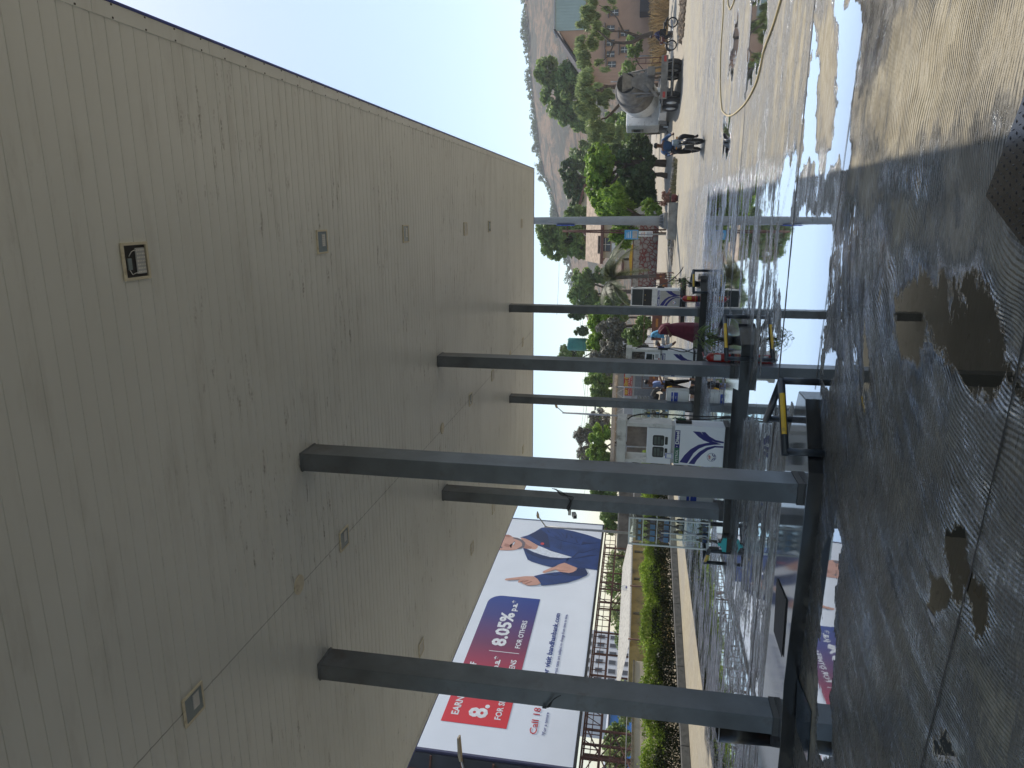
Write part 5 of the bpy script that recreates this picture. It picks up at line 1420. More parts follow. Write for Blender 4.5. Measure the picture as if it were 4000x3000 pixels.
M['kerbstone'] = mat('kerb_concrete', (0.13, 0.13, 0.125), 0.85, var=0.25, scale=6, bump=0.4, dirt=0.3, dirtcol=(0.05, 0.05, 0.045))
u = 0.0; k = 0
while u < Lh:
    p = far_ + d_ * (u + 0.74) + nside * 0.07
    o = MB().box((0, 0, 0.125), (1.46, 0.15, 0.25), bev=0.02).build('kerb_stone', M['kerbstone']); o.location = (p.x, p.y, 0); o.rotation_euler = (0, 0, math.atan2(d_.y, d_.x)); tag(o, kind='structure')
    u += 1.48
b = MB(); a = far_ + nside * 0.15; c = near_ + nside * 0.15
b.prism([a, c, c + nside * 1.2, a + nside * 1.2], (0, 0, 0.16)); o = b.build('soil_bed', mat('dark_soil', (0.016, 0.012, 0.008), 0.95, var=0.3, bump=0.6)); tag(o, kind='structure')
# chain link fence and low yellow building behind the hedge
def chain_fence():
    t = thing('chain_fence', 'thin chain link fence on posts behind the green hedge', 'fence', (o_.x, o_.y, 0))
    a = far_ + nside * 1.7 - o_; e = near_ + nside * 1.7 - o_; ln = (e - a).length; hgt = 1.75
    rr = random.Random(5)
    b = MB(); n = int(ln / 0.09)
    for k in range(-18, n):
        for sg in (0, 1):
            x0 = k * 0.09; pts = []
            z0, z1 = 0.3, hgt
            xa, xb = (x0, x0 + (z1 - z0)) if sg == 0 else (x0 + (z1 - z0), x0)
            if min(xa, xb) < 0 or max(xa, xb) > ln: continue
            p, q = a + d_ * xa + Vector((0, 0, z0)), a + d_ * xb + Vector((0, 0, z1)); s = Vector((0, 0, 0.0018))
            b.add([p - s, p + s, q + s, q - s], [(0, 1, 2, 3)])
    b.build('mesh', M['galv'], t)
    k = 0.0
    while k < ln:
        p = a + d_ * k; b = MB(); b.tube([p, p + Vector((0, 0, hgt + 0.05))], 0.03, 8); b.build('post', M['rust'], t); k += 3.0
    b = MB(); b.tube([a + Vector((0, 0, hgt)), e + Vector((0, 0, hgt))], 0.016, 6); b.build('top_rail', M['galv'], t)
chain_fence()
M['yellowwall'] = mat('yellow_wall', (0.42, 0.30, 0.10), 0.85, var=0.2, scale=1.2, dirt=0.5, dirtcol=(0.10, 0.085, 0.05))
M['beigewall'] = mat('beige_wall', (0.50, 0.44, 0.33), 0.85, var=0.12, scale=1, dirt=0.2, dirtcol=(0.25, 0.2, 0.14))
c = xp(2500, 2290, -17.2)
t = thing('low_shed', 'low weathered yellow shed with a pale corrugated roof behind the hedge', 'shed', (-18.0, c.y, 0))
b = MB(); b.span((-1.2, -4.8, 0), (0.8, 5.5, 1.72)); b.build('wall', M['yellowwall'], t)
b = MB()
for k in range(52):
    y = -5.0 + k * 0.21
    b.add([(-1.5, y, 2.15), (1.15, y, 1.72), (1.15, y + 0.105, 1.78), (-1.5, y + 0.105, 2.21), (1.15, y + 0.21, 1.72), (-1.5, y + 0.21, 2.15), (1.15, y, 1.69), (1.15, y + 0.21, 1.69)], [(0, 1, 2, 3), (3, 2, 4, 5), (1, 6, 7, 4)])
b.build('roof', mat('pale_sheet_roof', (0.52, 0.50, 0.44), 0.6, var=0.15, dirt=0.2), t)
for y in (-2.4, 0.6, 3.4):
    b = MB(); b.span((0.801, y - 0.06, 0), (0.87, y + 0.06, 1.6)); b.build('pier', mat('mossy_pier', (0.14, 0.12, 0.08), 0.9, var=0.4), t)
t = thing('boundary_wall', 'pale beige boundary wall behind the left part of the hedge', 'wall', (-17.3, 18.5, 0))
b = MB(); b.span((-0.1, -7, 0), (0.1, 6.0, 1.50)); b.build('wall', M['beigewall'], t)
b = MB(); b.span((-0.14, -7, 1.502), (0.14, 6.0, 1.57)); b.build('coping', mat('mossy_coping', (0.13, 0.11, 0.07), 0.9, var=0.5), t)
t = thing('boundary_wall', 'stained grey concrete wall between the billboard and the bottle cabinet', 'wall', (-15.5, 47, 0.2))
wa_, wb_ = yp(2440, 2150, 47).x + 15.5, yp(2440, 1875, 47).x + 15.5
b = MB(); b.span((wa_, -0.1, 0), (wb_, 0.1, 2.45)); b.build('wall', mat('grey_stained_wall', (0.16, 0.14, 0.115), 0.9, var=0.3, scale=1.4, dirt=0.6, dirtcol=(0.07, 0.06, 0.05), bump=0.3), t)
b = MB(); b.span((wa_, -0.12, 2.452), (wb_, 0.12, 2.55)); b.build('coping', M['concrete'], t)
# apartment block and blue sheet far left
c = xp(2400, 2560, -75)
t = thing('apartment_block', 'pale grey apartment block with rows of dark windows seen through the scaffold', 'building', (-75, c.y, 0))
b = MB(); b.span((-8, -11, 0), (0, 7, 9.5)); b.build('wall', mat('apartment_wall', (0.50, 0.53, 0.58), 0.8, var=0.08), t)
for i in range(7):
    for z in (0.9, 3.1, 5.3, 7.5):
        y = -10 + i * 2.4
        b = MB(); b.span((0.002, y, z), (0.06, y + 1.3, z + 1.35)); f_ = b.build('window', mat('window_frame_grey', (0.35, 0.36, 0.38), 0.6), t)
        b = MB(); b.span((0.061, y + 0.1, z + 0.1), (0.075, y + 1.2, z + 1.25)); b.build('pane', mat('dark_pane', (0.04, 0.05, 0.07), 0.2), f_)
c = xp(2470, 2880, -40)
t = thing('blue_shed', 'bright blue sheet shed behind the scaffold at the far left', 'shed', (-40, c.y, 0))
b = MB(); b.span((-2, -3.0, 0), (0, 3.8, 2.9)); b.build('wall', mat('blue_sheet', (0.02, 0.16, 0.50), 0.5, var=0.12), t)
b = MB(); b.add([(-2.1, -3.2, 3.1), (0.3, -3.2, 2.8), (0.3, 4.0, 2.8), (-2.1, 4.0, 3.1)], [(0, 1, 2, 3)]); b.prism([(-2.1, -3.2, 3.11), (0.3, -3.2, 2.91), (0.3, 4.0, 2.91), (-2.1, 4.0, 3.11)], (0, 0, 0.05)); b.build('roof', M['pumpgrey'], t)

# ------------------------------------------------------------------ hills
SKY_PTS = [(-900, 2060), (-400, 2030), (0, 2048), (108, 2055), (253, 2066), (434, 2085), (600, 2106), (680, 2120), (727, 2146), (800, 2165), (900, 2188), (1023, 2218), (1070, 2236), (1200, 2275), (1350, 2330), (1500, 2385), (1700, 2425), (2000, 2440), (2400, 2432)]
def ridge_h(yy, D):
    xs = np.interp(yy, [p[0] for p in SKY_PTS], [p[1] for p in SKY_PTS])
    return xs
r_ = np.random.default_rng(4)
ys = np.linspace(-1500, 2300, 150)
Ds = np.linspace(150, 380, 46)
V = []
ph = r_.uniform(0, 6.28, 12)
for yy in ys:
    d0 = ray(2400, float(yy)); dirv = Vector((d0.x, d0.y, 0)).normalized()
    top = ray(float(np.interp(yy, [p[0] for p in SKY_PTS], [p[1] for p in SKY_PTS])), float(yy))
    el = top.z / math.hypot(top.x, top.y)
    hr = 1.95 + el * 380 * 1.0
    for D in Ds:
        u = (D - 150) / 230
        p = CAM + dirv * D
        g = 0.06 * math.sin(p.x * 0.05 + ph[0]) + 0.05 * math.sin(p.x * 0.11 + p.y * 0.03 + ph[1]) + 0.03 * math.sin(p.x * 0.23 + ph[2])
        z = 0.6 + (hr - 0.6) * (max(0.0, u) ** 1.15) * (1 + g * (1 - u) * 1.6)
        V.append((p.x, p.y, z - 0.8 if D < 155 else z))
# back slope
nD = len(Ds)
b = MB(); b.v = V
for i in range(len(ys) - 1):
    for j in range(nD - 1):
        b.f.append((i * nD + j, (i + 1) * nD + j, (i + 1) * nD + j + 1, i * nD + j + 1)); b.m.append(0); b.sm.append(True)
hm = bpy.data.materials.new('dry_hillside'); hm.use_nodes = True
N = hm.node_tree.nodes; L = hm.node_tree.links
tcn = nd('ShaderNodeTexCoord').outputs['Object']
a1 = noise(mapping(tcn, (0, 0, 0.3), (1, 0.35, 2.0)), 0.06, 9, 0.72, 0.8)
a2 = noise(tcn, 0.25, 8, 0.7)
c_ = mixc(mr(a1, 0.44, 0.56), (0.17, 0.10, 0.052, 1), (0.022, 0.022, 0.012, 1))
c_ = mixc(mr(a2, 0.50, 0.62), c_, (0.030, 0.038, 0.02, 1))
c_ = mixc(mth('MULTIPLY', mr(a2, 0.32, 0.42), 0.0), c_, c_)
L.new(c_, N['Principled BSDF'].inputs['Base Color']); N['Principled BSDF'].inputs['Roughness'].default_value = 0.95
bp = nd('ShaderNodeBump'); bp.inputs['Strength'].default_value = 0.9; bp.inputs['Distance'].default_value = 3.0
L.new(noise(mapping(tcn, (0, 0, 0), (1, 0.5, 1)), 0.12, 8, 0.65), bp.inputs['Height']); L.new(bp.outputs[0], N['Principled BSDF'].inputs['Normal'])
o = b.build('hills', hm); tag(o, kind='structure')
# scattered trees along the ridge: too many and too far to count
bl = []
rr = random.Random(21)
for k in range(190):
    yy = rr.uniform(-500, 1180)
    x0 = float(np.interp(yy, [p[0] for p in SKY_PTS], [p[1] for p in SKY_PTS]))
    s = rr.uniform(1.0, 2.6) if rr.random() < 0.8 else rr.uniform(2.6, 4.6)
    u = True
    D = 374 if u else rr.uniform(260, 360)
    d0 = ray(x0, yy); k_ = 1 / math.hypot(d0.x, d0.y)
    p = CAM + d0 * (k_ * D)
    z = p.z + s * 0.55 if u else 0.6 + (1.95 + d0.z * k_ * 380 - 0.6) * ((D - 150) / 230) ** 1.15 + s * 0.3
    z -= s * rr.uniform(0.1, 0.5)
    bl.append((p.x, p.y, z, s * rr.uniform(.7, 2.0), s, s * rr.uniform(0.5, 0.95)))
V = leaves(bl, 20000, 0.8, 5, clump=0.40, sub=9)
o = leafmesh('ridge_trees', V, LD); tag(o, 'thin line of small hazy trees growing along the hill ridge', 'trees', kind='stuff')

# ------------------------------------------------------------------ houses
def win(parent, c, sx, sz, face='y', shade=True):
    b = MB(); b.box((c[0], c[1] - 0.03, c[2]), (sx + 0.12, 0.06, sz + 0.12)); w_ = b.build('window', mat('window_surround', (0.30, 0.20, 0.14), 0.7), parent)
    b = MB(); b.box((c[0], c[1] - 0.068, c[2]), (sx, 0.012, sz)); b.build('pane', mat('dark_pane', (0.04, 0.05, 0.07), 0.2), w_)
    b = MB(); b.box((c[0], c[1] - 0.082, c[2]), (0.05, 0.012, sz)); b.box((c[0], c[1] - 0.082, c[2]), (sx, 0.010, 0.04)); b.build('bars', M['white'], w_)
    if shade:
        b = MB(); b.box((c[0], c[1] - 0.3, c[2] + sz / 2 + 0.16), (sx + 0.4, 0.6, 0.07), rx=-0.08); b.build('sunshade', mat('shade_slab', (0.22, 0.18, 0.16), 0.8), w_)
YH = 78.0; zH = gz(YH)
a_top = yp(2173, 120, YH); a_low = yp(2270, 262, YH)
t = thing('gabled_house', 'peach walled house with a steep tiled gable and pale green sheet cladding', 'house', (a_low.x, YH, zH))
px_ = M['peach'] = mat('peach_wall', (0.50, 0.31, 0.21), 0.85, var=0.1, scale=0.8, dirt=0.15, dirtcol=(0.3, 0.2, 0.15))
rx_ = a_top.x - a_low.x; zt_ = a_top.z - zH; zl_ = a_low.z - zH
b = MB(); b.prism([(0.2, 0, 0), (24, 0, 0), (24, 0, zt_ - 0.4), (rx_, 0, zt_ - 0.25), (0.2, 0, zl_ - 0.1)], (0, 12, 0)); b.build('wall', px_, t)
b = MB(); b.prism([(-0.7, -0.7, zl_ - 0.55), (rx_, -0.7, zt_), (rx_, -0.7, zt_ + 0.22), (-0.8, -0.7, zl_ - 0.32)], (0, 13.4, 0)); b.build('roof', mat('dark_roof_edge', (0.06, 0.055, 0.06), 0.8, var=0.3), t)
q0 = yp(2158, 10, YH - 0.1); 
b = MB()
x0_ = rx_ - 0.05; wdt_ = 24 - x0_
for k in range(int(wdt_ / 0.3)):
    xx = x0_ + k * 0.3
    b.span((xx, -0.10, zl_ - 0.35), (xx + 0.16, -0.02, zt_ + 0.1)); b.span((xx + 0.161, -0.07, zl_ - 0.35), (xx + 0.299, -0.02, zt_ + 0.1))
b.build('sheet_cladding', mat('green_white_sheet', (0.40, 0.50, 0.47), 0.5, var=0.08, scale=0.6, dirt=0.1, dirtcol=(0.3, 0.25, 0.2)), t)
b = MB(); b.span((x0_ - 0.2, -0.25, zt_ + 0.101), (24, 2.0, zt_ + 0.25)); b.build('roof', M['pumpgrey'], t)
b = MB(); b.tube([(x0_ + 3.3, -0.16, zl_ - 0.4), (x0_ + 3.3, -0.16, zt_ + 0.1)], 0.06, 8); b.build('pipe', M['rust'], t)
for (yy_, xx_) in ((50, 2400), (112, 2385), (168, 2385), (212, 2385), (252, 2390), (130, 2440), (195, 2440)):
    p = yp(xx_, yy_, YH); win(t, (p.x - a_low.x, 0, p.z - zH), 0.55, 0.8)
p = yp(2455, 20, YH)
b = MB(); b.span((p.x - a_low.x - 1.2, -2.2, 0), (p.x - a_low.x + 3.5, -0.02, 2.3)); b.build('porch', mat('dark_porch', (0.06, 0.055, 0.06), 0.8), t)
for (yy_) in (148, 222, 280, 318):
    p = yp(2500, yy_, YH); b = MB(); b.tube([(p.x - a_low.x, -0.35, 0), (p.x - a_low.x, -0.35, 3.6 if yy_ < 300 else 5)], 0.06, 6); b.build('pole', M['galv'], t)
# lattice fence and dry grass in front of it
p0 = yp(2500, -80, 66); p1 = yp(2500, 255, 66); zF = gz(66)
t = thing('lattice_fence', 'diagonal concrete lattice fence in front of the peach house', 'fence', ((p0.x + p1.x) / 2, 66, zF))
Lf = abs(p0.x - p1.x); b = MB(); x = -Lf / 2
while x < Lf / 2 - 0.9:
    b.tube([(x, 0, 0.1), (x + 0.9, 0, 1.0)], 0.03, 4, smooth=False); b.tube([(x + 0.9, 0.06, 0.1), (x, 0.06, 1.0)], 0.03, 4, smooth=False); x += 0.30
b.span((-Lf / 2, -0.05, 1.0), (Lf / 2, 0.1, 1.08)); b.span((-Lf / 2, -0.05, 0.0), (Lf / 2, 0.1, 0.1)); b.build('lattice', mat('lattice_concrete', (0.45, 0.42, 0.36), 0.85), t)
def grass(name, x0, x1, y0, y1, n, h, m, seed, label):
    r = np.random.default_rng(seed); X0 = r.uniform(x0, x1, n); Y0 = r.uniform(y0, y1, n)
    hh = h * r.uniform(0.4, 1.2, n) * (0.6 + 0.5 * np.sin(X0 * 1.3) ** 2)
    a = r.uniform(0, 6.28, n); w_ = 0.035
    zz_ = far_h(Y0); lean = r.normal(0, 0.35, (n, 2)) * hh[:, None]
    V = np.stack([np.stack([X0 - np.cos(a) * w_, Y0 - np.sin(a) * w_, zz_], 1), np.stack([X0 + np.cos(a) * w_, Y0 + np.sin(a) * w_, zz_], 1), np.stack([X0 + lean[:, 0] + .012, Y0 + lean[:, 1], zz_ + hh], 1), np.stack([X0 + lean[:, 0] - .012, Y0 + lean[:, 1], zz_ + hh], 1)], 1).reshape(-1, 3)
    o = leafmesh(name, V, m); tag(o, label, 'grass', kind='stuff')
GD = leafmat('dry_grass', (0.30, 0.20, 0.09), (0.48, 0.35, 0.18), 0.2)
pa, pb_ = yp(2560, 60, 58), yp(2560, 230, 58)
grass('dry_grass', pb_.x, pa.x + 8, 55, 64, 9000, 1.15, GD, 3, 'tall dry brown grass in front of the lattice fence')
grass('dry_grass', -2.5, 3.0, 43.5, 45.5, 900, 0.25, leafmat('rough_grass', (0.10, 0.10, 0.05), (0.22, 0.20, 0.11), 0.2), 4, 'low rough grass round the foot of the tall pole')

YC = 66.0; zC = gz(YC)
a = yp(2345, 1016, YC); c = yp(2345, 905, YC)
t = thing('cream_house', 'cream house with a faded tiled roof and a dark window behind the palm', 'house', (a.x, YC, zC))
wd_ = c.x - a.x; he_ = a.z - zC
M['creamwall'] = mat('cream_wall', (0.52, 0.46, 0.36), 0.85, var=0.08, dirt=0.25, dirtcol=(0.3, 0.26, 0.2))
b = MB(); b.span((0.2, 0, 0), (wd_ + 3.2, 7, he_)); b.build('wall', M['creamwall'], t)
zr = yp(2304, 1000, YC + 2).z - zC
b = MB(); b.prism([(-0.3, -0.6, he_ - 0.12), (-0.3, -0.6, he_ + 0.0), (-0.3, 3.2, zr + 0.5), (-0.3, 7.4, he_ + 0.0), (-0.3, 7.4, he_ - 0.12)], (wd_ + 3.9, 0, 0)); b.build('roof', mat('faded_tiles', (0.40, 0.30, 0.21), 0.85, var=0.3, scale=3, dirt=0.3, dirtcol=(0.2, 0.13, 0.09)), t)
b = MB(); b.span((-0.3, -0.66, he_ - 0.28), (wd_ + 3.6, -0.601, he_ - 0.02)); b.build('fascia_board', mat('red_brown_board', (0.16, 0.07, 0.05), 0.8), t)
p = yp(2365, 955, YC); win(t, (p.x - a.x, 0, p.z - zC), 1.2, 0.9)
p = yp(2400, 985, YC); b = MB(); b.span((p.x - a.x - 0.8, -0.15, p.z - zC - 0.25), (p.x - a.x + 0.8, -0.02, p.z - zC + 0.25)); b.build('shutter', M['white'], t)
q1 = yp(2436, 1080, YC); b = MB(); b.span((q1.x - a.x, -0.02, 0), (-0.02, 5, q1.z - zC)); b.build('annex', M['creamwall'], t)
b = MB(); b.span((q1.x - a.x - 0.2, -0.5, q1.z - zC + 0.002), (0.1, 5, q1.z - zC + 0.22)); b.build('annex_roof', mat('red_brown_board', (0.16, 0.07, 0.05), 0.8), t)
# taller gable behind
g0 = yp(2290, 905, 84); g1 = yp(2254, 855, 84); g2 = yp(2275, 800, 84)
t = thing('cream_house', 'taller cream house with a red gable edge behind the tall round pole', 'house', (g1.x, 84, gz(84)))
ox, oz = g1.x, gz(84)
b = MB(); b.prism([(g0.x - ox, 0, 0), (g2.x - ox + 2, 0, 0), (g2.x - ox + 2, 0, g2.z - oz - .3), (0, 0, g1.z - oz - 0.1), (g0.x - ox, 0, g0.z - oz - .1)], (0, 8, 0)); b.build('wall', M['creamwall'], t)
b = MB(); b.prism([(g0.x - ox - .4, -0.4, g0.z - oz - .15), (0, -0.4, g1.z - oz), (g2.x - ox + 2.3, -0.4, g2.z - oz - .4), (g2.x - ox + 2.3, -0.4, g2.z - oz - .15), (0, -0.4, g1.z - oz + .3), (g0.x - ox - .4, -0.4, g0.z - oz + .1)], (0, 9, 0)); b.build('roof', mat('red_brown_board', (0.16, 0.07, 0.05), 0.8), t)
p = yp(2318, 815, 84); b = MB(); b.span((p.x - ox - 1.5, -0.08, p.z - oz - 0.7), (p.x - ox + 1.5, -0.02, p.z - oz + 0.7)); b.build('louvre', M['white'], t)

# stone wall
YS = 56.0; zS = gz(YS)
s0 = yp(2520, 1135, YS); s1 = yp(2520, 868, YS); zt1 = yp(2497, 1000, YS).z - zS; zt2 = yp(2474, 1000, YS).z - zS
t = thing('stone_wall', 'rubble stone wall with red pointing and a pale plaster band on top', 'wall', ((s0.x + s1.x) / 2, YS, zS))
sm = bpy.data.materials.new('red_pointed_stone'); sm.use_nodes = True
N = sm.node_tree.nodes; L = sm.node_tree.links
tcn = nd('ShaderNodeTexCoord').outputs['Object']
vo = nd('ShaderNodeTexVoronoi', feature='DISTANCE_TO_EDGE'); vo.inputs['Scale'].default_value = 3.0; L.new(tcn, vo.inputs['Vector'])
vc = nd('ShaderNodeTexVoronoi'); vc.inputs['Scale'].default_value = 3.0; L.new(tcn, vc.inputs['Vector'])
c_ = mixc(mr(vc.outputs['Distance'], 0, 0.8), (0.40, 0.34, 0.29, 1), (0.24, 0.20, 0.17, 1))
L.new(mixc(mr(vo.outputs['Distance'], 0.05, 0.09), (0.22, 0.045, 0.035, 1), c_), N['Principled BSDF'].inputs['Base Color']); N['Principled BSDF'].inputs['Roughness'].default_value = 0.9
hw = (s1.x - s0.x) / 2
b = MB(); b.span((-hw, 0, -0.1), (hw, 0.35, zt1)); b.build('stonework', sm, t)
b = MB(); b.span((-hw, -0.04, zt1 + 0.001), (hw, 0.38, zt2)); b.build('plaster_band', mat('stained_plaster', (0.42, 0.38, 0.32), 0.85, dirt=0.6, dirtcol=(0.12, 0.10, 0.08)), t)
b = MB(); b.span((-hw, -0.07, zt2 + 0.001), (hw, 0.42, zt2 + 0.07)); b.build('coping', mat('red_brown_board', (0.16, 0.07, 0.05), 0.8), t)
p = yp(2468, 1020, 60); 
t = thing('tarpaulin_cart', 'small cart covered with a bright yellow tarpaulin behind the stone wall', 'cart', (p.x, 60, zS))
b = MB(); b.prism([(-1.4, 0, p.z - zS - 0.3), (1.4, 0, p.z - zS - 0.3), (1.3, 0, p.z - zS + 0.1), (0.2, 0, p.z - zS + 0.25), (-1.2, 0, p.z - zS + 0.1)], (0, 1.2, 0)); b.build('tarpaulin', mat('yellow_tarp', (0.62, 0.36, 0.02), 0.6), t)
b = MB(); b.span((-1.2, 0.1, 0), (1.2, 1.1, p.z - zS - 0.31)); b.build('body', M['rust'], t)

# workshop shed with the red sign
YW = 52.0; zW = gz(YW)
w0 = yp(2400, 1700, YW); w1 = yp(2400, 1440, YW); zr = yp(2392, 1560, YW).z - zW
t = thing('workshop', 'low white workshop with beige roof beam and grey corrugated shutter', 'building', (w1.x, YW, zW))
ww = w0.x - w1.x
b = MB(); b.span((ww - 4.5, 0, 0), (1.6, 6, zr - 0.3)); b.build('wall', mat('workshop_wall', (0.52, 0.54, 0.56), 0.8, var=0.06, dirt=0.15), t)
b = MB(); b.span((ww - 4.7, -0.8, zr - 0.299), (1.8, 6.3, zr)); b.build('roof_beam', mat('beige_beam', (0.50, 0.40, 0.30), 0.8, dirt=0.1), t)
sx0 = yp(2500, 1545, YW).x - w1.x; sx1 = yp(2500, 1446, YW).x - w1.x; sz = yp(2478, 1500, YW).z - zW
b = MB(); n = int((sz) / 0.11)
for k in range(n): b.span((sx0, -0.09, k * 0.11), (sx1, -0.02, k * 0.11 + 0.055)); b.span((sx0, -0.05, k * 0.11 + 0.056), (sx1, -0.02, k * 0.11 + 0.109))
b.build('shutter', mat('grey_shutter', (0.24, 0.26, 0.28), 0.55, metal=0.3, var=0.1), t)
b = MB(); b.span((sx0 - .2, -0.16, sz), (sx1, -0.02, sz + 0.2)); b.build('shutter_box', M['pumpgrey'], t)
fz0 = yp(2470, 1500, YW - 0.3).z; fz1 = yp(2436, 1500, YW - 0.3).z; fx0 = yp(2450, 1546, YW - .3).x; fx1 = yp(2450, 1452, YW - .3).x
t = thing('shop_sign', 'red workshop sign board with yellow and white writing', 'sign', (fx0, YW - 0.2, fz0))
b = MB(); b.span((0, -0.05, 0), (fx1 - fx0, 0.03, fz1 - fz0)); b.build('board', M['red'], t)
dev = '\u091c\u0932 \u0915\u093f\u0938\u0928 \u0938\u0947\u0902\u091f\u0930'
text(dev, mat('sign_yellow', (0.75, 0.6, 0.08), 0.5), t, (0.05, -0.052, (fz1 - fz0) * 0.48), (1, 0, 0), (0, 0, 1), (fx1 - fx0) * 0.9, 0.24, bold=0.02)
text('all Kitchen, L.S. Rolling Truck', M['white'], t, (0.05, -0.052, 0.20), (1, 0, 0), (0, 0, 1), (fx1 - fx0) * 0.92, 0.10)
text('All Doors, Modular Furniture', M['white'], t, (0.05, -0.052, 0.04), (1, 0, 0), (0, 0, 1), (fx1 - fx0) * 0.92, 0.10)
c = yp(2400, 1640, 44); zr = c.z
t = thing('truss_awning', 'pale open awning on thin steel trusses above the petrol and diesel pump', 'awning', (c.x, 44, 0))
b = MB(); b.span((-1.9, 0, zr - 0.05), (2.3, 3, zr + 0.12)); b.build('roof', mat('beige_beam', (0.50, 0.40, 0.30), 0.8), t)
b = MB()
for k in range(6): b.tube([(-1.8 + k * 0.65, 0.05, zr - 0.55), (-1.45 + k * 0.65, 0.05, zr - 0.06), (-1.15 + k * 0.65, 0.05, zr - 0.55)], 0.02, 5)
b.tube([(-1.8, 0.05, zr - 0.55), (2.2, 0.05, zr - 0.55)], 0.025, 5); b.build('truss', M['white'], t)
for x in (-1.8, 2.2):
    b = MB(); b.tube([(x, 0.1, 0), (x, 0.1, zr)], 0.05, 8); b.build('post', M['galv'], t)
p0 = yp(2455, 1755, 46); p1 = yp(2455, 1655, 46)
t = thing('stained_wall', 'dark stained concrete wall seen through the arch of the petrol and diesel pump', 'wall', ((p0.x + p1.x) / 2, 46, 0))
hz_ = yp(2449, 1700, 46).z; hw = (p1.x - p0.x) / 2 + 0.6
b = MB(); b.span((-hw, 0, 0), (hw, 0.2, hz_)); b.build('wall', mat('grey_stained_wall', (0.16, 0.14, 0.115), 0.9), t)

# water tank
p = yp(2253, 1345, 70)
t = thing('water_tank', 'tall green water tank on a frame above the dusty trees', 'water tank', (p.x, 70, gz(70)))
zt = yp(2217, 1345, 70).z - gz(70); zb_ = yp(2292, 1345, 70).z - gz(70)
b = MB(); b.lathe([(0.62, zb_), (0.65, zb_ + 0.1), (0.65, zt - 0.15), (0.5, zt)], n=20); b.build('tank', mat('tank_green', (0.02, 0.17, 0.14), 0.5), t)
for a in range(4):
    b = MB(); b.tube([(0.5 * math.cos(a * PI / 2 + .7), 0.5 * math.sin(a * PI / 2 + .7), 0), (0.5 * math.cos(a * PI / 2 + .7), 0.5 * math.sin(a * PI / 2 + .7), zb_)], 0.05, 6); b.build('leg', M['rust'], t)

# ------------------------------------------------------------------ tall pole on a block, placards, barricades
t = thing('tall_pole', 'tall round grey steel pole bolted to a concrete block', 'pole', (-0.54, 41.8, 0))
b = MB(); b.lathe([(0.275, 0.72), (0.27, 1.1), (0.235, 5.0), (0.20, 8.3), (0.18, 13)], n=28); b.build('shaft', mat('pole_grey', (0.27, 0.28, 0.28), 0.45, metal=0.2, var=0.12, scale=1.5, dirt=0.15), t)
b = MB()
for k in range(12):
    a = 2 * PI * k / 12; c_, s_ = math.cos(a), math.sin(a)
    b.prism([(c_ * 0.27, s_ * 0.27, 0.72), (c_ * 0.42, s_ * 0.42, 0.72), (c_ * 0.275, s_ * 0.275, 0.98)], (-s_ * 0.02, c_ * 0.02, 0))
b.lathe([(0.45, 0.69), (0.45, 0.72), (0.27, 0.72)], n=28)
b.build('gusset_flange', M['galv'], t)
b = MB(); b.box((0, 0, 0.585), (0.92, 0.8, 0.19), bev=0.02); b.build('upper_block', M['concrete'], t)
b = MB(); b.span((-1.02, -1.0, 0), (1.0, 0.6, 0.485), bev=0.03); b.build('concrete_block', M['concrete'], t)
z1 = yp(2175, 878, 41.8).z; z2 = yp(2245, 878, 41.8).z
b = MB(); b.span((-0.28, -0.25, z2), (-0.23, 0.35, z1)); b.build('blue_sign_edge', M['blue'], t)
def placard(px0, px1, py0, py1, Y, label, m1, m2, ln):
    a = yp(px1, py1, Y); c = yp(px0, py0, Y)
    t = thing('placard', label, 'placard', ((a.x + c.x) / 2, Y, 0), 0, 'placards beside the tall pole')
    hw = (c.x - a.x) / 2
    b = MB(); b.span((-hw, 0, a.z), (hw, 0.03, c.z)); b.build('board', m1, t)
    h_ = c.z - a.z
    b = MB(); b.span((-hw + .05, -0.004, a.z + h_ * 0.05), (hw - .05, -0.001, a.z + h_ * 0.42)); b.build('print', m2, t)
    b = MB()
    for k in range(3): b.span((-hw * 0.7, -0.006, a.z + h_ * (0.55 + 0.12 * k)), (hw * 0.7 * (1 - 0.2 * k), -0.003, a.z + h_ * (0.59 + 0.12 * k)))
    b.build('print', ln, t)
    b = MB(); b.tube([(0, 0.05, 0), (0, 0.05, c.z)], 0.03, 6); b.build('post', M['galv'], t)
placard(2440, 2492, 898, 935, 42.5, 'blue and white placard left of the tall pole, the upper one', mat('placard_blue', (0.08, 0.35, 0.62), 0.5), mat('placard_grey', (0.42, 0.40, 0.36), 0.5), M['white'])
placard(2495, 2549, 903, 924, 42.7, 'small white placard with orange patch below the blue one', M['white'], mat('placard_pale', (0.50, 0.50, 0.52), 0.5), mat('orange_print', (0.6, 0.2, 0.03), 0.5))
p = yp(2500, 905, 45)
t = thing('utility_pole', 'thin dark lattice utility pole between the tall pole and cream house', 'pole', (p.x, 45, gz(45)))
zt = yp(2200, 905, 45).z
b = MB(); b.tube([(-.1, 0, 0), (0, 0, zt)], [0.07, 0.05], 6); b.tube([(.12, 0, 0), (0.05, 0, zt)], [0.05, 0.04], 6)
k = 0.5
while k < zt: b.tube([(-.1, 0, k), (.12, 0, k + 0.3)], 0.02, 4); k += 0.5
b.build('mast', M['rust'], t)
b = MB(); b.box((0.1, 0, zt * 0.62), (0.9, 0.06, 0.06)); b.box((0, 0, zt - 0.3), (0.7, 0.06, 0.06)); b.build('crossarm', M['rust'], t)
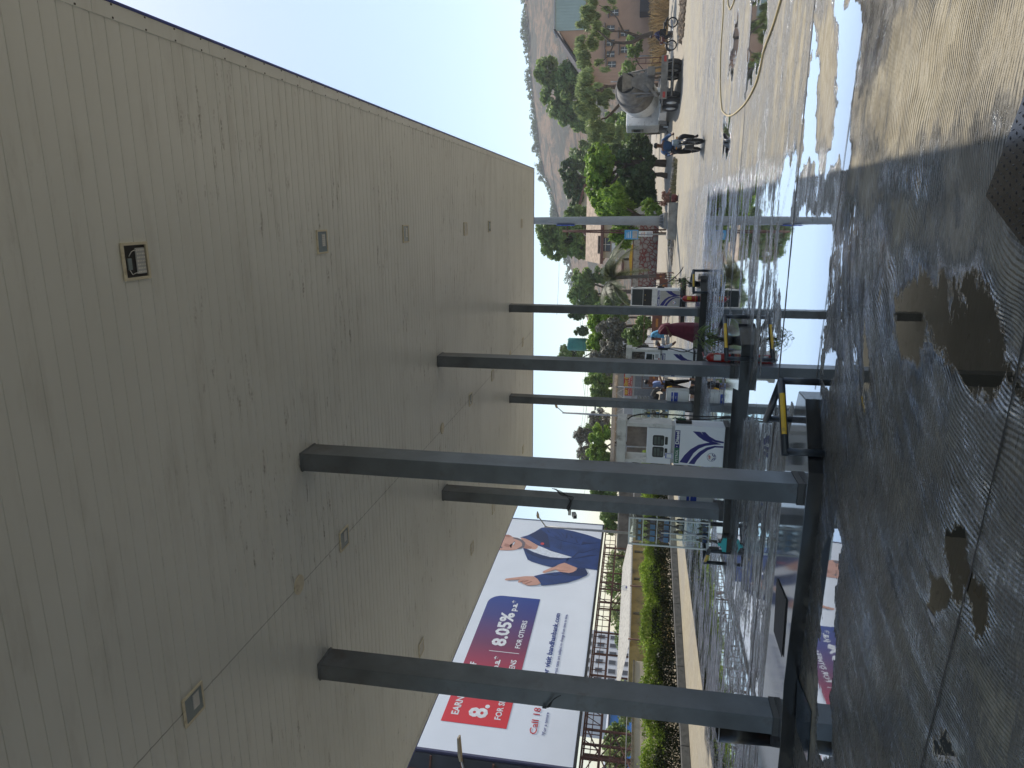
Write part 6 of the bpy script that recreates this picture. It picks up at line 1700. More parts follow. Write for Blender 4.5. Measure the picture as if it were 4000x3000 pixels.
# wires
for k, (xa, ya, xb, yb) in enumerate([(2140, 560, 2175, 1230), (2262, 1230, 2266, 1700), (2270, 1230, 2276, 1700), (2275, 1480, 2278, 1960), (2200, 700, 2262, 1230), (2235, 300, 2232, 830), (2245, 300, 2240, 830)]):
    a = yp(xa, ya, 58); c = yp(xb, yb, 58)
    t = thing('overhead_wire', '%s of the thin overhead wires crossing above the trees' % ('topmost', 'second', 'third', 'leftmost', 'steepest', 'upper right one', 'lower right one')[k], 'wire', ((a.x + c.x) / 2, 58, (a.z + c.z) / 2), 0, 'overhead wires above the trees')
    o_ = Vector(t.location); pts = [a.lerp(c, i / 14) - Vector((0, 0, 0.5 * math.sin(PI * i / 14))) - o_ for i in range(15)]
    b = MB(); b.tube(pts, 0.012, 4); b.build('strand', M['black'], t)

def barricade(px, Y, w_, h_, label, rz=0.0):
    p = yp(2600, px, Y); t = thing('barricade', label, 'barricade', (p.x, Y, gz(Y)), rz, 'rusty barricades by the road')
    b = MB()
    for x in (-w_ / 2, -w_ / 6, w_ / 6, w_ / 2): b.tube([(x, 0, 0.12), (x, 0, h_)], 0.018, 6)
    for z in (0.25, h_ * 0.55, h_): b.tube([(-w_ / 2, 0, z), (w_ / 2, 0, z)], 0.018, 6)
    for x in (-w_ / 2, w_ / 2): b.tube([(x, -0.3, 0), (x, 0, 0.25), (x, 0.3, 0)], 0.02, 6)
    b.build('frame', M['rust'], t)
    b = MB(); b.span((-w_ * 0.42, -0.03, h_ * 0.36), (w_ * 0.42, -0.021, h_ * 0.72)); pn = b.build('panel', mat('brown_panel', (0.14, 0.05, 0.03), 0.7), t)
    b = MB(); b.span((-w_ * 0.10, -0.036, h_ * 0.50), (w_ * 0.10, -0.031, h_ * 0.58)); b.build('print', mat('dull_orange', (0.4, 0.16, 0.03), 0.7), pn)
barricade(1080, 41, 0.42, 1.35, 'narrow rusty barricade with orange patch right of the far pump')
barricade(1118, 38, 0.9, 1.2, 'rusty barricade just behind the far pump hoses')
barricade(1262, 40, 2.4, 1.55, 'wide rusty barrier with brown board behind the woman')
barricade(1470, 42, 1.6, 1.5, 'rusty barricade with brown board behind the man in blue')

# ------------------------------------------------------------------ tyres
def tyre(loc, R_, w_, rot, label, group='tyres piled by the workshop', m=None):
    t = thing('tyre', label, 'tyre', loc, 0, group)
    t.rotation_euler = rot
    pr = [(R_ * 0.58, -w_ * 0.35), (R_ * 0.8, -w_ * 0.5), (R_ * 0.95, -w_ * 0.46), (R_, -w_ * 0.3), (R_, w_ * 0.3), (R_ * 0.95, w_ * 0.46), (R_ * 0.8, w_ * 0.5), (R_ * 0.58, w_ * 0.35)]
    vs = []; fs = []; n = 24; k = len(pr)
    for i in range(n):
        a = 2 * PI * i / n
        for (r, h) in pr: vs.append((r * math.cos(a), r * math.sin(a), h))
    for i in range(n):
        for j in range(k): fs.append((i * k + j, ((i + 1) % n) * k + j, ((i + 1) % n) * k + (j + 1) % k, i * k + (j + 1) % k))
    b = MB(); b.add(vs, fs, 0, True); b.build('tread', m or M['rubber'], t)
    return t
gt = mat('grey_tyre', (0.22, 0.22, 0.20), 0.8, var=0.15)
ct = yp(2544, 1568, 43.5); z = 0.88
for k in range(5):
    tyre((ct.x, 43.5, z + 0.09), 0.33, 0.175, (0, 0, k), '%s grey tyre in the small stack' % ('lowest', 'second', 'middle', 'fourth', 'topmost')[k], m=gt); z += 0.178
tyre((ct.x, 43.5, 0.19), 0.52, 0.3, (0, 0, 0), 'big tyre lying flat at the bottom of the pile', m=gt)
tyre((ct.x, 43.6, 0.62), 0.50, 0.28, (0.0, 0.25, 0), 'big tyre tilted under the small stack', m=M['rubber'])
tyre((ct.x + 0.5, 43.1, 0.42), 0.52, 0.28, (1.2, 0.0, 0.5), 'big ribbed tyre leaning on the right of the pile', m=mat('worn_tyre', (0.07, 0.07, 0.065), 0.8))
tyre((ct.x - 0.4, 43.0, 0.42), 0.50, 0.26, (1.3, 0.0, -0.4), 'big tyre leaning on the left of the pile')

# ------------------------------------------------------------------ people
def skinned(name, verts, edges, mats_, parent, sub=1, root=0):
    me = bpy.data.meshes.new(name)
    me.from_pydata([v[:3] for v in verts], [], []) if not edges else me.from_pydata([v[:3] for v in verts], edges, [])
    o = bpy.data.objects.new(name, me); col.objects.link(o)
    md = o.modifiers.new('s', 'SKIN'); md.use_smooth_shade = True
    for i, v in enumerate(verts):
        sv = me.skin_vertices[0].data[i]; r = v[3]; sv.radius = (r, r) if not isinstance(r, tuple) else r
        sv.use_root = (i == root)
    if sub:
        m2 = o.modifiers.new('u', 'SUBSURF'); m2.levels = sub; m2.render_levels = sub
    bpy.context.view_layer.update()
    dg = bpy.context.evaluated_depsgraph_get()
    nm = bpy.data.meshes.new_from_object(o.evaluated_get(dg))
    bpy.data.objects.remove(o)
    nm.materials.clear(); nm.materials.append(mats_)
    nm.polygons.foreach_set('use_smooth', [True] * len(nm.polygons))
    nm.name = name
    q = bpy.data.objects.new(name, nm); col.objects.link(q); q.parent = parent
    return q
def figure(t, J, shirt, legs, skin=None, s=1.0, sleeve=True, shoes=True, hairm=None, hair=True):
    """J: joint dictionary in local coordinates. One continuous body with clothes as children."""
    skin = skin or M['skin']
    V = []; E = []; ix = {}
    def add(k, p, r, par=None):
        V.append((*p, r * s * (1.0 if k in ('head', 'crown', 'jaw', 'neck') or k[0] == 'f' or k[:2] in ('th', 'wr', 'pa', 'to', 'an') else 1.22))); ix[k] = len(V) - 1
        if par is not None: E.append((ix[par], ix[k]))
    P = {k: Vector(v) for k, v in J.items()}
    chest = P['pelvis'].lerp(P['neck'], 0.62)
    add('pelvis', P['pelvis'], 0.125); add('waist', P['pelvis'].lerp(P['neck'], 0.3), 0.11, 'pelvis'); add('chest', chest, 0.135, 'waist'); add('neck', P['neck'], 0.055, 'chest')
    hd = P['head']; add('jaw', P['neck'].lerp(hd, 0.45), 0.062, 'neck'); add('head', hd, 0.092, 'jaw'); add('crown', hd + (hd - P['neck']).normalized() * 0.07 * s, 0.062, 'head')
    for sd_ in ('l', 'r'):
        add('sh' + sd_, P['sh' + sd_], 0.058, 'chest'); add('el' + sd_, P['el' + sd_], 0.042, 'sh' + sd_); add('wr' + sd_, P['ha' + sd_], 0.028, 'el' + sd_)
        d = (P['ha' + sd_] - P['el' + sd_]).normalized(); add('pa' + sd_, P['ha' + sd_] + d * 0.06 * s, 0.034, 'wr' + sd_)
        sv = d.orthogonal().normalized()
        for k in range(4): add('f%d%s' % (k, sd_), P['ha' + sd_] + d * (0.15 - 0.012 * abs(k - 1.5)) * s + sv * (k - 1.5) * 0.022 * s, 0.009, 'pa' + sd_)
        add('th' + sd_, P['ha' + sd_] + d * 0.08 * s + sv * 0.06 * s, 0.010, 'wr' + sd_)
        add('hp' + sd_, P['hp' + sd_], 0.095, 'pelvis'); add('kn' + sd_, P['kn' + sd_], 0.058, 'hp' + sd_); add('an' + sd_, P['an' + sd_], 0.038, 'kn' + sd_); add('to' + sd_, P['to' + sd_], 0.034, 'an' + sd_)
    body = skinned('body', V, E, skin, t)
    def part(name, keys, grow, m, cut=None):
        vs = []; es = []; im = {}
        for k in keys:
            v = V[ix[k]]; im[ix[k]] = len(vs); vs.append((v[0], v[1], v[2], v[3] + grow * s))
        for a, b_ in E:
            if a in im and b_ in im: es.append((im[a], im[b_]))
        return skinned(name, vs, es, m, t)
    part('shirt', ['pelvis', 'waist', 'chest', 'shl', 'shr', 'ell', 'elr'] + (['wrl', 'wrr'] if sleeve == 'long' else []), 0.014, shirt)
    if legs: part('trousers', ['pelvis', 'hpl', 'hpr', 'knl', 'knr', 'anl', 'anr'], 0.020, legs)
    if shoes:
        for sd_ in ('l', 'r'):
            b = MB(); a = P['an' + sd_]; c = P['to' + sd_]; d = (c - a); d.z = 0; b.tube([a + Vector((0, 0, -0.03)) * s, a.lerp(c, .5) + Vector((0, 0, -0.035)) * s, c + Vector((0, 0, -.01)) * s], [0.045 * s, 0.045 * s, 0.038 * s], 8); b.build('shoe', M['black'], t)
    up = (hd - P['neck']).normalized(); fwd = P.get('face', Vector((0, -1, 0))).normalized(); rt = up.cross(fwd).normalized()
    if hair:
        b = MB(); Mh = Matrix((rt, fwd, up)).transposed()
        for i in range(7):
            a = PI / 2 * i / 6
        b.lathe([(0.098 * s * math.cos(a), 0.10 * s * math.sin(a)) for a in [PI / 2 * i / 6 - 0.25 for i in range(7)]] + [(0.0, 0.10 * s)], hd + up * 0.03 * s - fwd * 0.018 * s, n=14, M=Mh); b.build('hair', hairm or M['hair'], t)
    b = MB(); b.tube([hd + fwd * 0.085 * s + up * 0.02 * s, hd + fwd * 0.112 * s - up * 0.02 * s], [0.01 * s, 0.016 * s], 6); b.build('nose', skin, body)
    for sg in (-1, 1):
        b = MB(); b.box(hd + fwd * 0.088 * s + rt * sg * 0.035 * s + up * 0.022 * s, (0.022 * s, 0.012 * s, 0.010 * s)); b.build('eye', M['black'], body)
        b = MB(); b.lathe([(0.0, -0.01 * s), (0.026 * s, 0), (0.0, 0.01 * s)], hd + rt * sg * 0.092 * s, n=8, M=Matrix((fwd, up, rt)).transposed()); b.build('ear', skin, body)
    b = MB(); b.box(hd + fwd * 0.088 * s - up * 0.048 * s, (0.05 * s, 0.012 * s, 0.010 * s)); b.build('mouth', mat('lips', (0.16, 0.05, 0.04), 0.5), body)
    return body
shb = mat('pale_blue_shirt', (0.16, 0.22, 0.42), 0.8, var=0.1); blk = mat('black_trousers', (0.012, 0.012, 0.014), 0.8, var=0.1)
# man in a blue shirt behind the far island, side on, facing right, arms raised to his chest
p = gp(2702, 1505)
t = thing('person', 'person in pale blue shirt and black trousers standing beyond the far island', 'person', (p.x, p.y, 0))
figure(t, dict(pelvis=(0, 0, 0.84), neck=(-0.04, 0, 1.32), head=(0.05, 0, 1.50), face=(0.9, -0.3, -0.35), shl=(-0.02, 0.17, 1.26), shr=(-0.02, -0.17, 1.26), ell=(0.02, 0.2, 1.02), elr=(0.04, -0.2, 1.00), hal=(0.24, 0.10, 1.10), har=(0.26, -0.08, 1.08), hpl=(0.0, 0.09, 0.80), hpr=(0.0, -0.09, 0.80), knl=(0.08, 0.1, 0.44), knr=(-0.06, -0.1, 0.44), anl=(0.14, 0.1, 0.07), anr=(-0.14, -0.1, 0.07), tol=(0.27, 0.1, 0.035), tor=(-0.01, -0.1, 0.035)), shb, blk, s=0.95)
# child in yellow
p = gp(2703, 1512)
t = thing('person', 'small child in a yellow top and black trousers beside the adult in blue', 'person', (p.x - 0.06, p.y - 0.35, 0))
figure(t, dict(pelvis=(0, 0, 0.52), neck=(0, 0, 0.86), head=(0.0, -0.01, 1.0), face=(0.2, -1, 0), shl=(0.10, 0, 0.82), shr=(-0.10, 0, 0.82), ell=(0.13, 0, 0.66), elr=(-0.13, 0, 0.66), hal=(0.13, -0.04, 0.52), har=(-0.13, -0.04, 0.52), hpl=(0.06, 0, 0.50), hpr=(-0.06, 0, 0.50), knl=(0.06, 0, 0.28), knr=(-0.06, 0, 0.28), anl=(0.06, 0, 0.05), anr=(-0.06, 0, 0.05), tol=(0.06, -0.09, 0.025), tor=(-0.06, -0.09, 0.025)), mat('yellow_top', (0.62, 0.36, 0.01), 0.8), blk, s=0.66)
# woman in a maroon sari with a blue headscarf
p = gp(2716, 1312)
sari = mat('maroon_sari', (0.11, 0.014, 0.030), 0.8, var=0.2, scale=9, bump=0.3, bscale=14); scarf = mat('blue_scarf', (0.14, 0.40, 0.62), 0.8, var=0.5, scale=16)
t = thing('person', 'person in a maroon sari and blue headscarf bending beside the diesel-only pump', 'person', (p.x + 0.12, p.y, 0))
figure(t, dict(pelvis=(0.06, 0, 0.80), neck=(-0.06, -0.02, 1.22), head=(-0.16, -0.03, 1.36), face=(-0.9, -0.35, -0.4), shl=(-0.02, -0.17, 1.16), shr=(0.02, 0.17, 1.16), ell=(0.20, -0.2, 0.98), elr=(0.12, 0.2, 0.96), hal=(-0.02, -0.16, 0.86), har=(-0.1, 0.15, 0.86), hpl=(0.05, -0.09, 0.76), hpr=(0.05, 0.09, 0.76), knl=(0.0, -0.08, 0.42), knr=(0.04, 0.08, 0.42), anl=(-0.12, -0.07, 0.07), anr=(-0.08, 0.08, 0.07), tol=(-0.24, -0.07, 0.035), tor=(-0.2, 0.08, 0.035)), sari, None, s=0.95)
def cloth(name, rings, m, parent, n=26, fold=0.10, seed=1):
    rr = random.Random(seed); f = [1 + fold * math.sin(k * 2 * PI / n * 7 + rr.random()) * rr.uniform(.4, 1) for k in range(n)]
    vs = []; fs = []
    for i, (c, rx, ry) in enumerate(rings):
        for k in range(n):
            a = 2 * PI * k / n; g = 1 + (f[k] - 1) * i / (len(rings) - 1)
            vs.append((c[0] + rx * g * math.cos(a), c[1] + ry * g * math.sin(a), c[2] + (0.02 * math.sin(3 * a) if i == len(rings) - 1 else 0)))
    for i in range(len(rings) - 1):
        for k in range(n): fs.append((i * n + k, i * n + (k + 1) % n, (i + 1) * n + (k + 1) % n, (i + 1) * n + k))
    b = MB(); b.add(vs, fs, 0, True); return b.build(name, m, parent)
cloth('skirt', [((0.04, 0, 0.98), 0.14, 0.13), ((0.08, 0, 0.84), 0.19, 0.17), ((0.07, 0, 0.6), 0.24, 0.22), ((0.03, 0, 0.35), 0.29, 0.25), ((-0.02, 0, 0.06), 0.34, 0.28)], sari, t)
cloth('sari_drape', [((-0.03, 0, 1.24), 0.09, 0.13), ((0.03, 0, 1.14), 0.19, 0.20), ((0.09, 0, 1.02), 0.19, 0.19), ((0.12, 0, 0.86), 0.17, 0.18)], sari, t, seed=3)
cloth('headscarf', [((-0.15, -0.03, 1.475), 0.03, 0.03), ((-0.145, -0.03, 1.455), 0.085, 0.085), ((-0.12, -0.02, 1.38), 0.118, 0.115), ((-0.09, -0.02, 1.28), 0.12, 0.12), ((-0.07, -0.02, 1.16), 0.15, 0.15), ((-0.10, -0.04, 1.02), 0.13, 0.13)], scarf, t, fold=0.06, seed=5)
p = gp(2716, 1350)
t = thing('person', 'person in white mostly hidden behind the diesel-only pump, bending forward', 'person', (p.x - 0.05, p.y + 0.15, 0))
figure(t, dict(pelvis=(-0.3, 0, 0.80), neck=(-0.06, -0.02, 1.14), head=(0.06, -0.03, 1.24), face=(0.9, -0.2, -0.4), shl=(-0.1, -0.17, 1.08), shr=(-0.06, 0.17, 1.08), ell=(0.02, -0.2, 0.88), elr=(-0.1, 0.2, 0.86), hal=(0.10, -0.16, 0.74), har=(0.0, 0.15, 0.74), hpl=(-0.3, -0.09, 0.76), hpr=(-0.3, 0.09, 0.76), knl=(-0.28, -0.08, 0.42), knr=(-0.3, 0.08, 0.42), anl=(-0.34, -0.07, 0.07), anr=(-0.3, 0.08, 0.07), tol=(-0.22, -0.07, 0.035), tor=(-0.18, 0.08, 0.035)), mat('white_cloth', (0.62, 0.66, 0.72), 0.8), mat('white_cloth', (0.62, 0.66, 0.72), 0.8), s=0.92, sleeve='long', hairm=mat('grey_hair', (0.25, 0.25, 0.25), 0.7))

# ------------------------------------------------------------------ motorcycles (local forward is -y)
def motorcycle(loc, rz, label, tank_m, r=0.31):
    t = thing('motorcycle', label, 'motorcycle', loc, rz, 'motorcycles on the road')
    for y in (-0.64, 0.66):
        w_ = MB(); pr = [(r - 0.07, -0.03), (r - 0.02, -0.045), (r, -0.02), (r, 0.02), (r - 0.02, 0.045), (r - 0.07, 0.03)]
        n = 28; k = len(pr); vs = []; fs = []
        for i in range(n):
            a = 2 * PI * i / n
            for (q, h_) in pr: vs.append((h_, y + q * math.cos(a), r + q * math.sin(a)))
        for i in range(n):
            for j in range(k): fs.append((i * k + j, ((i + 1) % n) * k + j, ((i + 1) % n) * k + (j + 1) % k, i * k + (j + 1) % k))
        w_.add(vs, fs, 0, True); wh = w_.build('wheel', M['rubber'], t)
        b = MB()
        for k_ in range(6):
            a = PI * k_ / 6; b.tube([(0, y - (r - .06) * math.cos(a), r - (r - .06) * math.sin(a)), (0, y + (r - .06) * math.cos(a), r + (r - .06) * math.sin(a))], 0.012, 4)
        b.lathe([(0.06, -0.05), (0.06, 0.05)], (0, y, r), axis='X', n=12); b.build('rim', M['steel'], wh)
    for sx in (-0.075, 0.075):
        b = MB(); b.tube([(sx, -0.64, r), (sx, -0.42, 0.92)], 0.02, 8); b.build('fork', M['steel'], t)
    b = MB(); b.tube([(0, -0.44, 0.88), (0, -0.1, 0.72), (0, 0.3, 0.68), (0, 0.62, 0.66)], 0.03, 6); b.tube([(0, -0.42, 0.8), (0, -0.25, 0.35), (0, 0.2, 0.30), (0, 0.66, r)], 0.025, 6); b.build('frame', M['black'], t)
    b = MB(); b.box((0, -0.02, 0.43), (0.24, 0.36, 0.30), bev=0.05); b.build('engine', mat('engine_metal', (0.10, 0.10, 0.10), 0.5, metal=0.5), t)
    b = MB(); b.box((0, -0.20, 0.83), (0.26, 0.46, 0.22), bev=0.08); b.build('fuel_tank', tank_m, t)
    b = MB(); b.box((0, 0.34, 0.80), (0.24, 0.68, 0.09), bev=0.035); b.build('seat', M['black'], t)
    b = MB(); b.tube([(-0.36, -0.36, 1.02), (-0.15, -0.44, 0.98), (0.15, -0.44, 0.98), (0.36, -0.36, 1.02)], 0.014, 6); b.build('handlebar', M['black'], t)
    b = MB(); b.box((0, -0.50, 0.92), (0.20, 0.12, 0.22), bev=0.05); hl = b.build('headlight_cowl', tank_m, t)
    b = MB(); b.lathe([(0.07, 0), (0.06, 0.015)], (0, -0.562, 0.93), M=Matrix(((1, 0, 0), (0, 0, -1), (0, 1, 0))), n=14); b.build('headlight', M['lampglass'], hl)
    b = MB(); b.tube([(0, -0.98, 0.36), (0, -0.90, 0.55), (0, -0.70, 0.665), (0, -0.5, 0.63), (0, -0.40, 0.55)], [0.05] * 5, 6); b.build('mudguard', M['black'], t)
    b = MB(); b.tube([(0, 0.45, 0.70), (0, 0.75, 0.72), (0, 0.98, 0.58)], [0.06, 0.06, 0.05], 6); b.build('mudguard', M['black'], t)
    b = MB(); b.tube([(0.13, -0.1, 0.3), (0.14, 0.2, 0.27), (0.15, 0.75, 0.36)], [0.02, 0.03, 0.045], 8); b.build('exhaust', M['steel'], t)
    for sx in (-1, 1):
        b = MB(); b.tube([(sx * 0.30, -0.38, 1.02), (sx * 0.36, -0.42, 1.18)], 0.008, 5); b.box((sx * 0.37, -0.42, 1.21), (0.10, 0.02, 0.06), bev=0.008); b.build('mirror', M['black'], t)
        b = MB(); b.box((sx * 0.17, -0.46, 0.88), (0.08, 0.05, 0.05), bev=0.012); b.build('indicator', mat('amber_lens', (0.5, 0.2, 0.02), 0.3), t)
    return t
def rider(loc, rz, label, shirt, legs, foot=False):
    t = thing('person', label, 'person', loc, rz)
    figure(t, dict(pelvis=(0, 0.16, 0.90), neck=(0, -0.04, 1.36), head=(0, -0.10, 1.52), face=(0, -1, 0), shl=(0.19, -0.02, 1.31), shr=(-0.19, -0.02, 1.31), ell=(0.33, -0.12, 1.12), elr=(-0.33, -0.12, 1.12), hal=(0.33, -0.30, 1.04), har=(-0.33, -0.30, 1.04), hpl=(0.10, 0.12, 0.88), hpr=(-0.10, 0.12, 0.88), knl=(0.26, -0.24, 0.74) if not foot else (0.28, -0.22, 0.68), knr=(-0.24, -0.24, 0.74), anl=(0.22, 0.0, 0.36) if not foot else (0.28, -0.06, 0.26), anr=(-0.2, 0.0, 0.36), tol=(0.24, -0.14, 0.32) if not foot else (0.29, -0.20, 0.20), tor=(-0.22, -0.14, 0.32)), shirt, legs, sleeve='long')
    return t
pR = gp(2749, 562)
motorcycle((pR.x, pR.y + 0.6, 0), 0.12, 'blue silver motorcycle ridden straight towards the forecourt', mat('silver_blue_paint', (0.22, 0.28, 0.36), 0.3, metal=0.4))
rider((pR.x, pR.y + 0.6, 0), 0.12, 'person in a denim blue shirt riding the near motorcycle towards the forecourt', mat('denim_shirt', (0.04, 0.09, 0.19), 0.85, var=0.2), blk, True)
yF = 47.5; zF = gz(yF); pF = yp(2621, 133, yF)
motorcycle((pF.x, yF, zF), -PI / 2 + 0.05, 'dark motorcycle seen side on passing the dry grass', mat('dark_red_paint', (0.10, 0.01, 0.012), 0.3), 0.31)
rider((pF.x, yF, zF), -PI / 2 + 0.05, 'person in dark blue riding the far motorcycle to the left', mat('dark_blue_shirt', (0.02, 0.025, 0.08), 0.85), blk)

# ------------------------------------------------------------------ concrete mixer truck (local forward is +y)
pT = gp(2665, 296)
aT = math.atan2(pT.x, pT.y)
tz = 0.0
hd_ = rad(17) - aT
t = thing('mixer_truck', 'dusty white concrete mixer truck parked with its rear towards the camera', 'truck', (pT.x, pT.y, tz), hd_)
t.scale = (0.98,) * 3
tw_ = mat('truck_white', (0.74, 0.74, 0.71), 0.5, var=0.08, dirt=0.25, dirtcol=(0.35, 0.31, 0.25)); ts = mat('cement_grey', (0.20, 0.185, 0.16), 0.85, var=0.35, scale=3, dirt=0.5, dirtcol=(0.14, 0.12, 0.10)); tdk = mat('chassis_dark', (0.035, 0.035, 0.035), 0.7, var=0.2)
for sx in (-0.42, 0.42):
    b = MB(); b.span((sx - 0.05, 0.1, 0.85), (sx + 0.05, 8.6, 1.12)); b.build('chassis_rail', tdk, t)
def truck_wheel(x, y, dual):
    xs = (x, x - math.copysign(0.32, x)) if dual else (x,)
    for i, xx in enumerate(xs):
        pr = [(0.30, -0.10), (0.44, -0.14), (0.50, -0.10), (0.50, 0.10), (0.44, 0.14), (0.30, 0.10)]; n = 28; k = len(pr); vs = []; fs = []
        for a_ in range(n):
            a = 2 * PI * a_ / n
            for (q, h_) in pr: vs.append((xx + h_, y + q * math.cos(a), 0.5 + q * math.sin(a)))
        for a_ in range(n):
            for j in range(k): fs.append((a_ * k + j, ((a_ + 1) % n) * k + j, ((a_ + 1) % n) * k + (j + 1) % k, a_ * k + (j + 1) % k))
        b = MB(); b.add(vs, fs, 0, True); w_ = b.build('wheel', M['rubber'], t)
        b = MB(); b.lathe([(0.31, -0.08), (0.31, 0.09), (0.16, 0.05), (0.13, 0.13), (0.0, 0.14)] if xx > 0 else [(0.0, -0.14), (0.13, -0.13), (0.16, -0.05), (0.31, -0.09), (0.31, 0.08)], (xx, y, 0.5), axis='X', n=20); b.build('rim', tw_, w_)
for sx in (-1, 1):
    truck_wheel(sx * 1.08, 1.15, True); truck_wheel(sx * 1.08, 2.45, True); truck_wheel(sx * 1.08, 6.9, False)
b = MB(); b.span((-1.0, 1.1, 0.42), (1.0, 1.2, 0.56)); b.span((-1.0, 2.4, 0.42), (1.0, 2.5, 0.56)); b.build('axles', tdk, t)
# cab
b = MB(); b.span((-1.22, 6.2, 1.05), (1.22, 8.3, 3.25), bev=0.10); cab = b.build('cab', tw_, t)
b = MB(); b.span((-1.235, 7.2, 2.1), (-1.222, 7.95, 2.9)); b.span((1.222, 7.2, 2.1), (1.235, 7.95, 2.9)); b.build('side_window', M['glass_dark'], cab)
b = MB(); b.span((-1.0, 8.302, 2.1), (1.0, 8.315, 3.0)); b.build('windscreen', M['glass_dark'], cab)
b = MB(); b.span((-0.7, 6.19, 1.6), (0.7, 6.198, 2.9)); b.build('rear_panel', M['pumpgrey'], cab)
b = MB(); b.box((-1.42, 8.2, 2.5), (0.22, 0.1, 0.42), bev=0.03); b.tube([(-1.2, 8.15, 2.7), (-1.42, 8.2, 2.75)], 0.02, 5); b.build('mirror', M['black'], cab)
b = MB(); b.span((-1.25, 6.3, 0.55), (-0.9, 6.38, 1.04)); b.span((-1.25, 7.4, 0.55), (-0.9, 8.3, 1.04)); b.span((0.9, 6.3, 0.55), (1.25, 6.38, 1.04)); b.span((0.9, 7.4, 0.55), (1.25, 8.3, 1.04)); b.build('fender', ts, t)
b = MB(); b.span((-1.18, 3.3, 0.7), (-0.6, 5.2, 1.15), bev=0.05); b.build('side_tank', tw_, t)
b = MB()
for k in range(5): b.span((-1.2, 5.35 + 0.14 * k, 0.62), (-1.16, 5.42 + 0.14 * k, 1.12))
b.build('ladder', M['galv'], t)
# drum on a tilted axis
ax = Vector((0, -1, 0.26)).normalized(); o0 = Vector((0, 5.9, 1.95)); rt = Vector((1, 0, 0)); u3 = rt.cross(ax)
Md = Matrix((rt, u3, ax)).transposed()
b = MB(); b.lathe([(0.0, 0.0), (0.55, 0.05), (0.98, 0.75), (1.18, 1.5), (1.20, 2.6), (1.16, 2.7)], o0, n=36, M=Md); b.build('drum_front', tw_, t)
b = MB(); b.lathe([(1.17, 2.701), (1.19, 2.76), (1.02, 3.5), (0.66, 4.75), (0.60, 5.0), (0.56, 5.0), (0.60, 4.7), (0.3, 4.2), (0.0, 4.1)], o0, n=36, M=Md); b.build('drum_rear', ts, t)
b = MB(); b.lathe([(1.03, 3.46), (1.10, 3.48), (1.10, 3.62), (1.0, 3.64)], o0, n=36, M=Md); b.build('drum_ring', ts, t)
b = MB(); b.lathe([(0.0, 4.3), (0.50, 4.32), (0.50, 4.36)], o0, n=28, M=Md); b.build('drum_mouth', M['black'], t)
# rear frame, hopper, chutes
for sx in (-1, 1):
    b = MB(); b.tube([(sx * 0.6, 1.3, 1.1), (sx * 0.62, 1.6, 2.6)], 0.07, 6); b.tube([(sx * 0.75, 0.6, 1.1), (sx * 0.6, 1.0, 2.9)], 0.05, 6); b.build('rear_frame', ts, t)
b = MB(); b.prism([(-0.50, 0.55, 3.42), (0.50, 0.55, 3.42), (0.30, 0.85, 2.85), (-0.30, 0.85, 2.85)], (0, 0.5, 0.0)); b.build('hopper', ts, t)
b = MB(); b.prism([(-0.62, 0.82, 2.0), (-0.22, 0.80, 2.9), (0.22, 0.80, 2.9), (0.62, 0.82, 2.0), (0.3, 0.75, 1.55), (-0.3, 0.75, 1.55)], (0, 0.07, 0)); b.build('discharge_apron', ts, t)
b = MB(); ch = [Vector((-0.2, 0.45, 1.95)), Vector((-1.05, 0.30, 1.28))]; w2 = Vector((0.06, 0.22, 0)); 
b.prism([ch[0] - w2, ch[0] + w2, ch[1] + w2, ch[1] - w2], (0.02, 0, 0.05)); b.prism([ch[0] - w2, ch[0] - w2 + Vector((0, 0, .18)), ch[1] - w2 + Vector((0, 0, .18)), ch[1] - w2], (0.02, 0.03, 0)); b.build('chute', ts, t)
b = MB(); b.span((-1.2, 0.05, 0.82), (1.2, 0.2, 1.2)); b.build('rear_bar', ts, t)
b = MB(); b.span((-1.2, 0.30, 1.02), (1.2, 3.2, 1.08)); b.build('mudguard', ts, t)
b = MB(); b.tube([(-1.1, 0.0, 0.55), (1.1, 0.0, 0.55)], 0.05, 6); b.tube([(-0.8, 0.02, 0.55), (-0.8, 0.1, 0.9)], 0.03, 6); b.tube([(0.8, 0.02, 0.55), (0.8, 0.1, 0.9)], 0.03, 6); b.build('bumper', ts, t)
for sx in (-1, 1):
    b = MB(); b.span((sx * 1.0 - 0.16, 0.02, 0.92), (sx * 1.0 + 0.16, 0.045, 1.06)); b.build('tail_light', M['red'], t)
b = MB()
for zz_ in (1.3, 1.7, 2.1, 2.5): b.tube([(0.85, 0.25, zz_), (1.15, 0.25, zz_)], 0.02, 5)
b.tube([(0.85, 0.25, 0.9), (0.85, 0.3, 2.9)], 0.025, 5); b.tube([(1.15, 0.25, 0.9), (1.15, 0.3, 2.9)], 0.025, 5); b.build('ladder', M['rust'], t)
b = MB(); b.box((0.45, 0.5, 1.75), (0.5, 0.35, 0.45), bev=0.04); b.build('water_box', ts, t)

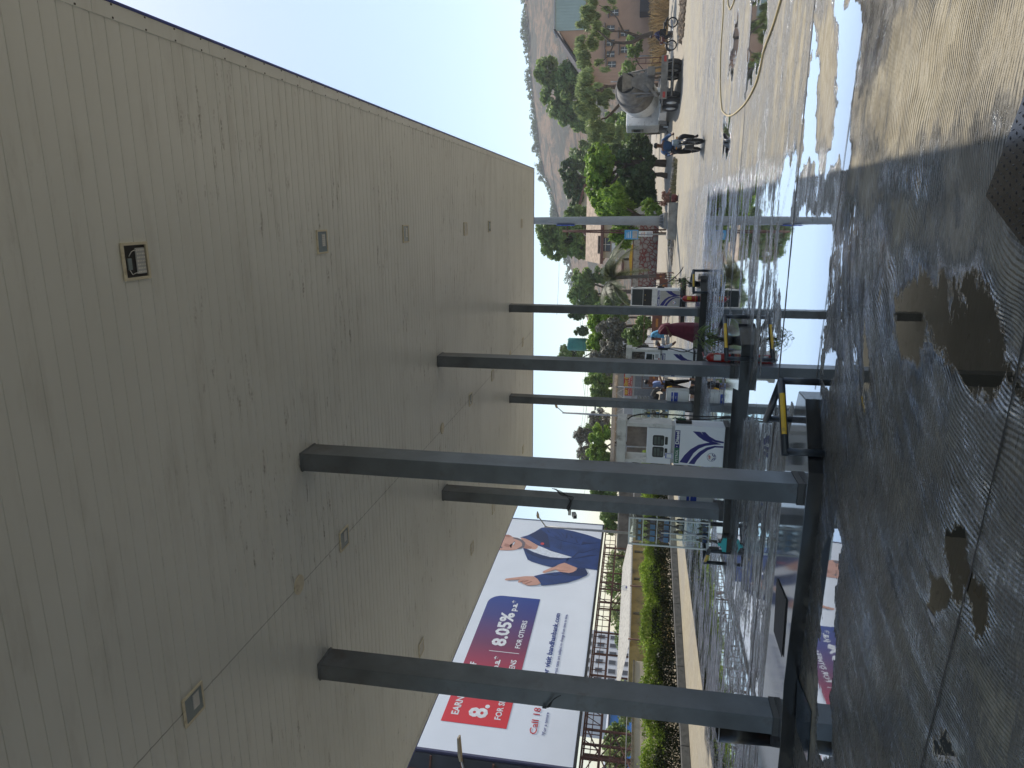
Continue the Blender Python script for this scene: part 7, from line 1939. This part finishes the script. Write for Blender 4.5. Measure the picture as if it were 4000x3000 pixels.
# ------------------------------------------------------------------ rubble heaps and stones
def rocks(name, label, cx, cy, rx, ry, h_, n, s0, s1, m, seed):
    rr = random.Random(seed); b = MB()
    for k in range(n):
        a = rr.uniform(0, 6.28); q = rr.random() ** 0.6; x, y = math.cos(a) * q * rx, math.sin(a) * q * ry; s = rr.uniform(s0, s1); z = max(0, h_ * (1 - q * q)) * rr.uniform(.5, 1)
        bm = bmesh.new(); bmesh.ops.create_icosphere(bm, subdivisions=1, radius=s)
        for v in bm.verts: v.co *= rr.uniform(0.65, 1.2)
        R = Euler((rr.random() * 3, rr.random() * 3, 0)).to_matrix()
        b.add([R @ Vector((v.co.x * 1.3, v.co.y, v.co.z * 0.7)) + Vector((x, y, z + s * .3)) for v in bm.verts], [tuple(v.index for v in f.verts) for f in bm.faces]); bm.free()
    o = b.build(name, m); o.location = (cx, cy, gz(cy)); tag(o, label, 'rubble', kind='stuff')
rk = mat('brown_rubble', (0.24, 0.18, 0.12), 0.9, var=0.4); rg = mat('grey_rubble', (0.27, 0.25, 0.22), 0.9, var=0.35)
p = gp(2675, 20); rocks('rubble_heap', 'long brown rubble heap at the right edge near the far motorcycle', p.x, p.y, 2.0, 2.2, 0.12, 320, 0.05, 0.15, rk, 1)
p = gp(2632, 800); rocks('rubble_heap', 'heap of broken bricks beside the concrete block of the tall pole', p.x + 0.4, p.y + 0.3, 0.6, 0.5, 0.35, 110, 0.05, 0.12, mat('brick_rubble', (0.30, 0.17, 0.12), 0.9, var=0.3), 2)
p = gp(2636, 730); rocks('rubble_heap', 'low grey gravel strip right of the tall pole', p.x + .3, p.y, 1.5, 0.5, 0.14, 200, 0.03, 0.09, rg, 3)
p = gp(2632, 960); rocks('rubble_heap', 'grey gravel spill left of the concrete block', p.x - 0.2, p.y + 0.6, 1.0, 0.6, 0.16, 150, 0.03, 0.10, rg, 4)
p = yp(2640, 775, 41.0)
t = thing('flower_pot', 'dark red round pot with a dried reddish plant by the concrete block', 'flower pot', (p.x, 41.0, 0))
b = MB(); b.lathe([(0.14, 0), (0.24, 0.16), (0.22, 0.32), (0.18, 0.34), (0.17, 0.30), (0, 0.30)], n=20); b.build('pot', mat('oxide_pot', (0.14, 0.03, 0.025), 0.7), t)
leafmesh('dry_plant', leaves([(0, 0, 0.72, 0.42, 0.4, 0.36)], 1300, 0.07, 9, sub=14), leafmat('dry_red_leaf', (0.18, 0.07, 0.05), (0.34, 0.20, 0.14), 0.2), t)

# ------------------------------------------------------------------ haze
hb = MB(); hb.span((-450, -70, -1.5), (450, 396, 85)); hz = hb.build('haze', [])
hmz = bpy.data.materials.new('haze'); hmz.use_nodes = True
n_ = hmz.node_tree.nodes; n_.clear(); o_ = n_.new('ShaderNodeOutputMaterial'); v_ = n_.new('ShaderNodeVolumePrincipled')
v_.inputs['Color'].default_value = (0.90, 0.94, 0.98, 1); v_.inputs['Density'].default_value = 0.00062; v_.inputs['Anisotropy'].default_value = 0.3
hmz.node_tree.links.new(v_.outputs[0], o_.inputs['Volume'])
hz.data.materials.clear(); hz.data.materials.append(hmz); tag(hz, kind='stuff')
